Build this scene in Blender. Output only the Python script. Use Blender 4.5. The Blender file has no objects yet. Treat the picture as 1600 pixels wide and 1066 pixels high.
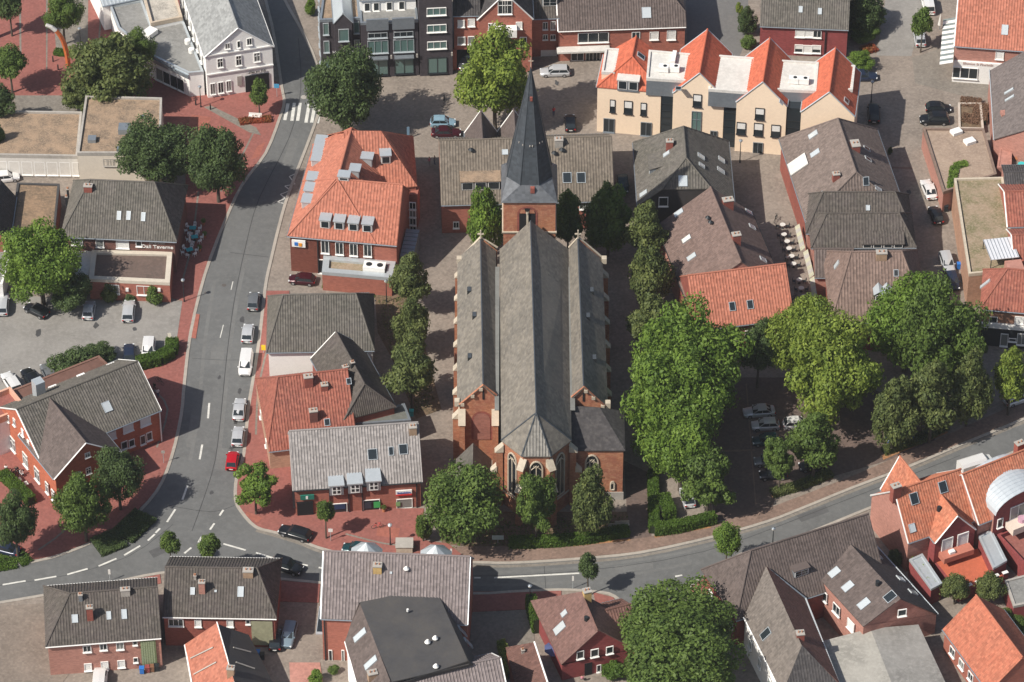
import bpy, bmesh, math, random
import numpy as np
from mathutils import Vector, Matrix
from mathutils.geometry import tessellate_polygon
random.seed(7)
RNG = np.random.default_rng(5)
scene = bpy.context.scene
COL = scene.collection
# ------------------------------------------------------------------ camera
TH = math.radians(41.0); ST, CT = math.sin(TH), math.cos(TH)
FPX = 6500.0                                  # focal length in pixels of a 1600 px wide frame
DIST = FPX / 10.9
CAMP = Vector((0, -DIST * CT, DIST * ST))
cd = bpy.data.cameras.new('camera'); cam = bpy.data.objects.new('camera', cd); COL.objects.link(cam)
cam.location = CAMP; cam.rotation_euler = (math.radians(90) - TH, 0, 0)
cd.sensor_width = 36; cd.lens = 36 * FPX / 1600; cd.clip_start = 5; cd.clip_end = 6000
scene.camera = cam
# ------------------------------------------------------------------ light
SUNV = Vector((-.81, -.51, 1.0)).normalized()
w = bpy.data.worlds.new('World'); scene.world = w; w.use_nodes = True
nt = w.node_tree; bg = nt.nodes['Background']
sky = nt.nodes.new('ShaderNodeTexSky'); sky.sky_type = 'NISHITA'; sky.sun_disc = False
sky.sun_elevation = math.asin(SUNV.z); sky.sun_rotation = math.atan2(SUNV.x, SUNV.y)
sky.air_density = 1.0; sky.dust_density = 2.0; sky.ozone_density = 1.0
nt.links.new(sky.outputs[0], bg.inputs[0]); bg.inputs[1].default_value = 0.075
sd = bpy.data.lights.new('sun', 'SUN'); so = bpy.data.objects.new('sun', sd); COL.objects.link(so)
sd.energy = 4.6; sd.angle = math.radians(.6); sd.color = (1, .93, .83)
so.rotation_euler = (-SUNV).to_track_quat('-Z', 'Y').to_euler(); so.location = (-80, -60, 120)
vs = scene.view_settings
vs.view_transform = 'Standard'; vs.look = 'None'; vs.gamma = 1; vs.exposure = 0.36; vs.use_curve_mapping = False
try:
    scene.cycles.max_bounces = 6; scene.cycles.diffuse_bounces = 3; scene.cycles.glossy_bounces = 2
    scene.cycles.transmission_bounces = 2; scene.cycles.transparent_max_bounces = 4
except Exception: pass

def G(px, py, z=0.0):
    """ground point seen at a photograph pixel, at height z"""
    d = Vector((px - 800, FPX * CT + (533 - py) * ST, -FPX * ST + (533 - py) * CT))
    t = (z - CAMP.z) / d.z
    return CAMP + d * t
def rayd(px, py):
    return Vector((px - 800, FPX * CT + (533 - py) * ST, -FPX * ST + (533 - py) * CT))

# ------------------------------------------------------------------ materials
MATS = {}
def mat(name, col, rough=.8, metal=0, kind='plain', col2=None, s=1.0, amt=.5, col3=None, bump=.3, spec=.3, pitch=.35):
    if name in MATS: return MATS[name]
    m = bpy.data.materials.new(name); m.use_nodes = True; MATS[name] = m
    t = m.node_tree; N = t.nodes; L = t.links; b = N['Principled BSDF']
    b.inputs['Roughness'].default_value = rough; b.inputs['Metallic'].default_value = metal
    b.inputs['Specular IOR Level'].default_value = spec
    c = (*col, 1); b.inputs['Base Color'].default_value = c
    m.diffuse_color = c
    if kind == 'flat': return m
    tc = N.new('ShaderNodeTexCoord')
    src = tc.outputs['UV'] if kind == 'tile' else tc.outputs['Object']
    def noise(scale, detail=4, r=.6, vec=None):
        n = N.new('ShaderNodeTexNoise'); n.inputs['Scale'].default_value = scale
        n.inputs['Detail'].default_value = detail; n.inputs['Roughness'].default_value = r
        L.new(vec or tc.outputs['Object'], n.inputs['Vector']); return n.outputs['Fac']
    def ramp(f, a, bb, x0=.35, x1=.65):
        r = N.new('ShaderNodeMapRange'); r.inputs[1].default_value = x0; r.inputs[2].default_value = x1
        r.inputs[3].default_value = a; r.inputs[4].default_value = bb; L.new(f, r.inputs[0]); return r.outputs[0]
    def mix(f, a, bb):
        x = N.new('ShaderNodeMix'); x.data_type = 'RGBA'
        if isinstance(f, float): x.inputs[0].default_value = f
        else: L.new(f, x.inputs[0])
        for i, v in ((6, a), (7, bb)):
            if isinstance(v, tuple): x.inputs[i].default_value = (*v[:3], 1)
            else: L.new(v, x.inputs[i])
        return x.outputs[2]
    c2 = col2 or tuple(x * .6 for x in col); c3 = col3 or tuple(min(1, x * 1.35) for x in col)
    big = ramp(noise(.22 * s, 5, .65), 0, 1, .38, .62)
    out = mix(big, col, tuple(col[i] * (1 - amt) + c2[i] * amt for i in range(3)))
    mid = ramp(noise(1.7 * s, 4, .7), 0, 1, .45, .75)
    out = mix(mid, out, tuple(col[i] * (1 - amt * .8) + c3[i] * amt * .8 for i in range(3)))
    # per-unit variation (bricks, tiles, cobbles)
    vm = N.new('ShaderNodeVectorMath'); vm.operation = 'DIVIDE'; L.new(src, vm.inputs[0])
    vm.inputs[1].default_value = (pitch, .36, 1) if kind == 'tile' else (.42, .42, .16) if kind == 'brick' else (.3, .3, .3)
    fl = N.new('ShaderNodeVectorMath'); fl.operation = 'FLOOR'; L.new(vm.outputs[0], fl.inputs[0])
    wn = N.new('ShaderNodeTexWhiteNoise'); L.new(fl.outputs[0], wn.inputs['Vector'])
    k = {'tile': .55, 'brick': .35, 'cobble': .3}.get(kind, .08)
    rr = ramp(wn.outputs['Value'], 1 - .38 * k, 1 + .30 * k, 0, 1)
    sc = N.new('ShaderNodeVectorMath'); sc.operation = 'SCALE'; L.new(out, sc.inputs[0]); L.new(rr, sc.inputs['Scale'])
    out = sc.outputs[0]
    if kind == 'tile':                         # lichen specks and weather streaks
        sp = ramp(noise(3.5, 6, .8), 0, .4, .62, .74)
        out = mix(sp, out, tuple(min(1, x * 1.5 + .03) for x in c3))
        ws = N.new('ShaderNodeVectorMath'); ws.operation = 'MULTIPLY'; L.new(tc.outputs['UV'], ws.inputs[0]); ws.inputs[1].default_value = (1.6, .12, 1)
        st = ramp(noise(1.0, 4, .7, ws.outputs[0]), 0, .4, .5, .75)
        out = mix(st, out, c2)
    L.new(out, b.inputs['Base Color'])
    if bump:
        bp = N.new('ShaderNodeBump'); bp.inputs['Strength'].default_value = bump; bp.inputs['Distance'].default_value = .06
        L.new(noise(6 * s, 5, .75), bp.inputs['Height']); L.new(bp.outputs[0], b.inputs['Normal'])
    return m
def road_mat(name, col, patch):
    """asphalt: wheel-worn tone, patches, fine grain"""
    m = mat(name, col, .9, kind='plain', col2=tuple(x * .72 for x in col), s=.6, amt=.55, bump=.15)
    return m
brick = mat('brick_red', (.34, .125, .09), kind='brick', col2=(.26, .10, .078), amt=.4)
brick_dk = mat('brick_dark_red', (.27, .085, .065), kind='brick', amt=.5)
brick_pk = mat('brick_pale_red', (.40, .20, .16), kind='brick', amt=.3)
brick_or = mat('brick_church', (.40, .17, .09), kind='brick', col2=(.27, .10, .07), col3=(.50, .30, .19), amt=.7)
brick_bk = mat('brick_black', (.060, .052, .060), kind='brick', amt=.4)
brick_mar = mat('brick_maroon', (.25, .06, .06), kind='brick', amt=.4)
white = mat('white_render', (.86, .86, .84), amt=.15, bump=.05)
cream = mat('cream_render', (.82, .66, .50), amt=.10, bump=.05)
trimw = mat('white_trim', (.78, .78, .76), .5, amt=.08, bump=0)
stone = mat('sandstone', (.50, .44, .35), amt=.5)
concrete = mat('concrete', (.38, .36, .33), amt=.5)
kerbm = mat('kerb_stone', (.36, .33, .29), amt=.4)
zinc = mat('zinc_sheet', (.30, .34, .38), .42, .55, amt=.3, bump=.05)
zincl = mat('pale_metal_sheet', (.52, .57, .60), .4, .4, amt=.2, bump=.05)
darkm = mat('dark_metal', (.03, .035, .04), .5, .3, amt=.3, bump=0)
glass = mat('window_glass', (.02, .027, .032), .12, 0, 'flat', spec=.5)
glass_g = mat('green_glass', (.10, .17, .16), .1, 0, 'flat', spec=.9)
glass_l = mat('pale_skylight_glass', (.55, .60, .62), .12, .2, 'flat', spec=.9)
shut = mat('white_shutter', (.72, .72, .70), .6, amt=.1, bump=0)
t_or = mat('tile_orange', (.38, .145, .098), kind='tile', col2=(.34, .12, .075), col3=(.50, .22, .15), amt=.45)
t_or2 = mat('tile_orange_flat', (.47, .125, .07), kind='tile', col2=(.44, .10, .055), col3=(.54, .15, .08), amt=.25)
t_red = mat('tile_red', (.27, .092, .065), kind='tile', col2=(.20, .075, .06), col3=(.38, .165, .115), amt=.7)
t_rb = mat('tile_red_brown', (.15, .08, .066), kind='tile', amt=.5)
t_br = mat('tile_brown', (.115, .092, .085), kind='tile', amt=.5)
t_dk = mat('tile_dark', (.062, .058, .060), kind='tile', amt=.5, col3=(.14, .13, .12))
t_dm = mat('tile_dark_mossy', (.088, .075, .070), kind='tile', col2=(.065, .06, .05), col3=(.15, .135, .115), amt=.7)
t_gy = mat('tile_grey_mossy', (.115, .106, .096), kind='tile', col2=(.08, .078, .065), col3=(.185, .17, .145), amt=.7)
t_tan = mat('tile_tan', (.16, .135, .11), kind='tile', col2=(.115, .10, .08), col3=(.22, .19, .155), amt=.6)
t_pk = mat('tile_pale_mauve', (.21, .18, .178), kind='tile', amt=.3)
t_gl = mat('tile_pale_grey', (.28, .262, .255), kind='tile', amt=.3)
t_sl = mat('slate_church', (.185, .169, .145), kind='tile', col2=(.135, .126, .112), col3=(.245, .22, .18), amt=.9, pitch=.5)
t_sp = mat('slate_spire', (.052, .062, .074), .6, kind='tile', amt=.3, pitch=.5)
t_sk = mat('slate_skirt', (.115, .125, .14), .55, kind='tile', amt=.3, pitch=.5)
t_wh = mat('slate_pale', (.27, .28, .28), kind='tile', amt=.4, pitch=.5)
moss = mat('moss_roof', (.33, .235, .16), col2=(.17, .13, .095), col3=(.46, .35, .25), amt=1.0, s=2.6, bump=1)
moss2 = mat('moss_roof_green', (.31, .235, .165), col2=(.16, .15, .075), col3=(.42, .34, .26), amt=1.0, s=1.9, bump=1)
felt = mat('roof_felt_dark', (.055, .055, .058), .8, col2=(.085, .08, .075), amt=.8)
felt_l = mat('roof_felt_grey', (.24, .24, .23), col2=(.16, .16, .155), amt=.8)
felt_w = mat('roof_membrane_pale', (.60, .59, .56), col2=(.47, .46, .43), amt=.5)
felt_b = mat('roof_felt_brown', (.14, .10, .085), col2=(.09, .07, .06), amt=.7)
asph = road_mat('asphalt', (.132, .136, .136), 0)
asph_l = mat('asphalt_pale', (.25, .24, .225), .9, col2=(.19, .182, .17), col3=(.30, .29, .27), amt=.8, s=1.0, bump=.15)
asph_m = mat('asphalt_patch', (.150, .148, .145), .9, col2=(.12, .12, .12), amt=.5, bump=.15)
cobble = mat('cobble', (.245, .21, .18), .9, kind='cobble', col2=(.17, .145, .125), col3=(.31, .27, .23), amt=.8, bump=.3)
cob_d = mat('cobble_dark', (.135, .098, .085), .9, kind='cobble', col2=(.095, .075, .065), amt=.8, bump=.4)
pav_r = mat('paver_red', (.27, .10, .083), .88, kind='cobble', col2=(.215, .088, .075), col3=(.32, .135, .112), amt=.6, bump=.25)
pav_g = mat('paver_grey', (.21, .19, .165), .88, kind='cobble', amt=.5)
soil = mat('soil', (.15, .105, .07), .95, col2=(.09, .07, .045), col3=(.27, .18, .11), amt=1.0, s=2)
leafl = mat('leaf_litter', (.36, .18, .08), .95, col2=(.2, .12, .07), amt=1.0, s=3)
grass = mat('grass_blades', (.07, .15, .02), .9, amt=.6, s=2)
paint = mat('road_paint', (.62, .62, .58), .7, col2=(.38, .38, .36), amt=.6, s=4, bump=0)
bark = mat('bark', (.09, .075, .06), .9, amt=.5)
rubber = mat('rubber', (.018, .018, .02), .8, kind='flat')
alloy = mat('alloy_rim', (.45, .46, .48), .35, .7, kind='flat')
lampw = mat('headlight_lens', (.75, .78, .8), .15, kind='flat', spec=.8)
lampr = mat('tail_light_lens', (.5, .015, .015), .2, kind='flat', spec=.8)
plate = mat('number_plate', (.75, .75, .72), .5, kind='flat')
blue = mat('blue_plastic', (.03, .16, .50), .45, kind='flat')
greenp = mat('green_sign', (.02, .16, .12), .5, kind='flat')
greenb = mat('bright_green_poster', (.05, .35, .10), .5, kind='flat')
redp = mat('red_paint', (.6, .03, .03), .5, kind='flat')
orange = mat('rust_steel', (.50, .13, .04), .65, amt=.5, s=2)
yellow = mat('yellow_paint', (.75, .55, .03), .5, kind='flat')
turq = mat('turquoise_cloth', (.05, .45, .48), .8, kind='flat')
blued = mat('parasol_blue', (.07, .09, .20), .85, amt=.3)
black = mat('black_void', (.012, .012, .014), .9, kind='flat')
skin = mat('skin', (.45, .26, .18), .6, kind='flat')

def leafmat(name, c, c2, trans=.35):
    m = bpy.data.materials.new(name); m.use_nodes = True; MATS[name] = m
    t = m.node_tree; N = t.nodes; L = t.links; b = N['Principled BSDF']
    g = N.new('ShaderNodeNewGeometry'); tc = N.new('ShaderNodeTexCoord')
    n = N.new('ShaderNodeTexNoise'); n.inputs['Scale'].default_value = .55; n.inputs['Detail'].default_value = 3
    L.new(tc.outputs['Object'], n.inputs['Vector'])
    r = N.new('ShaderNodeMapRange'); r.inputs[1].default_value = .38; r.inputs[2].default_value = .62; L.new(n.outputs['Fac'], r.inputs[0])
    ad = N.new('ShaderNodeMath'); ad.operation = 'MULTIPLY_ADD'; ad.inputs[1].default_value = .55
    L.new(g.outputs['Random Per Island'], ad.inputs[0])
    h = N.new('ShaderNodeMath'); h.operation = 'MULTIPLY'; h.inputs[1].default_value = .45; L.new(r.outputs[0], h.inputs[0]); L.new(h.outputs[0], ad.inputs[2])
    x = N.new('ShaderNodeMix'); x.data_type = 'RGBA'; x.inputs[6].default_value = (*c2, 1); x.inputs[7].default_value = (*c, 1); L.new(ad.outputs[0], x.inputs[0])
    L.new(x.outputs[2], b.inputs['Base Color']); b.inputs['Roughness'].default_value = .55; b.inputs['Specular IOR Level'].default_value = .25
    tr = N.new('ShaderNodeBsdfTranslucent'); L.new(x.outputs[2], tr.inputs['Color'])
    mx = N.new('ShaderNodeMixShader'); mx.inputs[0].default_value = trans
    L.new(b.outputs[0], mx.inputs[1]); L.new(tr.outputs[0], mx.inputs[2]); L.new(mx.outputs[0], N['Material Output'].inputs['Surface'])
    return m
lf_mid = leafmat('leaf_mid', (.17, .25, .055), (.07, .12, .03), .4)
lf_dark = leafmat('leaf_dark', (.115, .17, .055), (.055, .09, .036), .35)
lf_bri = leafmat('leaf_bright', (.22, .33, .055), (.09, .165, .03), .42)
lf_yel = leafmat('leaf_yellow', (.32, .40, .07), (.12, .185, .035), .42)
lf_olv = leafmat('leaf_olive', (.20, .235, .075), (.08, .115, .04), .4)
lf_red = leafmat('leaf_flower', (.45, .08, .05), (.15, .12, .03))
lf_hed = leafmat('leaf_hedge', (.11, .19, .025), (.05, .10, .015))

# ------------------------------------------------------------------ object helpers
def link(name, data, parent=None, M=None, mats=None):
    o = bpy.data.objects.new(name, data); COL.objects.link(o)
    if parent: o.parent = parent
    if M is not None: o.matrix_basis = M
    return o
def tagit(o, label=None, cat=None, group=None, kind=None):
    if label: o['label'] = label
    if cat: o['category'] = cat
    if group: o['group'] = group
    if kind: o['kind'] = kind
    return o
def empty(name, loc, rz=0):
    o = bpy.data.objects.new(name, None); COL.objects.link(o); o.location = loc; o.rotation_euler = (0, 0, rz); o.empty_display_size = .5
    return o
class MB:
    """collects faces with a material index, builds one mesh"""
    def __init__(s): s.v = []; s.f = []; s.m = []; s.mats = []; s.uv = {}
    def mi(s, m):
        if m not in s.mats: s.mats.append(m)
        return s.mats.index(m)
    def poly(s, pts, m, uv=None):
        i = len(s.v); s.v += [tuple(p) for p in pts]; s.f.append(tuple(range(i, i + len(pts)))); s.m.append(s.mi(m))
        if uv: s.uv[len(s.f) - 1] = uv
    def face(s, idx, m): s.f.append(tuple(idx)); s.m.append(s.mi(m))
    def box(s, x0, y0, z0, x1, y1, z1, m, top=None):
        i = len(s.v); s.v += [(x0, y0, z0), (x1, y0, z0), (x1, y1, z0), (x0, y1, z0), (x0, y0, z1), (x1, y0, z1), (x1, y1, z1), (x0, y1, z1)]
        k = s.mi(m); kt = s.mi(top) if top else k
        for q in ((0, 3, 2, 1), (0, 1, 5, 4), (1, 2, 6, 5), (2, 3, 7, 6), (3, 0, 4, 7)): s.f.append(tuple(i + j for j in q)); s.m.append(k)
        s.f.append((i + 4, i + 5, i + 6, i + 7)); s.m.append(kt)
    def prism(s, pts, z0, z1, m, top=None):
        """vertical prism over a 2D polygon"""
        a = sum(pts[i][0] * pts[(i + 1) % len(pts)][1] - pts[(i + 1) % len(pts)][0] * pts[i][1] for i in range(len(pts)))
        if a < 0: pts = pts[::-1]
        n = len(pts); i = len(s.v); s.v += [(p[0], p[1], z0) for p in pts] + [(p[0], p[1], z1) for p in pts]
        k = s.mi(m); kt = s.mi(top) if top else k
        for j in range(n): s.f.append((i + j, i + (j + 1) % n, i + n + (j + 1) % n, i + n + j)); s.m.append(k)
        s.f.append(tuple(i + n + j for j in range(n))); s.m.append(kt)
        s.f.append(tuple(i + j for j in reversed(range(n)))); s.m.append(k)
    def cyl(s, p, r0, r1, z0, z1, m, n=10, cap=True):
        i = len(s.v); k = s.mi(m)
        for z, r in ((z0, r0), (z1, r1)):
            for j in range(n): a = 2 * math.pi * j / n; s.v.append((p[0] + r * math.cos(a), p[1] + r * math.sin(a), z))
        for j in range(n): s.f.append((i + j, i + (j + 1) % n, i + n + (j + 1) % n, i + n + j)); s.m.append(k)
        if cap: s.f.append(tuple(i + n + j for j in range(n))); s.m.append(k)
    def tube(s, pts, r, m, n=6):
        k = s.mi(m); base = len(s.v); P = [Vector(p) for p in pts]
        rs = r if isinstance(r, (list, tuple)) else [r] * len(P)
        for a, p in enumerate(P):
            d = (P[min(a + 1, len(P) - 1)] - P[max(a - 1, 0)]).normalized()
            x = d.cross(Vector((.3, .1, 1)) if abs(d.z) < .9 else Vector((1, 0, 0))).normalized(); y = d.cross(x)
            for j in range(n):
                t = 2 * math.pi * j / n; s.v.append(tuple(p + (x * math.cos(t) + y * math.sin(t)) * rs[a]))
        for a in range(len(P) - 1):
            for j in range(n):
                q = base + a * n; s.f.append((q + j, q + (j + 1) % n, q + n + (j + 1) % n, q + n + j)); s.m.append(k)
        s.f.append(tuple(base + (len(P) - 1) * n + j for j in range(n))); s.m.append(k)
        s.f.append(tuple(base + j for j in reversed(range(n)))); s.m.append(k)
    def mesh(s, name, smooth=False):
        me = bpy.data.meshes.new(name); me.from_pydata(s.v, [], s.f)
        for m in s.mats: me.materials.append(m)
        me.polygons.foreach_set('material_index', s.m)
        if s.uv:
            ul = me.uv_layers.new(name='UVMap').data
            for fi, uv in s.uv.items():
                for li, q in zip(me.polygons[fi].loop_indices, uv): ul[li].uv = q
        if smooth: me.polygons.foreach_set('use_smooth', [True] * len(s.f))
        me.update(); return me
    def build(s, name, parent=None, M=None, smooth=False): return link(name, s.mesh(name, smooth), parent, M)

def roof_poly(mb, pts, m, th=.16, rib=.4, rh=.07, rw=.55, rm=None):
    """one roof plane: slab with real tile rows (ribs) running up the slope"""
    P = [Vector(p) for p in pts]
    n = Vector((0, 0, 0))
    for i in range(len(P)): n += P[i].cross(P[(i + 1) % len(P)])
    n.normalize()
    if n.z < 0: n = -n; P = P[::-1]
    e = Vector((-n.y, n.x, 0)) if abs(n.z) < .9995 else Vector((1, 0, 0)); e.normalize(); d = n.cross(e)
    if d.z < 0: e = -e; d = -d
    o = P[0]
    q = [((p - o).dot(e), (p - o).dot(d)) for p in P]
    mb.poly(P, m, [(p.dot(e), p.dot(d)) for p in P])
    low = [p - Vector((0, 0, th)) for p in P]; mb.poly(low[::-1], m)
    for i in range(len(P)):
        j = (i + 1) % len(P); mb.poly([P[j], P[i], low[i], low[j]], m)
    if rib:
        x0 = min(a for a, b in q); x1 = max(a for a, b in q); t = x0 + rib * .5; off = random.random() * .1
        while t < x1 - .02:
            ys = []
            for i in range(len(q)):
                (ax, ay), (bx, by) = q[i], q[(i + 1) % len(q)]
                if (ax - t) * (bx - t) < 0: ys.append(ay + (by - ay) * (t - ax) / (bx - ax))
            ys.sort()
            for k in range(0, len(ys) - 1, 2):
                y0, y1 = ys[k] + .02, ys[k + 1] - .05
                if y1 - y0 < .3: continue
                hw = rib * rw / 2
                A = [o + e * (t - hw) + d * y0, o + e * t + d * y0 + n * rh, o + e * (t + hw) + d * y0]
                Bq = [o + e * (t - hw) + d * y1, o + e * t + d * y1 + n * rh, o + e * (t + hw) + d * y1]
                uv = lambda L_: [(p.dot(e), p.dot(d)) for p in L_]
                f1 = [A[0], A[1], Bq[1], Bq[0]]; f2 = [A[1], A[2], Bq[2], Bq[1]]
                mb.poly(f1, rm or m, uv(f1)); mb.poly(f2, rm or m, uv(f2)); mb.poly([A[0], A[2], A[1]], m); 
            t += rib
    return P, n, e, d

WCACHE = {}; WR = random.Random(3); curtain = mat('glass_with_curtain', (.20, .21, .20), .2, kind='flat', spec=.5)
def win_mesh(w, h, st, fm, gm):
    w = round(w, 1); h = round(h, 1); key = (w, h, st, fm.name, gm.name)
    if key in WCACHE: return WCACHE[key]
    f = MB(); b = .09 if w > .8 else .07; d = .12
    f.box(-w / 2, -d, 0, -w / 2 + b, .02, h, fm); f.box(w / 2 - b, -d, 0, w / 2, .02, h, fm)
    f.box(-w / 2 + b, -d, h - b, w / 2 - b, .02, h, fm); f.box(-w / 2 + b, -d, 0, w / 2 - b, .02, b, fm)
    f.box(-w / 2 - .06, -d - .16, -.09, w / 2 + .06, .02, -.002, fm)
    if '2' in st or 'x' in st: f.box(-.035, -d + .01, b, .035, .02, h - b, fm)
    if '3' in st:
        for q in (-w / 6, w / 6): f.box(q - .035, -d + .01, b, q + .035, .02, h - b, fm)
    if '4' in st:
        for q in (-w / 4, 0, w / 4): f.box(q - .03, -d + .01, b, q + .03, .02, h - b, fm)
    if 'x' in st: f.box(-w / 2 + b, -d + .013, h * .62, w / 2 - b, .018, h * .62 + .06, fm)
    p = MB()
    if 's' in st:
        p.box(-w / 2 + b, -.05, b, w / 2 - b, .01, h - b, shut)
        z = b + .12
        while z < h - b: p.box(-w / 2 + b, -.062, z, w / 2 - b, -.052, z + .07, shut); z += .12
    elif 'h' in st:
        p.box(-w / 2 + b, -.04, b, w / 2 - b, .01, h * .45, gm); p.box(-w / 2 + b, -.07, h * .45, w / 2 - b, .01, h - b, shut)
    else: p.box(-w / 2 + b, -.04, b, w / 2 - b, .01, h - b, gm)
    r = (f.mesh('window'), p.mesh('pane')); WCACHE[key] = r; return r

class B:
    def __init__(s, name, label, p1, p2, z, wall=brick, roof=t_dk, cat='house', group=None, trim=trimw):
        a, b = G(*p1, z), G(*p2, z); s.o = Vector((a.x, a.y, 0)); s.ang = math.atan2(b.y - a.y, b.x - a.x)
        s.W = math.hypot(b.x - a.x, b.y - a.y); s.ca, s.sa = math.cos(s.ang), math.sin(s.ang)
        s.root = empty(name, s.o, s.ang); tagit(s.root, label, cat, group)
        s.wall, s.roof, s.trim = wall, roof, trim; s.planes = []
    def toloc(s, p): q = p - s.o; return Vector((q.x * s.ca + q.y * s.sa, -q.x * s.sa + q.y * s.ca, p.z))
    def L(s, px, py, z): return s.toloc(G(px, py, z))
    def ray(s, px, py):
        d = rayd(px, py); o = s.toloc(CAMP); return o, Vector((d.x * s.ca + d.y * s.sa, -d.x * s.sa + d.y * s.ca, d.z))
    def onF(s, px, py, v): o, d = s.ray(px, py); t = (v - o.y) / d.y; p = o + d * t; return p.x, p.z
    def onL(s, px, py, u): o, d = s.ray(px, py); t = (u - o.x) / d.x; p = o + d * t; return p.y, p.z
    def hit(s, px, py):
        o, d = s.ray(px, py); best = None
        for P, n in s.planes:
            den = d.dot(n)
            if abs(den) < 1e-6: continue
            t = (P[0] - o).dot(n) / den; h = o + d * t; ok = True; sg = 0
            if t < 0: continue
            for i in range(len(P)):
                c = (P[(i + 1) % len(P)] - P[i]).cross(h - P[i]).dot(n)
                if abs(c) < 1e-6: continue
                if sg == 0: sg = c
                elif sg * c < 0: ok = False; break
            if ok and (best is None or t < best[0]): best = (t, h, n)
        if best is None:
            if not s.planes: return None
            o2 = []
            for P, n in s.planes:
                den = d.dot(n)
                if abs(den) < 1e-6: continue
                t = (P[0] - o).dot(n) / den; h = o + d * t; c = sum(P, Vector()) / len(P); o2.append(((h - c).length, h, n))
            o2.sort(key=lambda q: q[0]); return o2[0][1], o2[0][2]
        return best[1], best[2]
    def wing(s, u0, v0, u1, v1, h, hr, ax='x', ha=(0, 0), hb=(0, 0), rp=.5, ov=.3, wall=None, roof=None, rib=.4, verge=None, zb=-.2, rh=.07, cap=True, gut=True, gov=.12):
        wall = wall or s.wall; roof = roof or s.roof
        if ax == 'x': A0, A1, C0, C1 = u0, u1, v0, v1; mp = lambda a, c, z: Vector((a, c, z))
        else: A0, A1, C0, C1 = v0, v1, u0, u1; mp = lambda a, c, z: Vector((c, a, z))
        Cr = C0 + (C1 - C0) * rp; R = hr - h
        (ia, ka), (ib, kb) = ha, hb
        zr = h + R
        def endpts(A, ins, k):                     # points of one ridge end: front-low, back-low
            return mp(A, C0 + (Cr - C0) * k, h + R * k), mp(A, C1 - (C1 - Cr) * k, h + R * k)
        fr = [mp(A0, C0, h), mp(A1, C0, h)]; bk = [mp(A0, C1, h), mp(A1, C1, h)]
        ra = mp(A0 + ia, Cr, zr); rb = mp(A1 - ib, Cr, zr)
        F = [fr[0], fr[1]]; K = [bk[0], bk[1]]; faces = []
        if ib: p, q = endpts(A1, ib, kb); F += [p] if kb else []; K += [q] if kb else []; faces.append([p, q, rb])
        F.append(rb); K.append(rb)
        if ia:
            p, q = endpts(A0, ia, ka); F.append(ra); K.append(ra); F += [p] if ka else []; K += [q] if ka else []; faces.append([p, q, ra])
        else: F.append(ra); K.append(ra)
        faces += [F, K]
        mb = MB()
        for f in faces:
            P, n, e, d = roof_poly(mb, f, roof, rib=rib, rh=rh); s.planes.append((P, n))
        mb.build('roof', s.root)
        # ridge and hip caps, verges, gutters
        if cap:
            c = MB(); 
            segs = [(ra, rb)]
            if ia: segs += [(ra, endpts(A0, ia, ka)[0]), (ra, endpts(A0, ia, ka)[1])]
            if ib: segs += [(rb, endpts(A1, ib, kb)[0]), (rb, endpts(A1, ib, kb)[1])]
            for a, b in segs: c.tube([a + Vector((0, 0, .04)), b + Vector((0, 0, .04))], .13, roof, 6)
            c.build('ridge_tiles', s.root)
        if verge:
            for A, ins in ((A0, ia), (A1, ib)):
                if ins: continue
                c = MB(); c.tube([mp(A, C0, h - .05), mp(A, Cr, zr - .05), mp(A, C1, h - .05)], .12, verge, 4); c.build('verge_board', s.root)
        if gut:
            for Cx, sg in ((C0, -1), (C1, 1)): c = MB(); c.tube([mp(A0, Cx + sg * .06, h - .1), mp(A1, Cx + sg * .06, h - .1)], .09, gut if gut is not True else zinc, 6); c.build('gutter', s.root)
        # walls
        wm = MB(); oa = (gov if not ia or ka else ov); ob = (gov if not ib or kb else ov)
        a0, a1, c0, c1 = A0 + oa, A1 - ob, C0 + ov, C1 - ov
        zf = h + R * ov / (Cr - C0) - .14; zk = h + R * ov / (C1 - Cr) - .14
        wm.poly([mp(a0, c0, zb), mp(a1, c0, zb), mp(a1, c0, zf), mp(a0, c0, zf)], wall)
        wm.poly([mp(a0, c1, zb), mp(a1, c1, zb), mp(a1, c1, zk), mp(a0, c1, zk)], wall)
        for a, ins, k in ((a0, ia, ka), (a1, ib, kb)):
            pts = [mp(a, c0, zb), mp(a, c0, zf)]
            if not ins: pts += [mp(a, Cr, zr - .16)]
            elif k: pts += [mp(a, C0 + (Cr - C0) * k, h + R * k - .16), mp(a, C1 - (C1 - Cr) * k, h + R * k - .16)]
            pts += [mp(a, c1, zk), mp(a, c1, zb)]
            wm.poly(pts, wall)
        wm.build('wall', s.root)
        s.last = (A0, A1, C0, C1)
        return s
    def full(s, D, h, hr, **k): return s.wing(0, 0, s.W, D, h, hr, **k)
    def flat(s, pts, z, roof=felt, wall=None, par=.3, pm=None, zb=-.2, pw=.3, name='roof'):
        """flat roof over a local polygon with parapet"""
        wall = wall or s.wall; pm = pm or s.trim
        pts = [(p[0], p[1]) for p in pts]
        a = sum(pts[i][0] * pts[(i + 1) % len(pts)][1] - pts[(i + 1) % len(pts)][0] * pts[i][1] for i in range(len(pts)))
        if a < 0: pts = pts[::-1]
        wm = MB(); n = len(pts)
        for i in range(n): p, q = pts[i], pts[(i + 1) % n]; wm.poly([(*p, zb), (*q, zb), (*q, z), (*p, z)], wall)
        wm.build('wall', s.root)
        r = MB(); r.poly([(*p, z - .02) for p in pts], roof); r.build(name, s.root)
        s.planes.append(([Vector((*p, z)) for p in pts], Vector((0, 0, 1))))
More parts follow.
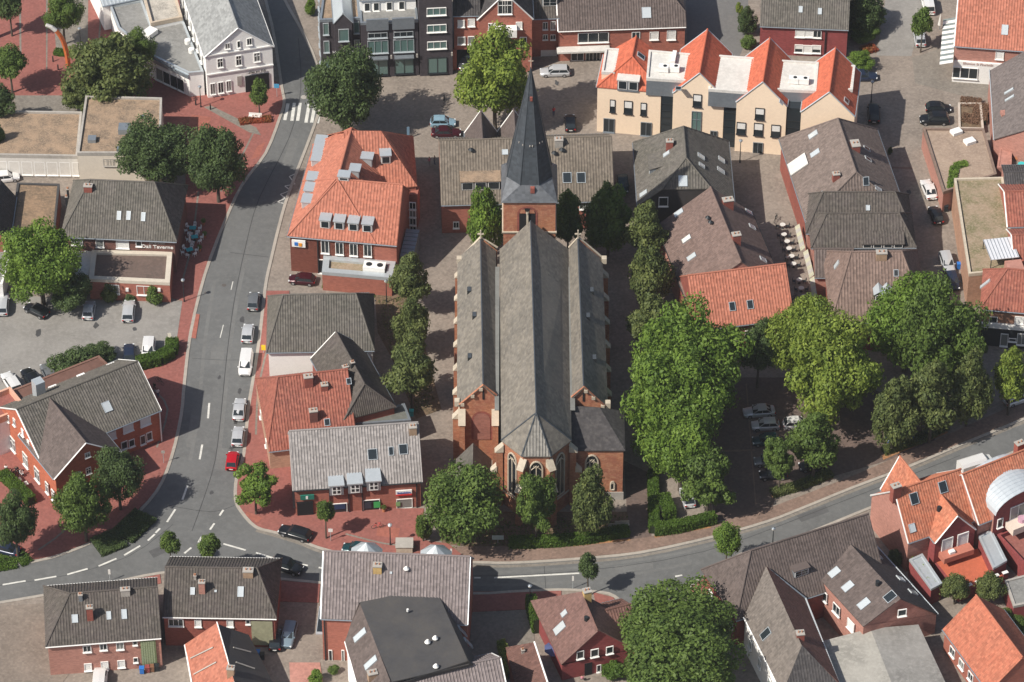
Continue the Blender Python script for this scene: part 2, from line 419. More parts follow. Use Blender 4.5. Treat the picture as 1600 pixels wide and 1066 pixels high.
        if par:
            q = MB(); c = Vector((sum(p[0] for p in pts) / n, sum(p[1] for p in pts) / n))
            ins = []
            for i in range(n):
                p0, p1, p2 = Vector(pts[i - 1]), Vector(pts[i]), Vector(pts[(i + 1) % n])
                d1 = (p1 - p0).normalized(); d2 = (p2 - p1).normalized(); n1 = Vector((-d1.y, d1.x)); n2 = Vector((-d2.y, d2.x))
                bb = (n1 + n2); bb = bb.normalized() if bb.length > 1e-3 else n1; ins.append((p1 + bb * pw / max(.3, bb.dot(n1)), p1 - bb * .05))
            for i in range(n):
                (ia, oa), (ib, ob) = ins[i], ins[(i + 1) % n]
                q.poly([(*oa, z + par), (*ob, z + par), (*ib, z + par), (*ia, z + par)], pm)
                q.poly([(*oa, z - .25), (*ob, z - .25), (*ob, z + par), (*oa, z + par)], pm)
                q.poly([(*ib, z - .02), (*ia, z - .02), (*ia, z + par), (*ib, z + par)], pm)
            q.build('parapet', s.root)
        return s
    def flatpx(s, pxs, z, **k): return s.flat([s.L(x, y, z) for x, y in pxs], z, **k)
    def polyroof(s, V, faces, loop, wall=None, roof=None, rib=.4, th=.16, zb=-.2, rh=.07, edges=None, drop=.15, ins=.25):
        """roof from named pixel/height points; walls under the eave loop"""
        wall = wall or s.wall; roof = roof or s.roof
        P = {k: s.L(*v) for k, v in V.items()}
        mb = MB()
        for f in faces:
            mt = roof
            if isinstance(f, tuple): f, mt = f
            pts = [P[c] for c in f]
            tri = [pts] if len(pts) == 3 else None
            if tri is None:
                n = (pts[1] - pts[0]).cross(pts[2] - pts[0]).normalized(); dv = max(abs((q - pts[0]).dot(n)) for q in pts[3:])
                if dv > .05:                        # flatten onto a best plane by adjusting heights
                    c = sum(pts, Vector()) / len(pts); n = Vector()
                    for i in range(len(pts)): n += (pts[i] - c).cross(pts[(i + 1) % len(pts)] - c)
                    n.normalize()
                    if abs(n.z) > .2: pts = [Vector((q.x, q.y, c.z - ((q.x - c.x) * n.x + (q.y - c.y) * n.y) / n.z)) for q in pts]
                tri = [pts]
            for t in tri: PP, n, e, d = roof_poly(mb, t, mt, rib=rib, th=th, rh=rh); s.planes.append((PP, n))
        mb.build('roof', s.root)
        c = Vector((sum(P[k].x for k in loop) / len(loop), sum(P[k].y for k in loop) / len(loop), 0)); wm = MB()
        def iw(k):
            q = P[k]; d = Vector((c.x - q.x, c.y - q.y, 0)); d.normalize(); return Vector((q.x + d.x * ins, q.y + d.y * ins, q.z - drop))
        for i in range(len(loop)):
            a, b = iw(loop[i]), iw(loop[(i + 1) % len(loop)]); wm.poly([(a.x, a.y, zb), (b.x, b.y, zb), tuple(b), tuple(a)], wall)
        wm.build('wall', s.root)
        for ed in edges or []:
            g = MB(); a, b, r, mt = ed; g.tube([P[a], P[b]], r, mt, 4); g.build('verge_board', s.root)
        return s
    def win(s, face, off, a, z, w_, h, st='2', fm=None, gm=None, name='window'):
        fm = fm or trimw
        if gm is None: gm = curtain if WR.random() < .3 else glass
        f, p = win_mesh(max(w_, .4), max(h, .4), st, fm, gm)
        if face == 'F': M = Matrix.Translation((a, off, z))
        elif face == 'L': M = Matrix.Translation((off, a, z)) @ Matrix.Rotation(-math.pi / 2, 4, 'Z')
        elif face == 'R': M = Matrix.Translation((off, a, z)) @ Matrix.Rotation(math.pi / 2, 4, 'Z')
        o = link(name, f, s.root, M); q = link('shutter' if 's' in st else 'pane', p, o); return o
    def wp(s, off, *rects, st='2', fm=None, gm=None, face='F'):
        for r in rects:
            x0, y0, x1, y1 = r[:4]; t = r[4] if len(r) > 4 else st
            if face == 'F': (a0, z1), (a1, z0) = s.onF(x0, y0, off), s.onF(x1, y1, off)
            else: (a0, z1), (a1, z0) = s.onL(x0, y0, off), s.onL(x1, y1, off)
            if face == 'F':
                xc = (x0 + x1) / 2; sl = abs(s.sa / s.ca) * ST * (x1 - x0)
                if sl < (y1 - y0) * .6: y0, y1 = y0 + sl / 2, y1 - sl / 2
                z1, z0 = s.onF(xc, y0, off)[1], s.onF(xc, y1, off)[1]
            zc = (z0 + z1) / 2; hh = abs(z1 - z0)
            s.win(face, off, (a0 + a1) / 2, zc - hh / 2, abs(a1 - a0), hh, t, fm, gm)
    def sky(s, *items, gm=None, fm=None):
        for it in items:
            px, py = it[:2]; w_, h = it[2:4] if len(it) > 3 else (.8, 1.2)
            g = it[4] if len(it) > 4 else (gm or glass_l)
            r = s.hit(px, py)
            if r is None: continue
            p, n = r; e = Vector((-n.y, n.x, 0)); e = e.normalized() if e.length > 1e-3 else Vector((1, 0, 0)); d = n.cross(e)
            if d.z < 0: d = -d; e = -e
            M = Matrix(((e.x, d.x, n.x, p.x), (e.y, d.y, n.y, p.y), (e.z, d.z, n.z, p.z), (0, 0, 0, 1)))
            key = ('sky', round(w_, 1), round(h, 1), g.name)
            if key not in WCACHE:
                f = MB(); b = .07; fmm = fm or zincl
                f.box(-w_ / 2, -h / 2, 0, -w_ / 2 + b, h / 2, .17, fmm); f.box(w_ / 2 - b, -h / 2, 0, w_ / 2, h / 2, .17, fmm)
                f.box(-w_ / 2 + b, -h / 2, 0, w_ / 2 - b, -h / 2 + b, .17, fmm); f.box(-w_ / 2 + b, h / 2 - b, 0, w_ / 2 - b, h / 2, .17, fmm)
                q = MB(); q.box(-w_ / 2 + b, -h / 2 + b, .05, w_ / 2 - b, h / 2 - b, .14, g); WCACHE[key] = (f.mesh('skylight'), q.mesh('pane'))
            a, c = WCACHE[key]; o = link('skylight', a, s.root, M); link('pane', c, o)
    def chim(s, *items, m=None):
        for it in items:
            px, py, w_, d_, h = it[:5]; mt = it[5] if len(it) > 5 else (m or brick_dk)
            p, n = s.hit(px, py); c = MB(); c.box(-w_ / 2, -d_ / 2, -1.2, w_ / 2, d_ / 2, h, mt)
            o = c.build('chimney', s.root, Matrix.Translation(p)); c = MB(); c.box(-w_ / 2 - .06, -d_ / 2 - .06, h + .002, w_ / 2 + .06, d_ / 2 + .06, h + .12, concrete)
            for q in (-.22, .22): c.cyl((q * w_, 0), .1, .09, h + .12, h + .4, mat('clay_pot', (.4, .2, .12)), 8)
            c.build('cap', o)
    def dorm(s, *items, kind='flat', body=None, top=None, st='x', fm=None):
        for it in items:
            px, py, w_, h, dep = it[:5]
            p, n = s.hit(px, py); f = Vector((n.x, n.y, 0)).normalized()      # faces downhill
            y = -f; x = Vector((y.y, -y.x, 0))
            M = Matrix(((x.x, y.x, 0, p.x), (x.y, y.y, 0, p.y), (0, 0, 1, p.z), (0, 0, 0, 1)))
            bd = body or zinc; tp = top or zincl; c = MB()
            c.box(-w_ / 2, 0, -.3, w_ / 2, dep, h, bd); o = c.build('dormer', s.root, M); c = MB()
            if kind == 'flat': c.box(-w_ / 2 - .12, -.2, h + .002, w_ / 2 + .12, dep, h + .14, tp)
            elif kind == 'gable':
                for sg in (-1, 1): roof_poly(c, [(sg * (w_ / 2 + .15), -.2, h), (0, -.2, h + w_ * .45), (0, dep + w_ * .45, h + w_ * .45), (sg * (w_ / 2 + .15), dep, h)], tp, th=.08, rib=0)
                c.poly([(-w_ / 2, -.01, h), (w_ / 2, -.01, h), (0, -.01, h + w_ * .42)], bd)
            else: roof_poly(c, [(-w_ / 2 - .12, -.2, h), (w_ / 2 + .12, -.2, h), (w_ / 2 + .12, dep + 1, h + .35 * (dep + 1)), (-w_ / 2 - .12, dep + 1, h + .35 * (dep + 1))], tp, th=.1, rib=.4)
            c.build('roof', o)
            nw = max(1, int(round(w_ / 1.7))); ww = w_ / nw
            for i in range(nw):
                c = MB(); cx = -w_ / 2 + ww * (i + .5); a = ww / 2 - .12; mm = fm or trimw
                c.box(cx - a, -.08, .12, cx + a, -.002, h - .12, mm); b = .1
                if st == 'x':
                    for q0, q1 in ((-a + b, -.04), (.04, a - b)):
                        for r0, r1 in ((.22, h * .5 - .03), (h * .5 + .03, h - .22)): c.box(cx + q0, -.1, r0, cx + q1, -.082, r1, glass)
                else: c.box(cx - a + b, -.1, .22, cx + a - b, -.082, h - .22, glass)
                c.build('window', o)
    def box(s, name, u0, v0, z0, u1, v1, z1, m, parent=None):
        c = MB(); c.box(u0, v0, z0, u1, v1, z1, m); return c.build(name, parent or s.root)
    def text(s, txt, u, v, z, size, m, face='F', name='lettering', sx=1.0):
        cu = bpy.data.curves.new(name, 'FONT'); cu.body = txt; cu.size = size; cu.extrude = .02; cu.align_x = 'CENTER'; cu.offset = .01; cu.materials.append(m)
        o = link(name, cu, None); dg = bpy.context.evaluated_depsgraph_get(); me = bpy.data.meshes.new_from_object(o.evaluated_get(dg)); bpy.data.objects.remove(o); me.name = name; o = link(name, me, s.root); o['kind'] = 'stuff'; o.location = (u, v - .03, z); o.rotation_euler = (math.pi / 2, 0, 0); o.scale = (sx, 1, 1); return o
# ------------------------------------------------------------------ the setting
LV = [0.0]
def sheet(name, pxs, m, z, kind='structure', skirt=0, world=None):
    P = world or [G(x, y, 0) for x, y in pxs]
    mb = MB(); pts = [(p[0], p[1]) for p in P]
    a = sum(pts[i][0] * pts[(i + 1) % len(pts)][1] - pts[(i + 1) % len(pts)][0] * pts[i][1] for i in range(len(pts)))
    if a < 0: pts = pts[::-1]
    bm = bmesh.new(); vs_ = [bm.verts.new((x, y, z)) for x, y in pts]
    ar = 0
    for t in tessellate_polygon([[Vector((x, y, 0)) for x, y in pts]]):
        p = [vs_[i] for i in t]; k = (p[1].co - p[0].co).cross(p[2].co - p[0].co).z; ar += abs(k) / 2
        if abs(k) < 1e-7: continue
        bm.faces.new(p if k > 0 else p[::-1])
    if abs(ar - abs(a) / 2) > .5: print('SHEET AREA', name, ar, abs(a) / 2)
    if skirt:
        lo = [bm.verts.new((x, y, z - skirt)) for x, y in pts]
        for i in range(len(pts)): j = (i + 1) % len(pts); bm.faces.new((lo[i], lo[j], vs_[j], vs_[i]))
    me = bpy.data.meshes.new(name); bm.to_mesh(me); bm.free(); me.materials.append(m)
    o = link(name, me); o['kind'] = kind; return o
def smooth(pts, n=4):
    out = []
    for i in range(len(pts) - 1):
        p0 = pts[max(i - 1, 0)]; p1 = pts[i]; p2 = pts[i + 1]; p3 = pts[min(i + 2, len(pts) - 1)]
        for k in range(n):
            t = k / n
            out.append(tuple(.5 * (2 * p1[j] + (p2[j] - p0[j]) * t + (2 * p0[j] - 5 * p1[j] + 4 * p2[j] - p3[j]) * t * t + (3 * p1[j] - p0[j] - 3 * p2[j] + p3[j]) * t ** 3) for j in (0, 1)))
    out.append(tuple(pts[-1])); return out
def ribbon(name, pxs, wid, z0, z1, m, kind='structure', sm=3, z=0, brk=0):
    pts = smooth(pxs, sm) if sm else pxs
    P = [G(x, y, z) for x, y in pts]; mb = MB(); Lf, Rt = [], []
    for i, p in enumerate(P):
        d = (P[min(i + 1, len(P) - 1)] - P[max(i - 1, 0)]); d.z = 0; d.normalize(); n = Vector((-d.y, d.x, 0)) * wid / 2
        Lf.append(p + n); Rt.append(p - n)
    for i in range(len(P) - 1):
        a, b, c, d = Lf[i], Lf[i + 1], Rt[i + 1], Rt[i]
        mb.poly([(d.x, d.y, z1), (c.x, c.y, z1), (b.x, b.y, z1), (a.x, a.y, z1)], m)
        mb.poly([(a.x, a.y, z1), (b.x, b.y, z1), (b.x, b.y, z0), (a.x, a.y, z0)], m)
        mb.poly([(c.x, c.y, z1), (d.x, d.y, z1), (d.x, d.y, z0), (c.x, c.y, z0)], m)
    o = mb.build(name); o['kind'] = kind; return o
sheet('ground', None, cobble, 0.0, world=[(-1500, -900), (1500, -900), (1500, 2500), (-1500, 2500)])
RL = [(398, -60), (425, 40), (440, 135), (444, 160), (437, 185), (415, 240), (378, 290), (350, 350), (320, 430), (298, 520), (288, 600), (283, 650), (268, 715), (245, 768), (200, 815), (150, 845), (80, 872), (0, 886), (-60, 892)]
RR = [(425, -60), (445, 0), (470, 45), (495, 102), (500, 160), (490, 200), (452, 300), (437, 350), (425, 400), (416, 440), (411, 480), (405, 532), (396, 590), (388, 640), (381, 710), (370, 745), (368, 780), (377, 800), (400, 824), (432, 833), (470, 845), (500, 857), (560, 871), (640, 878), (735, 879), (800, 880), (900, 874), (1000, 864), (1115, 839), (1200, 815), (1250, 796), (1336, 761), (1424, 728), (1502, 695), (1600, 655), (1680, 620)]
RB = [(-60, 950), (0, 942), (60, 932), (170, 912), (250, 896), (330, 892), (430, 904), (500, 911), (600, 922), (740, 928), (800, 925), (875, 922), (930, 925), (960, 932), (985, 960), (1000, 1010), (1005, 1100)]
RB2 = [(1080, 1100), (1070, 1010), (1068, 950), (1080, 915), (1125, 888), (1167, 862), (1250, 838), (1330, 806), (1400, 778), (1500, 742), (1600, 700), (1680, 665)]
road = smooth(RL) + smooth(RB) + smooth(RB2) + smooth(RR)[::-1]
sheet('road', road, asph, .02)
for nm, pl in (('kerb_left', RL), ('kerb_right', RR), ('kerb_south', RB), ('kerb_south_east', RB2)):
    ribbon(nm, pl, .45, 0, .10, kerbm)
for nm, pl, off in (('gutter_strip_right', RR[10:], .0),):
    ribbon(nm, [(x - 4 if x < 370 else x, y + (5 if x > 380 else 0)) for x, y in pl[8:]], .5, 0, .028, pav_g)
# red pavements
pv = lambda pxs, m=pav_r, z=.09, n='pavement': sheet(n, pxs, m, z, skirt=.12)
pv([(-60, -60), (300, -60), (330, 60), (440, 134), (443, 160), (436, 185), (414, 240), (377, 290), (349, 350), (319, 430), (297, 520), (287, 600), (282, 650), (267, 715), (244, 768), (199, 814), (149, 844), (79, 871), (-60, 890), (-60, 690), (100, 690), (215, 580), (272, 560), (285, 470), (268, 466), (262, 380), (290, 300), (290, 230), (120, 150), (-60, 150)])
pv([(416, 455), (452, 455), (452, 700), (458, 795), (662, 795), (662, 845), (700, 850), (735, 878), (640, 877), (560, 870), (500, 856), (470, 844), (432, 832), (401, 823), (378, 799), (369, 780), (371, 745), (382, 710), (389, 640), (397, 590), (406, 532), (412, 480)])
pv([(735, 930), (740, 925), (830, 925), (832, 952), (735, 957)], n='pavement_south'); pv([(832, 925), (877, 923), (877, 937), (832, 942)], n='pavement_corner')
pv([(927, 926), (958, 934), (980, 962), (975, 972), (930, 940)], n='pavement_bend'); pv([(1110, 900), (1078, 918), (1072, 950), (1110, 945), (1130, 893)], n='pavement_east')
pv([(438, 908), (500, 913), (498, 942), (436, 940)], n='pavement_middle', m=pav_r); pv([(188, 911), (250, 898), (252, 912), (195, 925)], n='pavement_triangle')
pv([(172, 936), (232, 925), (235, 960), (176, 966)], n='pavement_yard')
pv([(452, 1036), (500, 1036), (510, 1100), (455, 1100)], m=mat('paver_pink', (.44, .22, .18), kind='cobble', amt=.5), n='paved_yard')
pv([(735, 957), (835, 953), (835, 1100), (735, 1100)], m=pav_g, n='forecourt', z=.05)
pv([(-60, 950), (170, 938), (178, 970), (70, 1100), (-60, 1100)], m=mat('paver_tan', (.215, .18, .15), kind='cobble', amt=.6), n='yard', z=.05)
# grey bands in the red square
for q in ([(82, 0), (112, -30), (138, 0), (137, 82), (128, 86), (88, 84)], [(22, 150), (112, 150), (118, 176), (26, 176)], [(72, 0), (75, 0), (74, 110), (72, 110)], [(30, 20), (33, 20), (34, 110), (31, 110)]):
    sheet('paving_band', q, pav_g, .10)
sheet('paving_band', [(318, 168), (330, 166), (400, 200), (408, 212), (390, 208)], pav_g, .10)
# yards
for i, pl in enumerate(([(400, 200), (375, 250), (345, 300)], [(310, 300), (300, 380), (285, 440)], [(240, 610), (262, 640), (245, 700)], [(120, 790), (100, 830), (60, 860)], [(540, 835), (600, 850), (650, 855)], [(430, 500), (405, 600), (400, 680)], [(150, 60), (150, 110)], [(160, 0), (155, 60)])): ribbon('drain_line', pl, .28, .088, .098, pav_g)
for i, q in enumerate(([(300, 180), (330, 184), (322, 214), (290, 208)], [(402, 250 - 20), (415, 222), (405, 246), (392, 250)], [(120, 800), (150, 806), (140, 826), (112, 818)], [(590, 822), (625, 826), (622, 842), (588, 838)], [(385, 800), (410, 810), (402, 818), (384, 806)], [(300, 490), (312, 492), (306, 530), (296, 528)])): sheet('paver_repair', q, mat('paver_red_new', (.32, .115, .085), kind='cobble', amt=.3), .0935)
sheet('parking_lot', [(-60, 455), (120, 470), (285, 472), (272, 560), (214, 582), (100, 610), (-60, 680)], asph_l, .11)
sheet('parking_square', [(1100, 590), (1290, 590), (1480, 640), (1455, 700), (1300, 745), (1212, 778), (1205, 800), (1115, 815), (1108, 700)], cob_d, .012)
sheet('asphalt_lane', [(1395, -60), (1440, -60), (1440, 30), (1424, 88), (1370, 87), (1380, 20)], asph_l, .015)
sheet('asphalt_yard', [(1070, -60), (1170, -60), (1168, 60), (1150, 100), (1075, 95)], asph_m, .015)
sheet('shop_forecourt', [(1425, 90), (1490, 70), (1500, 125), (1555, 128), (1540, 160), (1430, 130)], pav_g, .014)
sheet('churchyard_path', [(975, 720), (1016, 740), (1018, 840), (985, 846), (900, 851), (860, 850), (980, 812)], cob_d, .013)
sheet('planted_bed', [(700, 800), (980, 800), (985, 832), (900, 848), (760, 858), (690, 850), (690, 820)], soil, .03)
sheet('planted_strip', [(585, 455), (640, 452), (690, 640), (650, 655), (612, 560), (590, 520)], soil, .03)
sheet('pavement_brown', [(700, 855), (900, 852), (1010, 840), (1115, 818), (1200, 795), (1330, 745), (1480, 680), (1680, 590), (1680, 617), (1502, 693), (1336, 759), (1250, 794), (1200, 813), (1115, 837), (1000, 862), (900, 872), (800, 878), (735, 877)], mat('paver_brown', (.215, .15, .12), kind='cobble', amt=.7), .05, skirt=.08)
sheet('leaf_strip', [(1205, 772), (1300, 745), (1302, 749), (1206, 778)], leafl, .06, kind='stuff'); sheet('leaf_strip', [(1378, 712), (1480, 672), (1481, 677), (1380, 719)], leafl, .06, kind='stuff')
sheet('leaf_strip', [(800, 855), (900, 850), (985, 842), (985, 845), (900, 854), (800, 859)], leafl, .06, kind='stuff'); sheet('leaf_strip', [(1022, 837), (1110, 822), (1111, 825), (1023, 841)], leafl, .06, kind='stuff')
for q in ([(1105, 592), (1108, 592), (1112, 812), (1109, 812)], [(1165, 600), (1167, 600), (1182, 790), (1180, 790)], [(1112, 704), (1180, 702), (1180, 705), (1112, 707)], [(1385, 260), (1425, 262), (1426, 265), (1385, 263)]):
    sheet('paving_band', q, mat('paver_band', (.20, .14, .11), amt=.4), .02)
# lawns, grass in tufts
def tufts(name, pxs, n, m, h=.25, z=0):
    P = [G(x, y, 0) for x, y in pxs]; xs = [p.x for p in P]; ys = [p.y for p in P]; V = []; F = []
    def inside(x, y):
        c = False
        for i in range(len(P)):
            a, b = P[i], P[i - 1]
            if (a.y > y) != (b.y > y) and x < (b.x - a.x) * (y - a.y) / (b.y - a.y) + a.x: c = not c
        return c
    while len(F) < n:
        x, y = random.uniform(min(xs), max(xs)), random.uniform(min(ys), max(ys))
        if not inside(x, y): continue
        a = random.random() * 6.28; k = len(V); q = random.uniform(.05, .16); hh = h * random.uniform(.5, 1.3)
        V += [(x - q * math.cos(a), y - q * math.sin(a), z), (x + q * math.cos(a), y + q * math.sin(a), z), (x + random.uniform(-.1, .1), y + random.uniform(-.1, .1), z + hh)]; F.append((k, k + 1, k + 2))
    me = bpy.data.meshes.new(name); me.from_pydata(V, [], F); me.materials.append(m); o = link(name, me); o['kind'] = 'stuff'; return o
for q, n in (([(505, 441), (578, 443), (586, 452), (586, 465), (575, 458), (503, 450)], 3000),):
    sheet('lawn', q, grass, .03); tufts('grass', q, n, lf_bri, .2)
tufts('ground_cover', [(692, 822), (980, 805), (985, 830), (900, 846), (760, 856)], 1500, lf_hed, .3)
tufts('ground_cover', [(590, 470), (640, 460), (680, 630), (650, 650), (612, 560)], 1400, lf_olv, .3)
# road markings
def stripe(p, q, w_, name='lane_mark'):
    a, b = G(*p), G(*q); d = (b - a).normalized(); n = Vector((-d.y, d.x, 0)) * w_ / 2
    return sheet(name, None, paint, .027, world=[tuple(a - n)[:2], tuple(b - n)[:2], tuple(b + n)[:2], tuple(a + n)[:2]])
for p, q in (((327, 630), (325, 654)), ((316, 695), (312, 718)), ((293, 759), (285, 781)), ((274, 796), (261, 816)), ((250, 826), (243, 833)), ((242, 835), (231, 845)), ((219, 853), (194, 868)), ((182, 873), (154, 885)), ((137, 889), (105, 898)), ((88, 901), (54, 907)), ((40, 908), (4, 914)),
             ((349, 797), (343, 806)), ((335, 818), (328, 828)), ((315, 839), (310, 848)), ((299, 856), (288, 865)), ((276, 872), (269, 877)), ((349, 850), (384, 860)), ((400, 864), (426, 872)), ((455, 879), (481, 884)), ((498, 887), (503, 888)), ((741, 903), (751, 903)), ((772, 903), (905, 896)), ((1055, 901), (1066, 899)), ((364, 440), (361, 453)), ((349, 508), (344, 528))):
    stripe(p, q, .28 if p[1] > 600 else .12)
for (x0, y0, x1, y1) in ((450, 162, 445, 188), (460, 161, 456, 189), (469, 161, 465, 189), (483, 163, 478, 192), (492, 164, 487, 192), (500, 166, 496, 193)):
    stripe((x0, y0), (x1, y1), .5, 'crossing_bar')
zz = [(466, 270), (452, 276), (461, 288), (445, 291), (454, 298), (438, 304), (446, 310), (433, 316), (443, 318)]
for i in range(len(zz) - 1): stripe(zz[i], zz[i + 1], .16, 'zigzag_mark')
# repairs, seams and wear in the asphalt
sh2 = mat('asphalt_repair', (.098, .10, .102), .9, amt=.4, bump=.1); sh3 = mat('asphalt_worn', (.152, .155, .153), .9, amt=.4, bump=.1); tar = mat('tar_seam', (.045, .045, .047), .7, kind='flat'); oil = mat('oil_stain', (.07, .07, .072), .6, amt=.5, bump=0)
for i, (q, m_) in enumerate((([(340, 330), (352, 326), (340, 372), (327, 376)], sh2), ([(331, 540), (352, 541), (349, 570), (328, 569)], sh3), ([(455, 215), (468, 218), (452, 262), (440, 258)], sh3), ([(232, 862), (252, 853), (262, 862), (240, 872)], sh2), ([(640, 884), (700, 886), (700, 897), (640, 896)], sh2), ([(960, 885), (1020, 879), (1021, 889), (962, 896)], sh3), ([(1245, 806), (1290, 790), (1296, 800), (1252, 816)], sh2), ([(340, 700), (356, 701), (352, 735), (336, 733)], sh3), ([(300, 640), (309, 640), (300, 700), (291, 698)], sh3))):
    sheet('road_patch', q, m_, .0235 + i * .0001)
for pl, wd, m_ in ((([(466, 60), (470, 140), (452, 215), (405, 310), (385, 380), (366, 470), (354, 560), (346, 640), (336, 720), (318, 780), (300, 830)]), .09, tar), ([(360, 395), (420, 402)], .08, tar), ([(300, 560), (350, 563), (398, 562)], .07, tar), ([(262, 790), (330, 800), (366, 790)], .08, tar), ([(560, 885), (700, 900), (900, 893), (1100, 862), (1300, 790), (1500, 712)], .08, tar), ([(850, 882), (853, 922)], .07, tar), ([(0, 915), (100, 900), (200, 870), (270, 820)], .07, tar),
               ([(392, 375), (374, 450), (360, 540), (350, 640), (342, 715)], .5, sh3), ([(335, 440), (322, 520), (314, 600), (308, 660), (297, 720)], .5, sh3), ([(600, 892), (750, 896), (950, 882), (1120, 850), (1300, 778)], .5, sh3), ([(600, 911), (800, 914), (950, 904), (1080, 880)], .5, sh3)):
    ribbon('tar_seam' if wd < .2 else 'wheel_track', pl, wd, .021, .0245 if wd < .2 else .0225, m_)
for x, y, r in ((379, 500, .5), (374, 612, .4), (368, 660, .45), (362, 700, .4), (343, 590, .3), (330, 770, .35), (1180, 675, .4), (1262, 745, .5), (150, 510, .5), (210, 515, .4), (60, 520, .6), (1420, 300, .4), (870, 130, .5), (700, 225, .5)):
    p = G(x, y); n = 11; zz_ = .0252 if not (x < 260) else .114
    if x > 600: zz_ = .016
    sheet('oil_stain', None, oil, zz_, kind='structure', world=[(p.x + r * random.uniform(.5, 1.1) * math.cos(a), p.y + r * random.uniform(.8, 1.9) * math.sin(a)) for a in (i * 6.283 / n for i in range(n))])
for x, y, r in ((475, 152, .5), (443, 147, .35), (350, 446, .35), (1010, 861, .25), (705, 1000, .3), (407, 875, .3), (321, 458, .2), (1060, 152, .3)):
    c = MB(); p = G(x, y); c.cyl((p.x, p.y), r, r, .0, .032, mat('iron_cover', (.10, .09, .085), amt=.4) if y != 152 or x != 475 else concrete, 12); o = c.build('manhole_cover'); o['kind'] = 'structure'

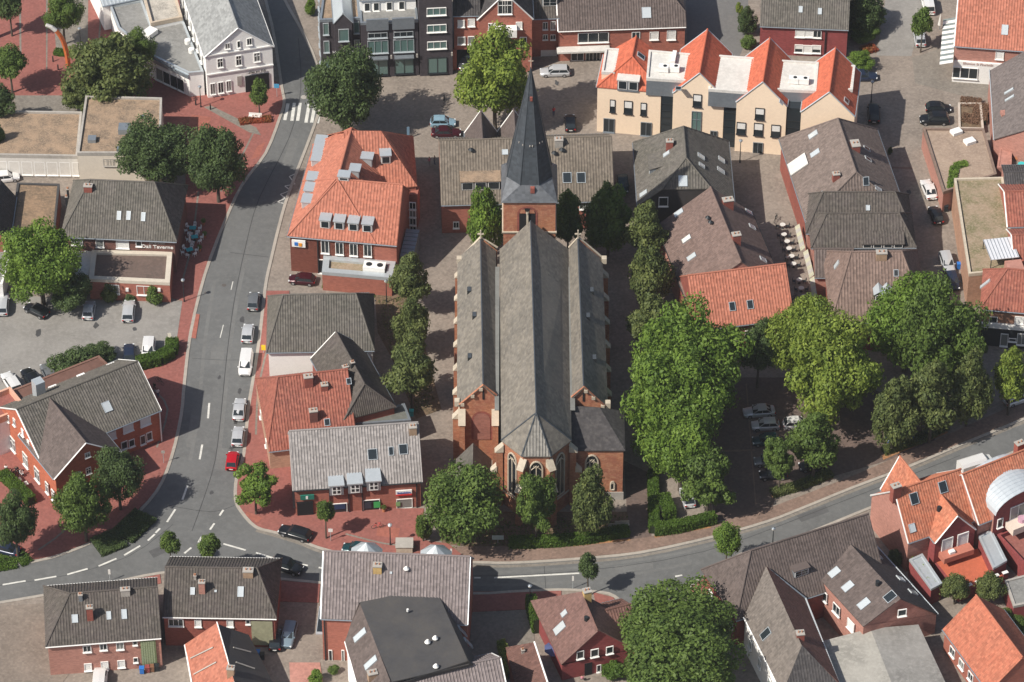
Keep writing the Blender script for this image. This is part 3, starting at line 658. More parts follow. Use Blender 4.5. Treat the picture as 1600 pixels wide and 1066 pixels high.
# ------------------------------------------------------------------ church
def church():
    b = B('church', 'long brick church with grey slate roofs and a tall pointed black spire', (713, 637), (888, 637), 10.4, wall=brick_or, roof=t_sl, cat='church')
    # nave with octagonal choir end
    V = dict(a=(838, 645, 17.3), b=(829, 345, 17.3), l0=(783, 688, 12), l1=(815, 713, 12), r1=(861, 713, 12), r0=(893, 688, 12))
    P = {k: b.L(*v) for k, v in V.items()}
    P['bl'] = Vector((P['l0'].x - .3, P['b'].y, 12)); P['br'] = Vector((P['r0'].x + .1, P['b'].y, 12))
    mb = MB()
    for f, mt, rb in ((('a', 'b', 'bl', 'l0'), t_sl, 0), (('a', 'b', 'br', 'r0'), t_sl, 0), (('a', 'l0', 'l1'), t_sl, 0), (('a', 'l1', 'r1'), mat('lead_battens', (.25, .24, .22), kind='tile', amt=.4), .42), (('a', 'r1', 'r0'), t_sl, 0)):
        PP, n, e, d = roof_poly(mb, [P[c] for c in f], mt, rib=rb, rh=.1); b.planes.append((PP, n))
    mb.build('nave_roof', b.root)
    c = MB()
    for k in ('b', 'l0', 'l1', 'r1', 'r0'): c.tube([P['a'], P[k]], .11, t_sp, 6)
    c.build('ridge_lead', b.root)
    w_ = MB(); L_ = ['bl', 'l0', 'l1', 'r1', 'r0', 'br']; cen = Vector((P['a'].x, P['a'].y))
    def inn(p, t=.3): q = Vector((p.x, p.y)) - cen; q = q * (1 - t / max(q.length, 1)); return cen + q if False else Vector((p.x - (t if p.x > cen.x else -t) * .7, p.y + (t if p.y < P['l0'].y + 1 else 0)))
    I = {k: inn(P[k]) for k in L_}
    for i in range(5): p, q = I[L_[i]], I[L_[i + 1]]; w_.poly([(p.x, p.y, -.2), (q.x, q.y, -.2), (q.x, q.y, 11.85), (p.x, p.y, 11.85)], brick_or)
    w_.build('nave_wall', b.root)
    # choir windows and buttresses
    def gothic(name, p, ang, w_, z0, z1, par=b.root, lights=2):
        h = z1 - z0; c = MB(); m = 12; pts = [(-w_ / 2, 0), (w_ / 2, 0), (w_ / 2, h - w_ * .8)]
        for i in range(1, 6): t = i / 6; pts.append((w_ / 2 * (1 - t ** 1.7), h - w_ * .8 + w_ * .8 * math.sin(t * math.pi / 2)))
        pts += [(0, h)]; pts += [(-x, z) for x, z in pts[2:-1][::-1]]
        g = MB(); g.poly([(x, -.02, z) for x, z in pts], mat('leaded_glass', (.02, .024, .028), .25, kind='flat', spec=.6))
        for i in range(len(pts)):
            a, q = Vector((pts[i][0], 0, pts[i][1])), Vector((pts[(i + 1) % len(pts)][0], 0, pts[(i + 1) % len(pts)][1])); c.tube([a + Vector((0, -.04, 0)), q + Vector((0, -.04, 0))], .13, stone, 5)
        for k in range(1, lights): x = -w_ / 2 + w_ * k / lights; c.box(x - .07, -.12, 0, x + .07, -.03, h - w_ * .55, stone)
        c.tube([(-w_ * .42, -.08, h - w_ * .9), (0, -.08, h - w_ * .45), (w_ * .42, -.08, h - w_ * .9)], .07, stone, 4)
        c.tube([(-w_ * .2, -.08, h - w_ * .45), (0, -.08, h - w_ * .75), (w_ * .2, -.08, h - w_ * .45)], .06, stone, 4)
        M = Matrix.Translation((p[0], p[1], z0)) @ Matrix.Rotation(ang, 4, 'Z'); o = c.build(name, par, M); q = g.build('pane', o); return o
    cc = Vector((P['a'].x, P['a'].y))
    for i, k in ((1, 0), (2, 0), (3, 0)):
        p, q = I[L_[i]], I[L_[i + 1]]; m_ = (p + q) / 2; d = (q - p).normalized(); n = Vector((d.y, -d.x)); gothic('choir_window', m_ + n * .06, math.atan2(d.y, d.x), 1.7, 3.2, 10.8)
    for k in ('l0', 'l1', 'r1', 'r0'):
        q = I[k]; d = (q - Vector((cen.x, P['l0'].y + .5))).normalized(); ang = math.atan2(d.y, d.x) + math.pi / 2
        c = MB(); c.box(-.4, -1.5, -.2, .4, 0, 6.4, brick_or); c.box(-.4, -.9, 6.4, .4, 0, 10.0, brick_or); o = c.build('buttress', b.root, Matrix.Translation((q.x, q.y, 0)) @ Matrix.Rotation(ang, 4, 'Z'))
        for ya, yb, za, zb_ in ((-1.7, -.8, 6.3, 7.4), (-1.1, .1, 9.9, 11.2)):
            c = MB(); i0 = len(c.v); c.v += [(-.5, ya, za), (.5, ya, za), (.5, yb, zb_), (-.5, yb, zb_), (-.5, yb, za), (.5, yb, za)]
            for f in ((0, 1, 2, 3), (1, 5, 2), (0, 3, 4), (0, 4, 5, 1), (4, 3, 2, 5)): c.face(f, stone)
            c.build('capstone', o)
    # plinth band
    c = MB()
    for i in range(5): p, q = I[L_[i]], I[L_[i + 1]]; c.tube([(p.x, p.y, 2.6), (q.x, q.y, 2.6)], .15, stone, 4)
    c.build('string_course', b.root)
    # side aisles under parallel roofs
    for sx, far, near, eo, va in ((-1, (751, 372), (755, 603), (714, 635), (776, 620)), (1, (903, 372), (912, 606), (950, 642), (893, 628))):
        r1 = b.L(*far, 14.1); r0 = b.L(*near, 14.1); ye = r0.y; yf = r1.y
        ex = b.L(*eo, 10.4).x; vx = b.L(*va, 12.2).x
        mb = MB()
        A = [Vector((r0.x, ye, 14.1)), Vector((r1.x, yf, 14.1)), Vector((ex + (r1.x - r0.x) * .5, yf, 10.3)), Vector((ex, ye, 10.3))]
        Bq = [A[0], A[1], Vector((vx + (r1.x - r0.x) * .3, yf, 12.0)), Vector((vx, ye, 12.0))]
        for f in (A, Bq): PP, n, e, d = roof_poly(mb, f, t_sl, rib=0); b.planes.append((PP, n))
        mb.build('aisle_roof', b.root)
        c = MB(); c.tube([A[0], A[1]], .12, t_sp, 6); c.build('ridge_lead', b.root)
        c = MB(); xm, xv = (min(ex, vx), max(ex, vx)); xa, xb = ex - sx * .35, vx
        for y in (ye + .3, yf - .3):
            zx = lambda x, s_=1: 0
            c.poly([(xa, y, -.2), (xa, y, 10.45), (r0.x, y, 13.95), (xb, y, 12.0), (xb, y, -.2)], brick_or)
        c.poly([(xa, ye + .3, -.2), (xa, yf - .3, -.2), (xa, yf - .3, 10.4), (xa, ye + .3, 10.4)], brick_or); c.build('aisle_wall', b.root)
        # coping stones, slit, cross
        c = MB(); yy = ye + .12
        c.tube([(xa - sx * .0, yy, 10.55), (r0.x, yy, 14.2), (xb, yy, 12.3)], .16, brick_or, 4); c.build('gable_coping', b.root)
        for t in (.12, .55, .9):
            c = MB(); x = xa + (r0.x - xa) * t; z = 10.3 + 3.6 * t; c.box(x - .25, yy - .22, z - .35, x + .25, yy + .1, z + .15, stone); c.build('kneeler_stone', b.root)
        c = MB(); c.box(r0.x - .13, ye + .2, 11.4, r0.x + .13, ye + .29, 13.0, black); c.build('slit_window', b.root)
        c = MB(); x, y = r1.x, yf - .2; c.box(x - .09, y - .09, 14, x + .09, y + .09, 15.7, stone); c.box(x - .45, y - .085, 14.9, x + .45, y + .085, 15.1, stone); c.build('gable_cross', b.root)
        c = MB(); c.tube([(xa, yf + .05, 10.55), (r1.x, yf + .05, 14.25), (xb, yf + .05, 12.3)], .18, stone, 4); c.build('gable_coping', b.root)
        for y in (ye + .6, yf - .6): c = MB(); c.box(ex - .35, y - .4, 10.1, ex + .35, y + .4, 11.0, stone); c.build('corner_stone', b.root)
        # buttresses and windows of the long side
        n = 7
        for i in range(n):
            y = ye + .8 + (yf - ye - 1.6) * i / (n - 1); x = xa
            c = MB(); c.box(min(x, x + sx * .95), y - .4, -.2, max(x, x + sx * .95), y + .4, 7.8, brick_or); o = c.build('buttress', b.root)
            c = MB(); X0, X1 = x + sx * 1.05, x
            c.poly([(X0, y - .5, 7.7), (X0, y + .5, 7.7), (X1, y + .5, 9.0), (X1, y - .5, 9.0)], stone)
            for g_ in (-.5, .5): c.poly([(X0, y + g_, 7.7), (X1, y + g_, 7.7), (X1, y + g_, 9.0)], stone)
            c.build('capstone', o)
            if i < n - 1: y2 = y + (yf - ye - 1.6) / (n - 1) / 2; gothic('aisle_window', (x + sx * .06, y2), math.pi / 2 * sx, 2.0, 2.5, 8.8, lights=3)
        # small roof hatches
        for t in ((.25, .5), (.7, .5), (.5, .3)):
            q = (A[0] * (1 - t[0]) + A[1] * t[0]) * (1 - t[1]) + (A[3] * (1 - t[0]) + A[2] * t[0]) * t[1]
            c = MB(); c.poly([(q.x - .25, q.y - .3, q.z + .35), (q.x + .25, q.y - .3, q.z + .35), (q.x + .25, q.y + .6, q.z + .4), (q.x - .25, q.y + .6, q.z + .4)], t_sp); c.box(q.x - .3, q.y - .33, q.z - .5, q.x + .3, q.y + .6, q.z + .33, darkm); c.build('roof_hatch', b.root)
        if sx == -1:   # blind arch in the east gable of the left aisle
            for w2, mt, off in ((2.9, brick_dk, .0), (2.3, mat('blind_panel', (.30, .135, .105), kind='brick', amt=.3), -.06)):
                c = MB(); pts = []; xc = (xa + xb) / 2 + .5; z1 = 9.2 - (2.9 - w2) * .5
                pts = [(xc - w2 / 2, 4), (xc + w2 / 2, 4)] + [(xc + w2 / 2 * math.cos(t), z1 - w2 * .6 + w2 * .6 * math.sin(t)) for t in np.linspace(0, math.pi, 11)]
                c.poly([(x, ye + .25 + off, z) for x, z in pts], mt); c.build('blind_arch', b.root)
            for x in (xa + .3, xb - .2):
                c = MB(); c.box(x - .4, ye - .9, -.2, x + .4, ye + .3, 7.9, brick_or); o = c.build('buttress', b.root)
                c = MB(); c.poly([(x - .5, ye - 1.1, 7.7), (x + .5, ye - 1.1, 7.7), (x + .5, ye + .3, 9.6), (x - .5, ye + .3, 9.6)], stone); c.poly([(x - .5, ye - 1.1, 7.7), (x - .5, ye + .3, 7.7), (x - .5, ye + .3, 9.6)], stone); c.poly([(x + .5, ye - 1.1, 7.7), (x + .5, ye + .3, 7.7), (x + .5, ye + .3, 9.6)], stone); c.build('capstone', o)
    # valley gutters
    for x0, x1 in ((P['l0'].x - .3, P['l0'].x - .9), (P['r0'].x - .1, P['r0'].x + .55)):
        c = MB(); c.box(min(x0, x1), P['l0'].y + 6, 12.0, max(x0, x1), P['b'].y - 4, 12.14, mat('lead_valley', (.20, .205, .195), .7, amt=.4)); c.build('valley_gutter', b.root)
    # sacristy on the right: lean roof with hip
    a = b.L(893, 705, 9.3); q = b.L(977, 704, 9.3)
    x0, x1, y0 = P['r0'].x - 1, q.x, q.y
    V = [Vector((x0, y0, 9.3)), Vector((x1, y0, 9.3)), Vector((x1, y0 + 8, 9.3)), Vector((x1 - 3.4, y0 + 6.3, 11.5)), Vector((x0, y0 + 6.3, 11.8)), Vector((x0, y0 + 8, 10.5))]
    mb = MB()
    for f in ((0, 1, 3, 4), (1, 2, 3), (3, 2, 5, 4)): PP, n, e, d = roof_poly(mb, [V[i] for i in f], t_dk if f[0] != 3 else t_dk, rib=0); b.planes.append((PP, n))
    mb.build('sacristy_roof', b.root)
    c = MB(); c.poly([(x0, y0 + .25, -.2), (x1 - .25, y0 + .25, -.2), (x1 - .25, y0 + .25, 9.2), (x0, y0 + .25, 9.2)], brick_or); c.poly([(x1 - .25, y0 + .25, -.2), (x1 - .25, y0 + 7.8, -.2), (x1 - .25, y0 + 7.8, 9.2), (x1 - .25, y0 + .25, 9.2)], brick_or); c.build('sacristy_wall', b.root)
    u, z = b.onF(925, 712, y0 + .2); gothic('sacristy_window', (u, y0 + .2), 0, 1.7, z - 4, z + .1, lights=3)
    u, z = b.onF(957, 760, y0 + .2); gothic('small_window', (u, y0 + .2), 0, .5, z - .6, z + .9, lights=1)
    c = MB(); c.box(x1 - 2.6, y0 + .1, -.2, x1 - .1, y0 + .22, 1.4, concrete); c.build('plinth', b.root)
    # low chapel on the left with pale gabled roof
    g = b.L(739, 712, 7.6); c = MB(); xl, xr = b.L(712, 745, 3.9).x, b.L(768, 745, 3.9).x; yb = P['l0'].y + 4.5
    y_n = b.L(740, 790, 2).y
    for f in ([(xl, y_n, 4.4), (g.x, y_n + 2.2, 7.4), (g.x, yb, 7.4), (xl, yb, 4.4)], [(xr, y_n, 4.4), (g.x, y_n + 2.2, 7.4), (g.x, yb, 7.4), (xr, yb, 4.4)], [(xl, y_n, 4.4), (xr, y_n, 4.4), (g.x, y_n + 2.2, 7.4)]): roof_poly(c, f, t_gy, rib=0)
    c.build('chapel_roof', b.root); c = MB(); c.box(xl + .2, y_n + .2, -.2, xr - .2, yb, 4.3, brick_or); c.build('chapel_wall', b.root)
    # tower
    zt = 19.9; f0, f1 = b.L(783, 317, zt), b.L(871.5, 317, zt); x0, x1, y0 = f0.x, f1.x, f0.y; W_ = x1 - x0; y1 = y0 + W_ + .6; cx, cy = (x0 + x1) / 2, (y0 + y1) / 2
    c = MB(); c.box(x0 + .3, y0 + .3, -.2, x1 - .3, y1 - .3, zt, brick_or); c.build('tower_wall', b.root)
    c = MB(); z = b.onF(827, 363, y0 + .2)[1]; c.box(x0 + .12, y0 + .12, z - .12, x1 - .12, y1 - .12, z + .1, stone); c.build('string_course', b.root)
    u, z = b.onF(823, 348, y0 + .2)
    zt2 = b.onF(826, 323, y0 + .2)[1]
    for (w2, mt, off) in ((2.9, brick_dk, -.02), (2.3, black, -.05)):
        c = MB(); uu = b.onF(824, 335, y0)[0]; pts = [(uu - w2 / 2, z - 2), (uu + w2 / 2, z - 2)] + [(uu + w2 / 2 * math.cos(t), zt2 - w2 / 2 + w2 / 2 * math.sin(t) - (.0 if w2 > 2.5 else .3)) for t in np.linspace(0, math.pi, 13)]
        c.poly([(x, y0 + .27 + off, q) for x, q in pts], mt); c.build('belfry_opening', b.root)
    c = MB(); c.box(uu - .14, y0 + .02, z - 2, uu + .14, y0 + .2, zt2 - .9, stone); c.cyl((uu, y0 + .1), .2, .2, zt2 - 1.2, zt2 - .9, stone, 8); c.build('mullion', b.root)
    for sg in (-1, 1):
        c = MB(); c.poly([(uu + sg * .2, y0 + .14, zt2 - 1.2), (uu + sg * 1.1, y0 + .14, zt2 - 1.2), (uu + sg * .9, y0 + .14, zt2 - .55), (uu + sg * .4, y0 + .14, zt2 - .45)], brick_or); c.build('spandrel', b.root)
    # spire: octagon rising out of a pyramid skirt
    o_, d_ = b.ray(829.5, 104); t = (cy - o_.y) / d_.y; tip = (o_ + d_ * t); tip = Vector((cx + .15, cy, tip.z))
    zs = zt + 2.3; r = 3.2; oc = [Vector((cx + r * 1.08 * math.cos(a), cy + r * 1.08 * math.sin(a), zs)) for a in (math.pi / 8 + i * math.pi / 4 for i in range(8))]
    mb = MB()
    for i in range(8): PP, n, e, d = roof_poly(mb, [oc[i], oc[(i + 1) % 8], tip], t_sp, th=.05, rib=0); b.planes.append((PP, n))
    # broaches and lower skirt continue the octagon down to the square
    sp = mb.build('spire', b.root)
    c = MB()
    for i in range(8): c.tube([oc[i] + Vector((0, 0, .05)), tip], [.09, .04], t_sp, 5)
    c.build('spire_ridges', sp)
    e8 = lambda a: Vector((cx + (r + 1.15) * math.cos(a), cy + (r + 1.15) * math.sin(a), zs - 2.9))
    mb = MB(); cor = [Vector((x0, y0, zt)), Vector((x1, y0, zt)), Vector((x1, y1, zt)), Vector((x0, y1, zt))]
    # octagon indices: faces centred at 0,45,...; front face between idx 5 (x-) and 6 (x+)
    idx = {0: (5, 4), 1: (6, 7), 2: (0, 1), 3: (2, 3)}
    fr = [(0, 1, 6, 5), (1, 2, 0, 7), (2, 3, 2, 1), (3, 0, 4, 3)]
    for a, q, i2, i3 in fr: PP, n, e, d = roof_poly(mb, [cor[a], cor[q], oc[i2], oc[i3]], t_sk, th=.05, rib=0); b.planes.append((PP, n))
    for k, (i2, i3) in idx.items(): PP, n, e, d = roof_poly(mb, [cor[k], oc[i2], oc[i3]], t_sk, th=.05, rib=0)
    mb.build('spire_skirt', b.root)
    c = MB(); c.cyl((tip.x, tip.y), .06, .04, tip.z - .5, tip.z + 1.6, stone, 6); c.box(tip.x - .35, tip.y - .04, tip.z + .9, tip.x + .35, tip.y + .04, tip.z + 1.0, stone); c.build('spire_cross', b.root)
    for px, py, mt in ((832, 299, redp), (830, 155, brick_dk)):
        q, n = b.hit(px, py); c = MB(); k = 1 if py > 200 else .6; c.box(q.x - .3 * k, q.y - .25, q.z - .2, q.x + .3 * k, q.y + .6, q.z + .65 * k, brick_dk); c.build('spire_hatch', b.root)
    for px, py in ((811, 222), (817, 226), (828, 228), (832, 228), (843, 223), (847, 221)):
        q, n = b.hit(px, py); c = MB(); c.cyl((q.x, q.y - .1), .09, .07, q.z - .1, q.z + .15, concrete, 6); c.build('snow_hook', b.root)
    return b
church()
# ------------------------------------------------------------------ buildings, top row
b = B('gabled_house', 'big white gabled house with slate roof at the road corner', (319, 90), (428, 73), 8, white, t_wh)
b.full(22, 8, 12.6, ax='y', rib=0, ov=.25, verge=trimw, gut=trimw)
b.wp(.12, (351, 66, 360, 77), (370, 63, 376, 75, '1'), (385, 59, 394, 71), (339, 90, 349, 106, 'x'), (368, 86, 378, 103, 'x'), (396, 81, 407, 97, 'x'), (328, 129, 337, 148), (340, 127, 350, 146), (353, 125, 362, 143))
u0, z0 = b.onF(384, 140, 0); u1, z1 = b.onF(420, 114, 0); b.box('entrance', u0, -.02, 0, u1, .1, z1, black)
for y in (80, 110): u, z = b.onF(373, y + 1, 0); b.box('string_course', .2, -.06, z, b.W - .2, .11, z + .22, trimw)
u, z = b.onF(374, 125, .12); b.box('niche', u - .35, -.03, z - 1, u + .35, .1, z + .8, concrete)
u, z = b.onF(400, 111, .12); b.text('...alles am Eck', u, .0, z - .2, .55, darkm)
for i in range(6): b.win('L', .1, 3 + i * 3, 4.9, 1, 1.5, 'x')
a = B('shop_annex', 'flat-roofed white shop annex left of the slate-roofed house', (240, 90), (295, 116), 4.4, white, cat='shop')
a.flatpx([(172, 11), (185, 45), (240, 90), (295, 116), (318, 114), (285, 30), (236, 40), (222, 2)], 4.4, roof=felt_l, pm=zincl)
p0 = a.L(240, 90, 4.4); W_ = a.W
for t in (.15, .35, .55, .75): a.win('F', .0, W_ * t, .4, 1.5, 2.4, '1')
a.box('fascia', -.1, -.25, 3.6, W_, -.05, 4.3, zinc)
for x, y in ((293, 68), (299, 82)): q = a.L(x, y, 4.4); c = MB(); c.cyl((q.x, q.y), .45, .45, 4.4, 5.1, trimw, 12); c.build('roof_vent', a.root)
q = a.L(236, 55, 4.4); a.box('roof_unit', q.x - 1, q.y - 1, 4.4, q.x + .6, q.y + 1, 5.2, trimw)
a = B('terrace_annex', 'low annex with walled gravel roof terrace beside the white house', (236, 40), (285, 30), 5, white, cat='annex')
a.flatpx([(236, 40), (285, 30), (270, -20), (222, -12)], 5.2, roof=mat('gravel', (.45, .42, .37), amt=1, s=3), pm=mat('beige_cap', (.5, .42, .33)), par=.5)
a = B('metal_roof_house', 'low white building with pale blue metal roof at the top edge', (160, 10), (222, -3), 5, white, zincl, cat='house')
a.full(9, 5, 6.5, rib=.6, rh=.04)
b = B('civic_hall', 'flat moss-roofed hall with white fascia and window strip', (0, 244), (121, 246), 3.8, mat('fascia_dull_white', (.62, .60, .56), amt=.2), cat='hall')
b.flatpx([(-60, 243), (121, 246), (128, 177), (-60, 174)], 3.9, roof=moss, pm=concrete)
for i in range(10): b.win('F', -.02, 11.5 - i * 1.9 if i < 8 else 11.5 - i * 1.9, .4, 1.6, 2.5, '1')
b = B('hall_block', 'taller moss-roofed block with pale walls and a small grid window', (121, 240), (250, 241), 6, mat('beige_render', (.66, .60, .51), amt=.15), cat='hall')
b.flatpx([(121, 241), (250, 241), (253, 155), (134, 152)], 6, roof=moss, pm=concrete)
b.wp(-.02, (161, 248, 185, 259, '34x'), fm=concrete)
for x, y, s_ in ((144, 220, .6), (195, 205, .9), (222, 184, .3), (188, 236, .5)): q = b.L(x, y, 6); b.box('roof_unit', q.x - s_, q.y - s_, 6, q.x + s_, q.y + s_, 6 + s_, zinc)

b = B('dark_brick_block', 'dark brick shop block with glazed bays and roof terrace', (566, 122), (709, 115), 0, brick_bk, t_gl, cat='building')
W_ = b.W
b.flat([(0, 0), (W_ * .62, 0), (W_ * .62, 14), (0, 14)], 10.4, roof=felt_l, par=.2, pm=zinc)
b.wing(W_ * .62, -.4, W_, 12, 15.2, 17.6, 'y', rib=0, roof=zincl, ov=.15)
b.wing(0, 3, W_ * .62, 13, 12.6, 17.5, 'x', roof=t_gl, wall=white, ov=.2, zb=10.3)
for i, u in enumerate((W_ * .18, W_ * .46)):
    b.box('bay_panel', u - 1.7, -.35, 9.2, u + 1.7, -.02, 11.3, zinc); b.win('F', -.02, u, 4.7, 3.2, 2.4, '3', zincl, glass_g); b.win('F', -.02, u, 7.6, 3, 1.0, '3', zincl); b.win('F', -.02, u, .5, 3.0, 3.2, '2', darkm, glass_g)
    b.box('awning', u - 1.5, -.9, 3.9, u + 1.5, -.02, 4.1, zinc)
for z in (5.2, 8.4, 11.6): b.win('F', -.3, W_ * .82, z, 3.0, 1.4, '3', trimw, glass_g)
b.win('F', -.3, W_ * .82, .5, 3, 3, '2', darkm, glass_g)
for u in (.08, .32, .60, .98): b.box('wall_lamp', W_ * u - .12, -.65, 3.9, W_ * u + .12, -.42, 4.5, concrete)
for u in (1.2, 2.6, 4.6, 6.5): b.win('F', 2.98 + .2, u, 10.4, .9, 1.6, '1', trimw)
# corner turret part
b.flat([(-6.2, 1.5), (0, 1.5), (0, 13), (-4.5, 15)], 10.2, roof=moss, par=.25, pm=zinc)
b.wing(-4.1, .2, -1.2, 8, 10.6, 12.4, 'y', roof=zincl, rib=.6, rh=.04, ov=.1)
b.win('F', .12, -2.65, 7.2, 1.6, 2.3, '1', zincl, glass_g); b.win('F', .12, -2.65, .5, 2.2, 3.0, '2', darkm)
b.text('Hot Hüpper', -2.65, .1, 4.9, .72, trimw, name='sign_lettering')
for z in (.6, 4.2, 7.6):
    for u in (-5.3, -.6): b.win('F', 1.45, u, z, .9, 2.2, '1', zincl, glass_g)
for i in range(4):
    for z in (1, 4.4, 7.6): b.win('L', -6.2 + .1 * i, 3 + i * 2.6, z, 1.2, 1.6, '1', zincl, glass_g)
b = B('brick_house', 'red brick house with gabled bay and white balcony above a passage', (709, 115), (833, 113), 0, brick, t_dk)
W_ = b.W
b.wing(0, .6, W_ * .34, 12, 10.6, 16, ov=.2, zb=4.0); b.wing(W_ * .30, 0, W_, 12, 10.2, 15.2, 'y', ov=.2, verge=trimw)
b.wp(.75, (715, 62 - 5, 727, 74 - 5, '1'), (731, 57, 742, 69, '1'), (715, 31, 726, 42, 's'), (731, 29, 742, 41, 's'))
b.wp(.1, (763, 36, 774, 47, 's'), (757, 60, 767, 72, '1'), (812, 58, 823, 71, '1'), (806, 34, 816, 45, 's'), (778, 0, 800, 22, '3x'))
q = b.onF(790, 45, 0); b.box('balcony', q[0] - 1.7, -1.3, q[1] - .8, q[0] + 1.7, .1, q[1] + .6, trimw)
for u in (.2, W_ * .33): b.box('pillar', u - .3, .7, -.2, u + .3, 1.2, 4.1, brick)
b = B('long_house', 'brick house with long dark brown roof and wide shop window band', (872, 49), (1072, 42), 6, brick, t_br)
b.full(14, 6, 12.2, hb=(5, .25), verge=trimw, gut=trimw)
b.wing(-4.2, 1.5, .3, 12, 7.4, 10.8, roof=t_dm, ov=.2)
b.wp(.3, (903, 50, 951, 67, '3'), (987, 49, 1000, 62), (1015, 49, 1029, 62, 's'), (1042, 47, 1056, 62, 's'), (892, 82, 912, 95, '2'), (915, 81, 938, 95, '4'))
b.box('awning_slab', -.2, -1.2, 2.5, 8, .25, 2.8, felt_w); b.wp(1.7, (848, 54, 856, 62), (860, 54, 868, 62), (848, 34, 856, 46), (860, 33, 868, 46), (845, 78, 870, 90, 's'))
b.sky((1010, 20, 1.4, 1.7)); b.dorm((859, 10, 2.4, 1.6, 3), st='x')
b = B('maroon_house', 'maroon brick house with grey roof and white-shuttered windows', (1187, 41), (1326, 47), 5.6, brick_mar, t_gy)
b.full(12, 5.6, 10.4, rib=.36); b.wp(.3, (1243, 46, 1257, 58, 's'), (1257, 46, 1270, 58, 's'), (1271, 47, 1283, 59), (1242, 69, 1254, 82, 'h'), (1255, 70, 1268, 83, 's'), (1269, 70, 1282, 83, 'h'))
b.sky((1251, 15, .6, 1), (1281, 18, .6, 1)); b.box('downpipe', b.W * .74, .1, 0, b.W * .74 + .14, .25, 5.4, darkm)
b = B('shop', 'white-fronted shop under a bright orange tiled roof with striped awning', (1491, 72), (1610, 81), 6.8, brick_pk, t_or, cat='shop')
b.full(16, 6.8, 13.2, rib=.42, verge=trimw); b.box('shop_front', .1, -.1, 0, b.W, .28, 4.0, trimw)
b.wp(-.12, (1501, 105, 1527, 124, '2'), (1489, 104, 1500, 122, '1'), gm=glass); b.wp(.3, (1556, 80, 1568, 93, 's')); b.sky((1570, 47, 1, 1.6))
u, z = b.onF(1528, 100, -.1); b.text('Blumen & Floristik', u, -.12, z - .25, .62, mat('faded_sign', (.55, .42, .38)), name='sign_lettering'); b.box('fascia_pattern', 6.4, -.16, .9, 7.6, -.12, 2.0, mat('pink_print', (.7, .35, .33)))
for i in range(9):
    c = MB(); z = 5.2; y = -3 + i * 1.3 + 1.2; c.poly([(-2.0, y, 4.4), (-.0, y, 5.0), (-.0, y + .7, 5.0), (-2.0, y + .7, 4.4)], trimw); c.poly([(-2.0, y + .7, 4.4), (0, y + .7, 5.0), (0, y + 1.3, 5.0), (-2, y + 1.3, 4.4)], mat('awning_grey', (.20, .24, .24))); c.build('awning_stripe', b.root)

# cream residential block
b = B('cream_block', 'cream apartment block with four orange gabled wings and pale flat roofs', (931, 206), (1224, 232), 0, cream, t_or2, cat='building')
def cu(px, py): q = b.L(px, py, 0); return q.x, q.y
u = [cu(931, 206), cu(1031, 220), cu(1049, 222), cu(1128, 234), cu(1147, 236), cu(1225, 247), cu(1247, 250), cu(1330, 262)]
b.wing(u[0][0], 0, u[1][0], 8.2, 8.6, 12.6, 'y', ha=(3, 0), rib=.55, rh=.05, ov=.12, gut=zincl)
for i, hh in ((2, 9.4), (4, 9.4), (6, 9.2)): b.wing(u[i][0], u[i][1], u[i + 1][0], u[i][1] + 11, hh, hh + 4.2, 'y', rib=.55, rh=.05, ov=.05, gut=zincl, verge=zincl, gov=.03)
def fl(i, pts, z, wl=zinc): 
    q = [b.L(x, y, z) for x, y in pts]; b.flat([(p.x, p.y) for p in q], z, roof=felt_w, wall=wl, par=.25, pm=felt_w, zb=8.0)
fl(0, [(1010, 124), (1076, 128), (1082, 86), (1014, 80)], 11.0); fl(1, [(1107, 141), (1174, 146), (1180, 92), (1112, 87)], 11.0); fl(2, [(1206, 141), (1275, 144), (1279, 99), (1210, 95)], 11.0); fl(3, [(1309, 141), (1332, 142), (1336, 104), (1311, 102)], 10.5); fl(4, [(940, 114), (960, 115), (967, 78), (946, 77)], 10.4, cream)
for i in (1, 3, 5):
    x0, x1 = u[i][0], u[i + 1][0]; b.box('glass_link', x0 + .02, u[i][1] + .8, -.2, x1 - .02, 8, 9.0, glass)
    for k in range(1, 6): b.box('link_mullion', x0, u[i][1] + .7, k * 1.3, x1, u[i][1] + .78, k * 1.3 + .08, darkm)
for x, y in ((1037, 111), (1054, 111), (1240, 129), (1256, 130)): q = b.L(x, y, 11.0); c = MB(); c.box(q.x - .75, q.y - .5, 11.1, q.x + .75, q.y + .5, 12.0, trimw); c.cyl((q.x + .2, q.y), .3, .3, 12.0, 12.03, darkm, 10); c.build('cooling_unit', b.root)
q = b.L(1053, 92, 11); b.box('duct', q.x - .3, q.y - 1.5, 11.1, q.x + .3, q.y + 1.2, 11.7, trimw)
fr = -.02
for st, rs in (('h', [(953, 155, 961, 175), (975, 157, 988, 178), (1001, 160, 1010, 180), (1083, 147, 1096, 167), (1180, 168, 1194, 187), (1151, 191, 1165, 210), (1178, 192, 1192, 212), (1205, 195, 1219, 214), (1262, 222, 1276, 240)]), ('2', [(943, 184, 960, 207), (1001, 190, 1018, 213), (1110, 204, 1120, 226), (1177, 222, 1191, 246)]), ('2x', [(1081, 173, 1095, 209)])):
    for r in rs: b.wp([v for x, v in ((1040, .1), (1140, u[2][1]), (1236, u[4][1]), (2000, u[6][1])) if r[0] < x][0] + .01, r, st=st, fm=zinc if st != 'h' else darkm, gm=glass_g if st == '2x' else glass)
b.dorm((981, 141, 3.2, 1.8, 2.2), kind='flat', st='1', top=felt_w)
b.sky((1001, 88, 1, 1.4, glass), (1060, 139, .9, .9, glass), (1220, 160, .8, .8), (1322, 158, 1, 1, glass))
q = b.onF(1236, 165, 3)

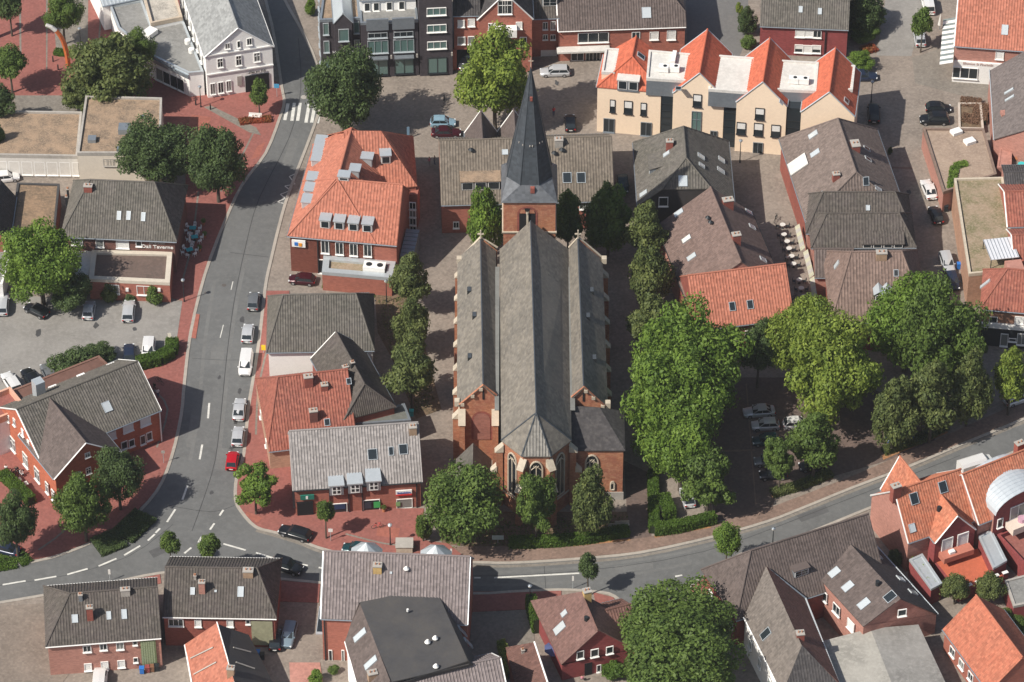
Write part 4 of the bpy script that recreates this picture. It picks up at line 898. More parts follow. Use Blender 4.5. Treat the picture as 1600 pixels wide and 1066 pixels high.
# behind the tower
b = B('parish_hall', 'tan-roofed brick hall behind the church tower with two zigzag gables', (689, 321), (960, 314), 5.6, brick, t_tan, cat='house')
b.full(16, 5.6, 11.4, rib=.42, ov=.35)
for a_ in (4.0, 8.9): b.wing(a_, 9, a_ + 4.9, 16.6, 6.0, 10.2, 'y', roof=t_br, verge=trimw, rib=0)
b.sky((886, 278, 1.3, 1.6, glass), (908, 278, 1.3, 1.6, glass), (789, 238, .9, .8))
b.dorm((751, 297, 5.8, 1.6, 5), kind='flat', body=felt, top=moss, st='1'); b.wp(.32, (905, 316, 925, 327, '2'), (775, 318, 790, 326, '3'))
for x, y in ((736, 238), (866, 243), (878, 238)): p, n = b.hit(x, y); c = MB(); c.cyl((0, 0), .45, .1, .5, .8, darkm, 12); c.cyl((0, 0), .04, .04, -.3, .6, darkm, 5); c.build('satellite_dish', b.root, Matrix.Translation(p))
b.chim((873, 226, 1.2, .9, 1.0, concrete)); b.win('F', .3, 2.2, 1, .9, 1.2, '2')
b = B('half_hip_house', 'grey half-hipped house left of the brown-roofed one', (996, 322), (1148, 320), 6, mat('dark_boards', (.05, .045, .045), amt=.4), t_gy)
b.full(15, 6, 12.2, ax='y', ha=(3.4, .5), hb=(4.2, 0), rib=.42); b.sky((1067, 283, 1.3, 1.6), (1006, 303, .9, 1.4), (1042, 241, .8, 1.2), (1095, 245, .9, 1.3), (1096, 259, .8, 1.1), (1126, 267, .9, 1.4), (1127, 250, .9, 1.2))
b.wp(.12, (1029, 308, 1044, 322, '1')); b.chim((1046, 232, 1, .8, 1.4)); b.dorm((1014, 262, 3.4, 1, 3), kind='shed', body=zinc, top=t_gy, st='1')
b = B('brown_roof_house', 'house with broad plain brown roof behind the orange-tiled one', (1072, 470), (1224, 448), 5.5, brick_pk, t_rb)
b.roof = mat('tile_chestnut', (.165, .115, .10), kind='tile', amt=.35, col3=(.21, .155, .14))
b.full(17.4, 5.5, 11.3, ax='y', rp=.55, rib=.36, rh=.05, gut=darkm); b.sky((1061, 333, .9, 1.5), (1073, 374, .9, 1.5, mat('white_blind', (.75, .72, .64))), (1081, 402, .9, 1.5), (1170, 332, .9, 1.3), (1175, 355, .8, 1.2), (1192, 406, .9, 1.2))
b.chim((1137, 322, 1.5, 1, 1.2), (1150, 378, 1.2, .9, 1.4)); 
for x, y in ((1110, 352), (1106, 345)): p, n = b.hit(x, y); c = MB(); c.cyl((0, 0), .4, .08, .6, .9, darkm, 12); c.cyl((0, 0), .04, .04, -.3, .7, darkm, 5); c.build('satellite_dish', b.root, Matrix.Translation(p))
b = B('orange_roof_house', 'brick house with plain orange tiled roof behind the car park trees', (1087, 517), (1241, 498), 5.2, brick_dk, t_or)
b.full(12.2, 5.2, 10.4, rib=.42); b.sky((1144, 479, .9, 1.3, glass), (1172, 476, .9, 1.3, glass)); b.wp(.3, (1141, 518, 1151, 532, '2'), (1164, 516, 1174, 530, '2'), (1190, 514, 1200, 527, '2'))
b.win('L', .1, 4, 1, 1, 1.3); b.win('L', .1, 8, 1, 1, 1.3)
b = B('pair_roof_house', 'house with brown west slope and big white roof sail', (1250, 318), (1406, 303), 5.7, brick_dk, mat('tile_taupe', (.17, .135, .12), kind='tile', amt=.4))
b.wing(0, -4.5, b.W, 15.5, 5.7, 11.7, 'y', ha=(3.2, 0), hb=(4, 0), rp=.52, rib=.45); b.sky((1271, 211, 1, 1.6), (1274, 240, 1, 1.6), (1280, 307, 1, 1.6), (1354, 233, .8, 1.2, glass), (1356, 249, .8, 1.2, glass), (1353, 283, .9, 1.3, glass), (1372, 296, .9, 1.3))
b.chim((1336, 232, 1.2, 1.6, .9), (1306, 280, 1, .8, 1)); p, n = b.hit(1248, 258); c = MB(); c.box(-1.3, -1.6, .1, 1.3, 1.6, .3, felt_w); e = Vector((-n.y, n.x, 0)).normalized(); d = n.cross(e); c.build('white_roof_panel', b.root, Matrix(((e.x, d.x, n.x, p.x), (e.y, d.y, n.y, p.y), (e.z, d.z, n.z, p.z), (0, 0, 0, 1))))
b = B('hipped_cottage', 'narrow hipped house, northmost of the stepped grey-brown roofs', (1259, 365), (1427, 365), 5.5, brick_pk, t_dm)
b.full(9, 5.5, 9.6, ha=(2.6, 0), hb=(2.6, 0), rib=.45); b.sky((1356, 325, .6, .8))
b = B('hipped_cottage', 'hipped house with shed dormer among the stepped grey-brown roofs', (1267, 388), (1432, 387), 5.5, brick_pk, t_dm)
b.full(8, 5.5, 8.7, ha=(2.4, 0), hb=(2.4, 0), rib=.45); b.dorm((1379, 388, 6, .9, 1.6), kind='shed', body=felt, top=t_dm, st='1'); b.sky((1363, 378, .9, 1, mat('sky_blue_glass', (.5, .6, .68), .15, kind='flat')))
b = B('low_extension', 'low brown-tiled extension beside the blue skylight house', (1273, 434), (1335, 434), 4.4, brick_pk, t_br, cat='extension')
b.full(7, 4.4, 6.9, rib=.45)
b = B('corner_house', 'broad brown-tiled hipped house with two silver tent dormers', (1298, 505), (1450, 503), 5.5, brick_dk, mat('tile_umber', (.19, .135, .115), kind='tile', amt=.55))
b.full(16, 5.5, 11.9, ha=(3.2, 0), hb=(3.4, 0), rib=.45, verge=trimw); b.sky((1308, 414, .8, 1.3), (1400, 427, .7, 1, darkm)); b.chim((1377, 402, 1.5, .9, .9, mat('tan_chimney', (.36, .25, .17))))
b.dorm((1373, 471, 1.3, 1.3, 1.4), (1386, 471, 1.3, 1.3, 1.4), kind='gable', body=darkm, top=zincl, st='1')

# far right column
b = B('dark_slope_house', 'house with large plain grey-brown roof slope at the right edge', (1552, 219), (1610, 212), 5, brick_pk, mat('tile_greybrown', (.145, .125, .12), kind='tile', amt=.25))
b.polyroof(dict(a=(1546, 109, 5), b=(1553, 219, 5), c=(1640, 190, 12), d=(1640, 60, 12)), ['abcd'], 'abcd', rib=.4, rh=.04, edges=[('a', 'b', .1, zincl)]); b.sky((1577, 143, .5, 1.7), (1578, 154, .5, 1.7))
b = B('garage_block', 'long brown flat roof with two white rooflights between lanes', (1474, 302), (1557, 274), 3.6, brick_pk, cat='garage')
b.flatpx([(1442, 202), (1474, 302), (1557, 274), (1537, 203)], 3.6, roof=moss2 and mat('moss_roof_tan', (.34, .26, .20), col2=(.24, .18, .14), col3=(.43, .34, .27), amt=.9, s=1.5), pm=brick_rb if False else mat('cap_brown', (.22, .16, .13)))
for x, y in ((1494, 208), (1515, 223)): q = b.L(x, y, 3.6); c = MB(); c.box(q.x - .8, q.y - .6, 3.6, q.x + .8, q.y + .6, 4.1, trimw); c.build('rooflight', b.root)
b = B('planted_yard', 'small walled bed of brown shrubs above the flat garage', (1498, 202), (1537, 203), 1, brick_pk, cat='planter')
b.flatpx([(1498, 202), (1537, 203), (1533, 162), (1497, 162)], .8, roof=soil, pm=mat('cap_pale', (.5, .44, .38)), par=.2)
b = B('green_roof_block', 'tan brick block with weedy flat roof beside the narrow lane', (1513, 430), (1587, 422), 6, brick_pk, cat='building')
b.wall = mat('brick_tan', (.40, .24, .165), kind='brick', amt=.5)
b.flatpx([(1491, 281), (1514, 430), (1587, 423), (1567, 279)], 6, roof=moss2, pm=stone)
q = b.L(1563, 400, 6); c = MB(); c.box(q.x - 2.2, q.y - 2.6, 7.6, q.x + 2, q.y + 2, 7.7, mat('polycarbonate', (.62, .64, .68), .3, amt=.2))
for i in range(9): c.box(q.x - 2.2 + i * .5, q.y - 2.6, 7.7, q.x - 2.15 + i * .5, q.y + 2, 7.76, zinc)
for sx, sy in ((-2.1, -2.5), (1.9, -2.5), (-2.1, 1.9), (1.9, 1.9)): c.box(q.x + sx - .05, q.y + sy - .05, 6, q.x + sx + .05, q.y + sy + .05, 7.6, darkm)
c.build('canopy', b.root); b.box('stair_head', q.x - .2, q.y - 5.2, 6, q.x + 2.2, q.y - 2.8, 7.4, brick_pk)
b = B('red_roof_house', 'red-tiled house between the weedy flat roof and the right edge', (1574, 355), (1680, 352), 6.4, brick, t_red)
b.full(10, 6.4, 9, rib=.42, verge=trimw)
b = B('red_roof_house', 'small red-tiled house with white verge at the right edge', (1584, 420), (1690, 418), 6.2, brick, t_red)
b.full(9, 6.2, 8.8, rib=.42, verge=trimw); 
b = B('corrugated_shed', 'dark corrugated shed roof behind the red-tiled houses', (1570, 291), (1680, 290), 6.6, brick_pk, t_dk, cat='shed'); b.full(5, 6.6, 7.2, rib=.35)
b = B('corner_shop', 'red hipped-roof shop with white fascia facing the car park trees', (1531, 483), (1680, 496), 6.8, mat('brick_brown', (.28, .15, .10), kind='brick', amt=.5), t_red, cat='shop')
b.full(8.8, 6.8, 11, ha=(3.4, 0), rib=.42); b.wp(.3, (1546, 494, 1558, 506, '1'), (1586, 494, 1599, 506, 's')); b.box('fascia', .4, -.1, 3.5, b.W, .25, 4.3, trimw); b.box('shop_front', .5, .1, 0, b.W, .28, 3.5, darkm)
b.wp(.02, (1564, 521, 1574, 541, '1'), (1576, 528, 1588, 534, '1'), (1590, 521, 1610, 540, '3')); b.sky((1540, 444, .6, 2))
b = B('patio_wall', 'tall narrow brick chimney wall beside the white pergola', (1563, 235), (1578, 234), 3.5, brick_pk, cat='wall')
b.flatpx([(1558, 262), (1580, 262), (1582, 200), (1566, 200)], 3.6, roof=brick_pk, pm=brick_pk, par=.05); q = b.L(1571, 200, 3.6); b.box('chimney', q.x - .9, q.y - .6, 3.6, q.x + .9, q.y + .6, 6.6, brick_pk)
b = B('pergola', 'white louvred pergola over the patio at the right edge', (1577, 240), (1620, 240), 3, white, cat='pergola')
c = MB()
for i in range(14): c.box(.1 + i * .42, 0, 2.9, .38 + i * .42, 4, 3.05, trimw)
c.build('louvres', b.root)
for x in (.1, 5.6):
    for y in (.1, 3.9): b.box('post', x - .07, y - .07, 0, x + .07, y + .07, 2.9, trimw)
b = B('roof_terrace', 'cluttered patio with glass balustrade and blue paddling pool', (1575, 265), (1640, 264), 3, brick_pk, cat='terrace')
b.flatpx([(1575, 268), (1640, 268), (1640, 240), (1577, 240)], 2.6, roof=pav_g, pm=zinc, par=.5); q = b.L(1597, 262, 2.6); c = MB(); c.cyl((q.x, q.y + .5), .6, .6, 2.6, 2.9, turq, 14); c.build('paddling_pool', b.root)
q = b.L(1589, 248, 2.6); c = MB(); c.cyl((q.x, q.y), .5, .4, 2.6, 3.3, mat('terracotta', (.5, .2, .1)), 8); c.build('flower_pot', b.root)
# ------------------------------------------------------------------ buildings, left and middle
b = B('bank', 'brick bank with bright orange roof wings, grey dormers and glass rear lift', (449, 369), (620, 384), 6.8, brick, t_or, cat='bank')
W_ = b.W
b.wing(0, 0, W_, 12.8, 6.8, 13, 'x', ha=(6.2, 0), rib=.45, ov=.3); b.wing(0, 0, 13, 21.5, 6.8, 13, 'y', ha=(6.2, 0), hb=(3, 0), rib=.45)
b.polyroof(dict(a=(537, 205, 13), b=(595, 204, 13), c=(646, 213, 6.8), d=(652, 292, 6.8), e=(540, 300, 6.8), f=(500, 213, 6.8)), ['abde', 'bcd', 'abcf'], 'edcf', rib=.45)
b.wp(.3, (501, 375, 515, 396, '2'), (524, 378, 537, 398, '2'), (546, 380, 559, 400, '2'), (568, 381, 581, 401, '2'), (497, 405, 507, 427, '1'))
b.dorm((508, 357, 1.5, 1.5, 2.2), (530, 359, 1.5, 1.5, 2.2), (552, 361, 1.5, 1.5, 2.2), (574, 363, 1.5, 1.5, 2.2), kind='flat', body=zincl, top=zincl, st='1')
b.dorm((582, 257, 1.5, 1.5, 2), (603, 256, 1.5, 1.5, 2), (562, 274, 1.6, 1.3, 2), kind='flat', body=zincl, top=zincl, st='1')
b.dorm((474, 320, 1.9, 1.2, 1.6), (478, 302, 1.9, 1.2, 1.6), (482, 285, 1.9, 1.2, 1.6), (489, 255, 1.9, 1.2, 1.6), (492, 241, 1.9, 1.2, 1.6), (495, 228, 1.9, 1.2, 1.6), kind='flat', body=zincl, top=zincl, st='1')
q0 = b.L(508, 430, 3.0)
b.flat([(5.6, -3.4), (W_ - .3, -3.4), (W_ - .3, .3), (5.2, .3)], 3.2, roof=moss2, pm=zincl, par=.35, pw=.9)
c = MB(); c.box(11.4, -2.4, 3.3, 14.6, -.8, 4.2, trimw)
for u in (12.2, 13.8): c.cyl((u, -1.6), .45, .45, 4.2, 4.25, darkm, 12)
c.build('cooling_unit', b.root)
c = MB()
for i in range(7): c.box(W_ + .05, 2 + i * .9, 0, W_ + 2.0, 2.8 + i * .9, 3.2 + .02 * i, zinc)
c.build('porch_roof', b.root)
b.box('lift_shaft', W_ - .1, 12.8, -.2, W_ + 1.0, 15, 6.0, brick)
for k in range(4): b.win('F', 10.9, W_ + .6, .4 + k * 1.5, 1.0, 1.3, '2', trimw)
b.box('sign', .6, -.02, 4.9, 2.6, .22, 6.1, trimw); b.box('sign_emblem', 1.0, -.1, 5.2, 1.5, -.03, 5.8, blue); b.box('sign_emblem', 1.65, -.1, 5.1, 2.1, -.03, 5.7, mat('orange_print', (.75, .3, .03))); b.box('downpipe', 4.3, .1, 0, 4.45, .25, 6.6, darkm)
b.dorm((537, 303 - 20, 1.6, .8, 1.4), kind='flat', body=zincl, top=zincl, st='1')

b = B('tavern', 'tavern with mossy grey hipped roof and brown flat front extension', (94, 370), (276, 378), 6.2, mat('brick_umber', (.17, .085, .07), kind='brick', amt=.5), t_gy, cat='tavern')
W_ = b.W
b.full(13, 6.2, 11.8, ha=(3.8, 0), hb=(3.8, 0), rib=.36, ov=.4)
b.sky((186, 337, .6, 1.3), (201, 337, .6, 1.3), (224, 339, .6, 1.3)); b.chim((138, 296, 1.2, .8, .7), (106, 300, .3, .3, .5, darkm), (104, 312, .3, .3, .5, darkm))
b.wp(.42, (111, 373, 130, 383, '2'), (149, 374, 163, 386, '1'), (181, 375, 202, 388, 's'), (212, 376, 222, 385, '1'))
q = [b.L(x, y, 3.6) for x, y in ((139, 438), (265, 444), (269, 396), (144, 393))]; b.flat([(p.x, p.y) for p in q], 3.6, roof=felt_b, pm=mat('fascia_pale', (.55, .50, .42), amt=.2), wall=brick, par=.3, pw=.7)
u, z = b.onF(246, 385, .4); b.text('Dali Taverne', u, .38, z - .35, .85, trimw, name='sign_lettering', sx=1.05); b.text('RESTAURANT', u, .38, z + .45, .38, concrete, name='sign_lettering')
vv = q[0].y
b.wp(vv + .02, (167, 444, 187, 459, '2'), (213, 446, 237, 461, '2')); 
for x in (199, 249): uu, zz = b.onF(x, 452, vv); b.box('wall_lamp', uu - .2, vv - .3, zz - .2, uu + .2, vv - .02, zz + .3, trimw)
q = [b.L(x, y, 3.3) for x, y in ((104, 430), (138, 431), (144, 392), (108, 388))]; b.flat([(p.x, p.y) for p in q], 3.3, roof=felt_w, pm=felt_w, wall=brick, par=.1)
uu, zz = b.onL(279, 400, W_ - .35) if False else (0, 0)
b = B('store_shed', 'flat brown-roofed store between the tavern and the dark ribbed roof', (15, 380), (86, 378), 4, brick, cat='store')
b.flatpx([(15, 381), (84, 381), (93, 289), (27, 287)], 4, roof=mat('moss_roof_brown', (.27, .185, .12), col2=(.13, .10, .07), amt=1, s=1.5), pm=felt, par=.2)
b = B('ribbed_roof_house', 'house with dark ribbed roof at the left edge by the tavern', (-30, 382), (15, 382), 4.5, brick, t_dk)
b.full(11, 4.5, 7.8, ax='y', rib=.5)
b = B('white_shed', 'small white-topped shed at the left edge above parked cars', (-30, 445), (12, 446), 3, white, cat='shed')
b.flatpx([(-30, 447), (4, 446), (18, 392), (-30, 390)], 3, roof=felt_l, pm=trimw)

b = B('inn', 'red brick inn with mossy roof and projecting gable at the bend', (62, 718), (252, 641), 5.9, mat('brick_inn', (.42, .13, .075), kind='brick', amt=.4), t_gy, cat='inn')
W_ = b.W
b.wing(0, 0, W_, 12.6, 5.9, 10.3, 'x', rib=.38, verge=trimw, ov=.35)
b.wing(-.2, -4.6, 10.2, 6, 5.9, 10.1, 'y', roof=t_br, rib=.33, rh=.04, verge=trimw, ov=.3)
b.wing(10.3, -.02, 10.4, 12, 5, 5.1, 'x', rib=0, cap=False, gut=False) if False else None
b.flat([(3, 9.5), (W_ - 1.5, 9.5), (W_ - 2, 14.6), (3.5, 14.6)], 6.0, roof=mat('felt_redbrown', (.15, .08, .062), amt=.5), par=.1, pm=mat('cap_redbrown', (.2, .11, .085)))
for x, y in ((176, 571), (129, 588), (85, 606)): q = b.L(x, y + 4, 6.1); b.box('rooflight', q.x - .6, q.y - .7, 6.3, q.x + .6, q.y + .7, 6.5, trimw)
b.flat([(-6.5, 9.5), (2.9, 9.5), (2.9, 14.4), (-5.5, 14.4)], 6.1, roof=pav_r, par=.9, pm=mat('terrace_cap', (.62, .36, .26), amt=.2), wall=white)
b.sky((167, 636, 1.2, 1.5)); p = b.L(62, 622, 7); b.box('vent_tower', p.x - .7, p.y - .7, 6.2, p.x + .7, p.y + .7, 10.2, zincl)
b.wp(.33, (165, 672, 182, 690, 's'), (191, 660, 209, 678, 's'), (218, 648, 236, 668, 's'), (188, 687, 200, 704, '1'), (200, 684, 211, 700, '1'), (218, 678, 228, 696, '1'), (228, 673, 238, 690, '1'))
b.wp(-4.5, (132, 705, 141, 716, '2x'), (115, 735, 127, 748, '2x'), (133, 728, 143, 742, '2x'))
for v in (3.4, 5, 7.5, 9.5): b.win('L', .1, v, 5.6 + (.8 if 4 < v < 9 else 0), .7, 1.2, '2x' if v > 7 else 's')
for v in (1.5, 5, 8.8): b.win('L', .1, v, .7, 1.5, 2.3, '3x')
for v in (-3.7, -1.9): b.win('L', -.1, v, 1.2, .9, 1.9, '2x')
b.box('gutter_pipe', W_ - .3, .05, 0, W_ - .15, .2, 5.7, trimw)

b = B('tiled_house', 'grey-roofed house with rounded steel hip edges and blank white wall', (416, 551), (585, 548), 6, white, t_gy)
b.full(12.2, 6, 11.4, ha=(2.5, 0), hb=(2.5, 0), rib=.36, rh=.08); b.sky((527, 527, .7, 1.2), (586, 470, .01, .01))
b.wing(3, 12.2, 14.5, 15, 4, 5.0, 'x', roof=t_gy, rib=.36, wall=brick_dk)
b.box('terrace_wall', 1.6, 15.1, 0, 8.4, 15.4, 3.2, concrete); b.box('terrace_wall', 1.6, 12.3, 0, 1.9, 15.1, 3.0, concrete)
for i in range(3): b.box('coping', 1.9 + i * 2.2, 15.0, 3.21, 3.95 + i * 2.2, 15.6, 3.4, mat('coping_pale', (.6, .54, .44)))
b = B('red_roof_house', 'weathered red-tiled house with grey slated hip beside the pavement', (420, 706), (558, 690), 3.6, mat('brick_beige', (.42, .28, .20), kind='brick', amt=.4), t_red)
b.full(15.5, 3.6, 10.2, ha=(2.5, .1), rib=.40, rh=.08); b.chim((507, 606, .9, .8, .6), (490, 655, 1.1, .8, 1.6, mat('brick_soot', (.17, .07, .06), kind='brick')), (482, 600, 1.2, .9, 1.4)); b.sky((511, 660, .8, 1, glass), (545, 596, .7, .9, glass))
for i in range(2): b.win('L', .1, 4 + 6 * i, 1, .8, 1.2, '2')
b = B('dark_gable_house', 'dark-roofed house with a long ridge wedged behind the red-tiled roof', (537, 657), (619, 636), 5.6, brick_dk, t_dm)
b.full(14, 5.6, 9.4, ax='y', ha=(2, .0), rib=.3, rh=.05, ov=.2, verge=trimw); b.chim((540, 578, .8, .6, .6, brick_dk), (551, 573, .5, .5, .8, darkm))
b.flatpx([(545, 664), (642, 657), (632, 631), (556, 650)], 4.2, roof=zinc and mat('lead_flat', (.14, .145, .13), amt=.6), pm=zinc, wall=brick_dk, par=.1)
b.sky()
b = B('travel_shop', 'brick shop under a pale ribbed roof with three small grey dormers', (458, 767), (660, 753), 4.9, brick, t_gl, cat='shop')
W_ = b.W
b.full(11.6, 4.9, 10.6, rib=.40, rh=.09, verge=t_gl, gov=.25, gut=darkm); b.sky((582, 710, 1.3, 1.5, glass), (611, 705, .7, 1.2, glass), (630, 702, 1.2, 1.4, glass)); b.chim((645, 674, 1, .9, .9, mat('tan_chimney', (.36, .25, .17))))
for x, y in ((526, 772), (555, 769), (584, 765)):
    uu, zz = b.onF(x, y, -.1); c = MB(); c.box(uu - .95, -.25, zz - .1, uu + .95, 2.2, zz + 1.9, zinc); o = c.build('dormer', b.root); c = MB(); c.poly([(uu - 1.1, -.5, zz + 1.9), (uu + 1.1, -.5, zz + 1.9), (uu + 1.0, 2.4, zz + 2.5), (uu - 1.0, 2.4, zz + 2.5)], zincl); c.poly([(uu - 1.1, -.5, zz + 1.7), (uu + 1.1, -.5, zz + 1.7), (uu + 1.1, -.5, zz + 1.9), (uu - 1.1, -.5, zz + 1.9)], zincl); c.build('roof', o)
    c = MB(); c.box(uu - .62, -.33, zz + .05, uu + .62, -.26, zz + 1.6, trimw)
    for a_ in (-.3, .3):
        for z_ in (.3, .98): c.box(uu + a_ - .2, -.36, zz + z_, uu + a_ + .2, -.335, zz + z_ + .48, glass)
    c.build('window', o)
b.wp(.3, (517, 785, 543, 803, '1'), (567, 780, 594, 799, '1'), (619, 778, 645, 795, '1')); 
for x, y, w_, h_, m_ in ((531, 792, 1.5, .9, mat('poster_navy', (.03, .05, .12))), (589, 789, .9, 1.1, greenb), (575, 790, .9, 1.1, mat('poster_dark', (.04, .04, .06))), (622, 788, .6, .8, mat('poster_green', (.2, .35, .15)))): uu, zz = b.onF(x, y, .1); b.box('poster', uu - w_ / 2, .10, zz - h_ / 2, uu + w_ / 2, .13, zz + h_ / 2, m_)
uu, zz = b.onF(480, 777, .1); c = MB(); c.box(uu - .95, .0, zz - .4, uu + .95, .2, zz + .4, greenp); o = c.build('sign', b.root); b.box('sign_emblem', uu - .2, -.04, zz - .25, uu + .1, -.01, zz + .3, trimw)
uu, zz = b.onF(631, 769, .1); b.box('sign', uu - 1.1, .0, zz - .3, uu + 1.1, .2, zz + .35, trimw); b.text('Reisebüro', uu, -.02, zz - .15, .45, mat('sign_navy', (.05, .1, .35)), name='sign_lettering'); b.box('sign_band', uu - 1.1, -.03, zz - .55, uu + 1.1, .2, zz - .31, redp)
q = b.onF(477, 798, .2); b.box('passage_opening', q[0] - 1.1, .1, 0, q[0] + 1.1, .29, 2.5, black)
for x in (515, 545, 566, 651): uu, zz = b.onF(x, 775, .2); b.box('downpipe', uu - .07, .08, 0, uu + .07, .22, 4.7, darkm)

b = B('cottage_row', 'mossy brown hipped house with white shutters and glass-block panel', (71, 1011), (252, 997), 5.6, brick_pk, t_dm)
b.full(11.4, 5.6, 9.4, ha=(3.6, 0), rib=.38, gut=trimw)
b.sky((117, 967, .8, 1.1), (170, 962, .6, 1.1), (194, 960, .7, 1.3)); b.chim((141, 966, .8, .7, 2.0, brick_dk), (196, 928, 1.2, .7, .8, concrete), (126, 937, .5, .5, .9, zinc))
b.wp(.3, (129, 1008, 143, 1019, '2'), (155, 1005, 168, 1016, '2'), (181, 1003, 194, 1015, '2'), (207, 1001, 215, 1008, '1'), (131, 1036, 144, 1048, 's'), (157, 1033, 170, 1045, 's'), (183, 1031, 196, 1043, 's'), (208, 1027, 216, 1035, '1'))
(u0, z1), (u1, z0) = b.onF(219, 1001, .28), b.onF(246, 1041, .28); c = MB(); c.box(u0, .1, z0, u1, .26, z1, mat('glass_block', (.16, .20, .10), .4, amt=.3))
o = c.build('glass_block_panel', b.root)
gbm = MB(); gbm.box(-.12, -.03, -.12, .12, .0, .12, mat('glass_block_lens', (.27, .32, .20), .3, kind='flat')); gbme = gbm.mesh('glass_block'); x = u0 + .16
while x < u1 - .1:
    z = z0 + .16
    while z < z1 - .1: link('glass_block', gbme, o, Matrix.Translation((x, .098, z))); z += .3
    x += .3
b = B('cottage_row', 'brown-roofed house with brick chimneys joined to its hipped neighbour', (254, 964), (432, 967), 5.6, brick_dk, t_dm)
b.full(11.4, 5.6, 9.2, hb=(2.8, 0), rib=.38, gut=trimw); b.sky((301, 924, .6, 1.0), (376, 925, .8, 1.4), (337, 924, .3, .3)); b.chim((316, 924, .8, .7, 1.7, brick_pk), (388, 898, 1.3, .9, .8, mat('tan_chimney', (.36, .25, .17))), (305, 905, .3, .3, .6, concrete))
b.wp(.3, (263, 967, 287, 978, '3'), (304, 968, 315, 979, 's'), (354, 969, 365, 979, 's'), (384, 968, 391, 975, '1')); b.box('wall_panel', b.W - 3.4, .15, .5, b.W - .6, .28, 4.9, mat('wall_panel_green', (.30, .30, .20)))
b = B('orange_annex', 'small house with one orange slope and one black slope and turquoise cloth', (303, 1085), (390, 1092), 3.2, white, t_or)
b.polyroof(dict(a=(289, 1008, 3.2), b=(303, 1085, 3.2), c=(366, 1066, 7.6), d=(339, 972, 7.6), e=(432, 1075, 3.4), f=(389, 995, 3.4)), ['abcd', ('cdfe', felt)], 'abef', rib=0, edges=[('a', 'b', .14, trimw), ('d', 'c', .1, trimw)])
for (x0, y0), (x1, y1) in (((298, 1030), (333, 1013)), ((303, 1055), (338, 1036)), ((365, 1013), (392, 1020)), ((369, 1036), (398, 1046))):
    p, n = b.hit(x0, y0); q, n2 = b.hit(x1, y1); c = MB(); c.tube([p + Vector((0, 0, .15)), q + Vector((0, 0, .15))], .11, concrete, 4); c.build('roof_batten', b.root)
b.chim((361, 1054, .9, .8, 1.2, mat('tan_chimney', (.36, .25, .17))))
b = B('turret_building', 'mauve ribbed-roof building with white verges and two octagonal bays', (501, 967), (731, 976), 7.8, brick, t_pk, cat='building')
W_ = b.W
b.full(12.4, 7.8, 14.1, rib=.42, rh=.09, verge=zincl, ov=.25); b.chim((590, 890, 1.1, .9, .8, mat('yellow_chimney', (.55, .38, .16)))); b.sky((611, 895, .3, .3))
p, n = b.hit(635, 893); c = MB(); c.cyl((0, 0), .4, .1, .5, .9, trimw, 12); c.cyl((0, 0), .04, .04, -.3, .6, darkm, 5); c.build('satellite_dish', b.root, Matrix.Translation(p))
b.wp(.25, (513, 1015, 520, 1034, '1'), (533, 1015, 539, 1034, '1')); b.box('downpipe', .35, .05, 0, .5, .2, 7.6, darkm)
for px in (572, 681):
    q = b.L(px, 848, 9.6); c = MB(); n = 8; R_ = 2.1; yy = 12.9
    pts = [(q.x + R_ * math.cos(math.pi / 8 + i * math.pi / 4), yy + R_ * math.sin(math.pi / 8 + i * math.pi / 4)) for i in range(8)]
    c.prism(pts, -.2, 6.5, brick); o = c.build('bay', b.root); c = MB(); o_, d_ = b.ray(px, 848 if px < 600 else 852); t = (yy - o_.y) / d_.y; zt = (o_ + d_ * t).z
    pts = [(q.x + 2.25 * math.cos(math.pi / 8 + i * math.pi / 4), yy + 2.25 * math.sin(math.pi / 8 + i * math.pi / 4)) for i in range(8)]
    for i in range(8): roof_poly(c, [(*pts[i], zt - 1.9), (*pts[(i + 1) % 8], zt - 1.9), (q.x, yy, zt)], zincl, th=.06, rib=0)
    c.build('bay_roof', o)
b.box('side_canopy', -1.0, 2.2, 2.6, -.02, 7.4, 2.8, zincl); b.box('side_canopy_glass', -.9, 2.6, 2.81, -.15, 7.0, 2.84, glass)
b = B('mansard_block', 'black flat-topped mansard block with dishes on its felt roof', (556, 962), (686, 935), 7, white, t_br, cat='building')
b.polyroof(dict(a=(562, 941, 10.2), b=(632, 927, 10.2), c=(684, 926, 10.2), d=(733, 1038, 10.2), e=(610, 1066, 10.2), p=(539, 1003, 7), q=(556, 950, 8), r=(632, 931, 8.5), s=(690, 933, 8), t=(753, 1048, 7), v=(566, 1100, 7)), [('abcde', felt), 'apve', ('apq', t_br), ('qabr', zinc), ('brsc', felt), ('csthd'.replace('h', ''), felt), ('edtv', felt)], 'qpvts', rib=0, edges=[('p', 'v', .12, trimw)])
b.sky((563, 993, 1, 2.2), (580, 1036, 1, 2.2), (722, 987, .8, 2), (731, 1005, .8, 2)); b.chim((582, 1058, 1.2, .9, .8, mat('tan_chimney', (.36, .25, .17))))
for x, y in ((668, 1006), (680, 1000), (681, 1044), (637, 958)): p, n = b.hit(x, y); c = MB(); c.cyl((0, 0), .4 if y != 958 else .15, .15, .3, .7, trimw, 12); c.cyl((0, 0), .05, .05, -.1, .4, darkm, 5); c.build('satellite_dish', b.root, Matrix.Translation(p))
b = B('ribbed_wing', 'mauve ribbed roof with white verge cut off by the bottom edge', (622, 1131), (797, 1096), 6, brick, t_pk)
b.full(9, 6, 9.6, rib=.42, rh=.09, verge=trimw)
b = B('garden_house', 'brown-roofed cottage with three white windows facing the garden', (877, 1040), (990, 1016), 3, brick_mar, t_rb)
b.roof = mat('tile_rosy_brown', (.17, .098, .085), kind='tile', amt=.4)
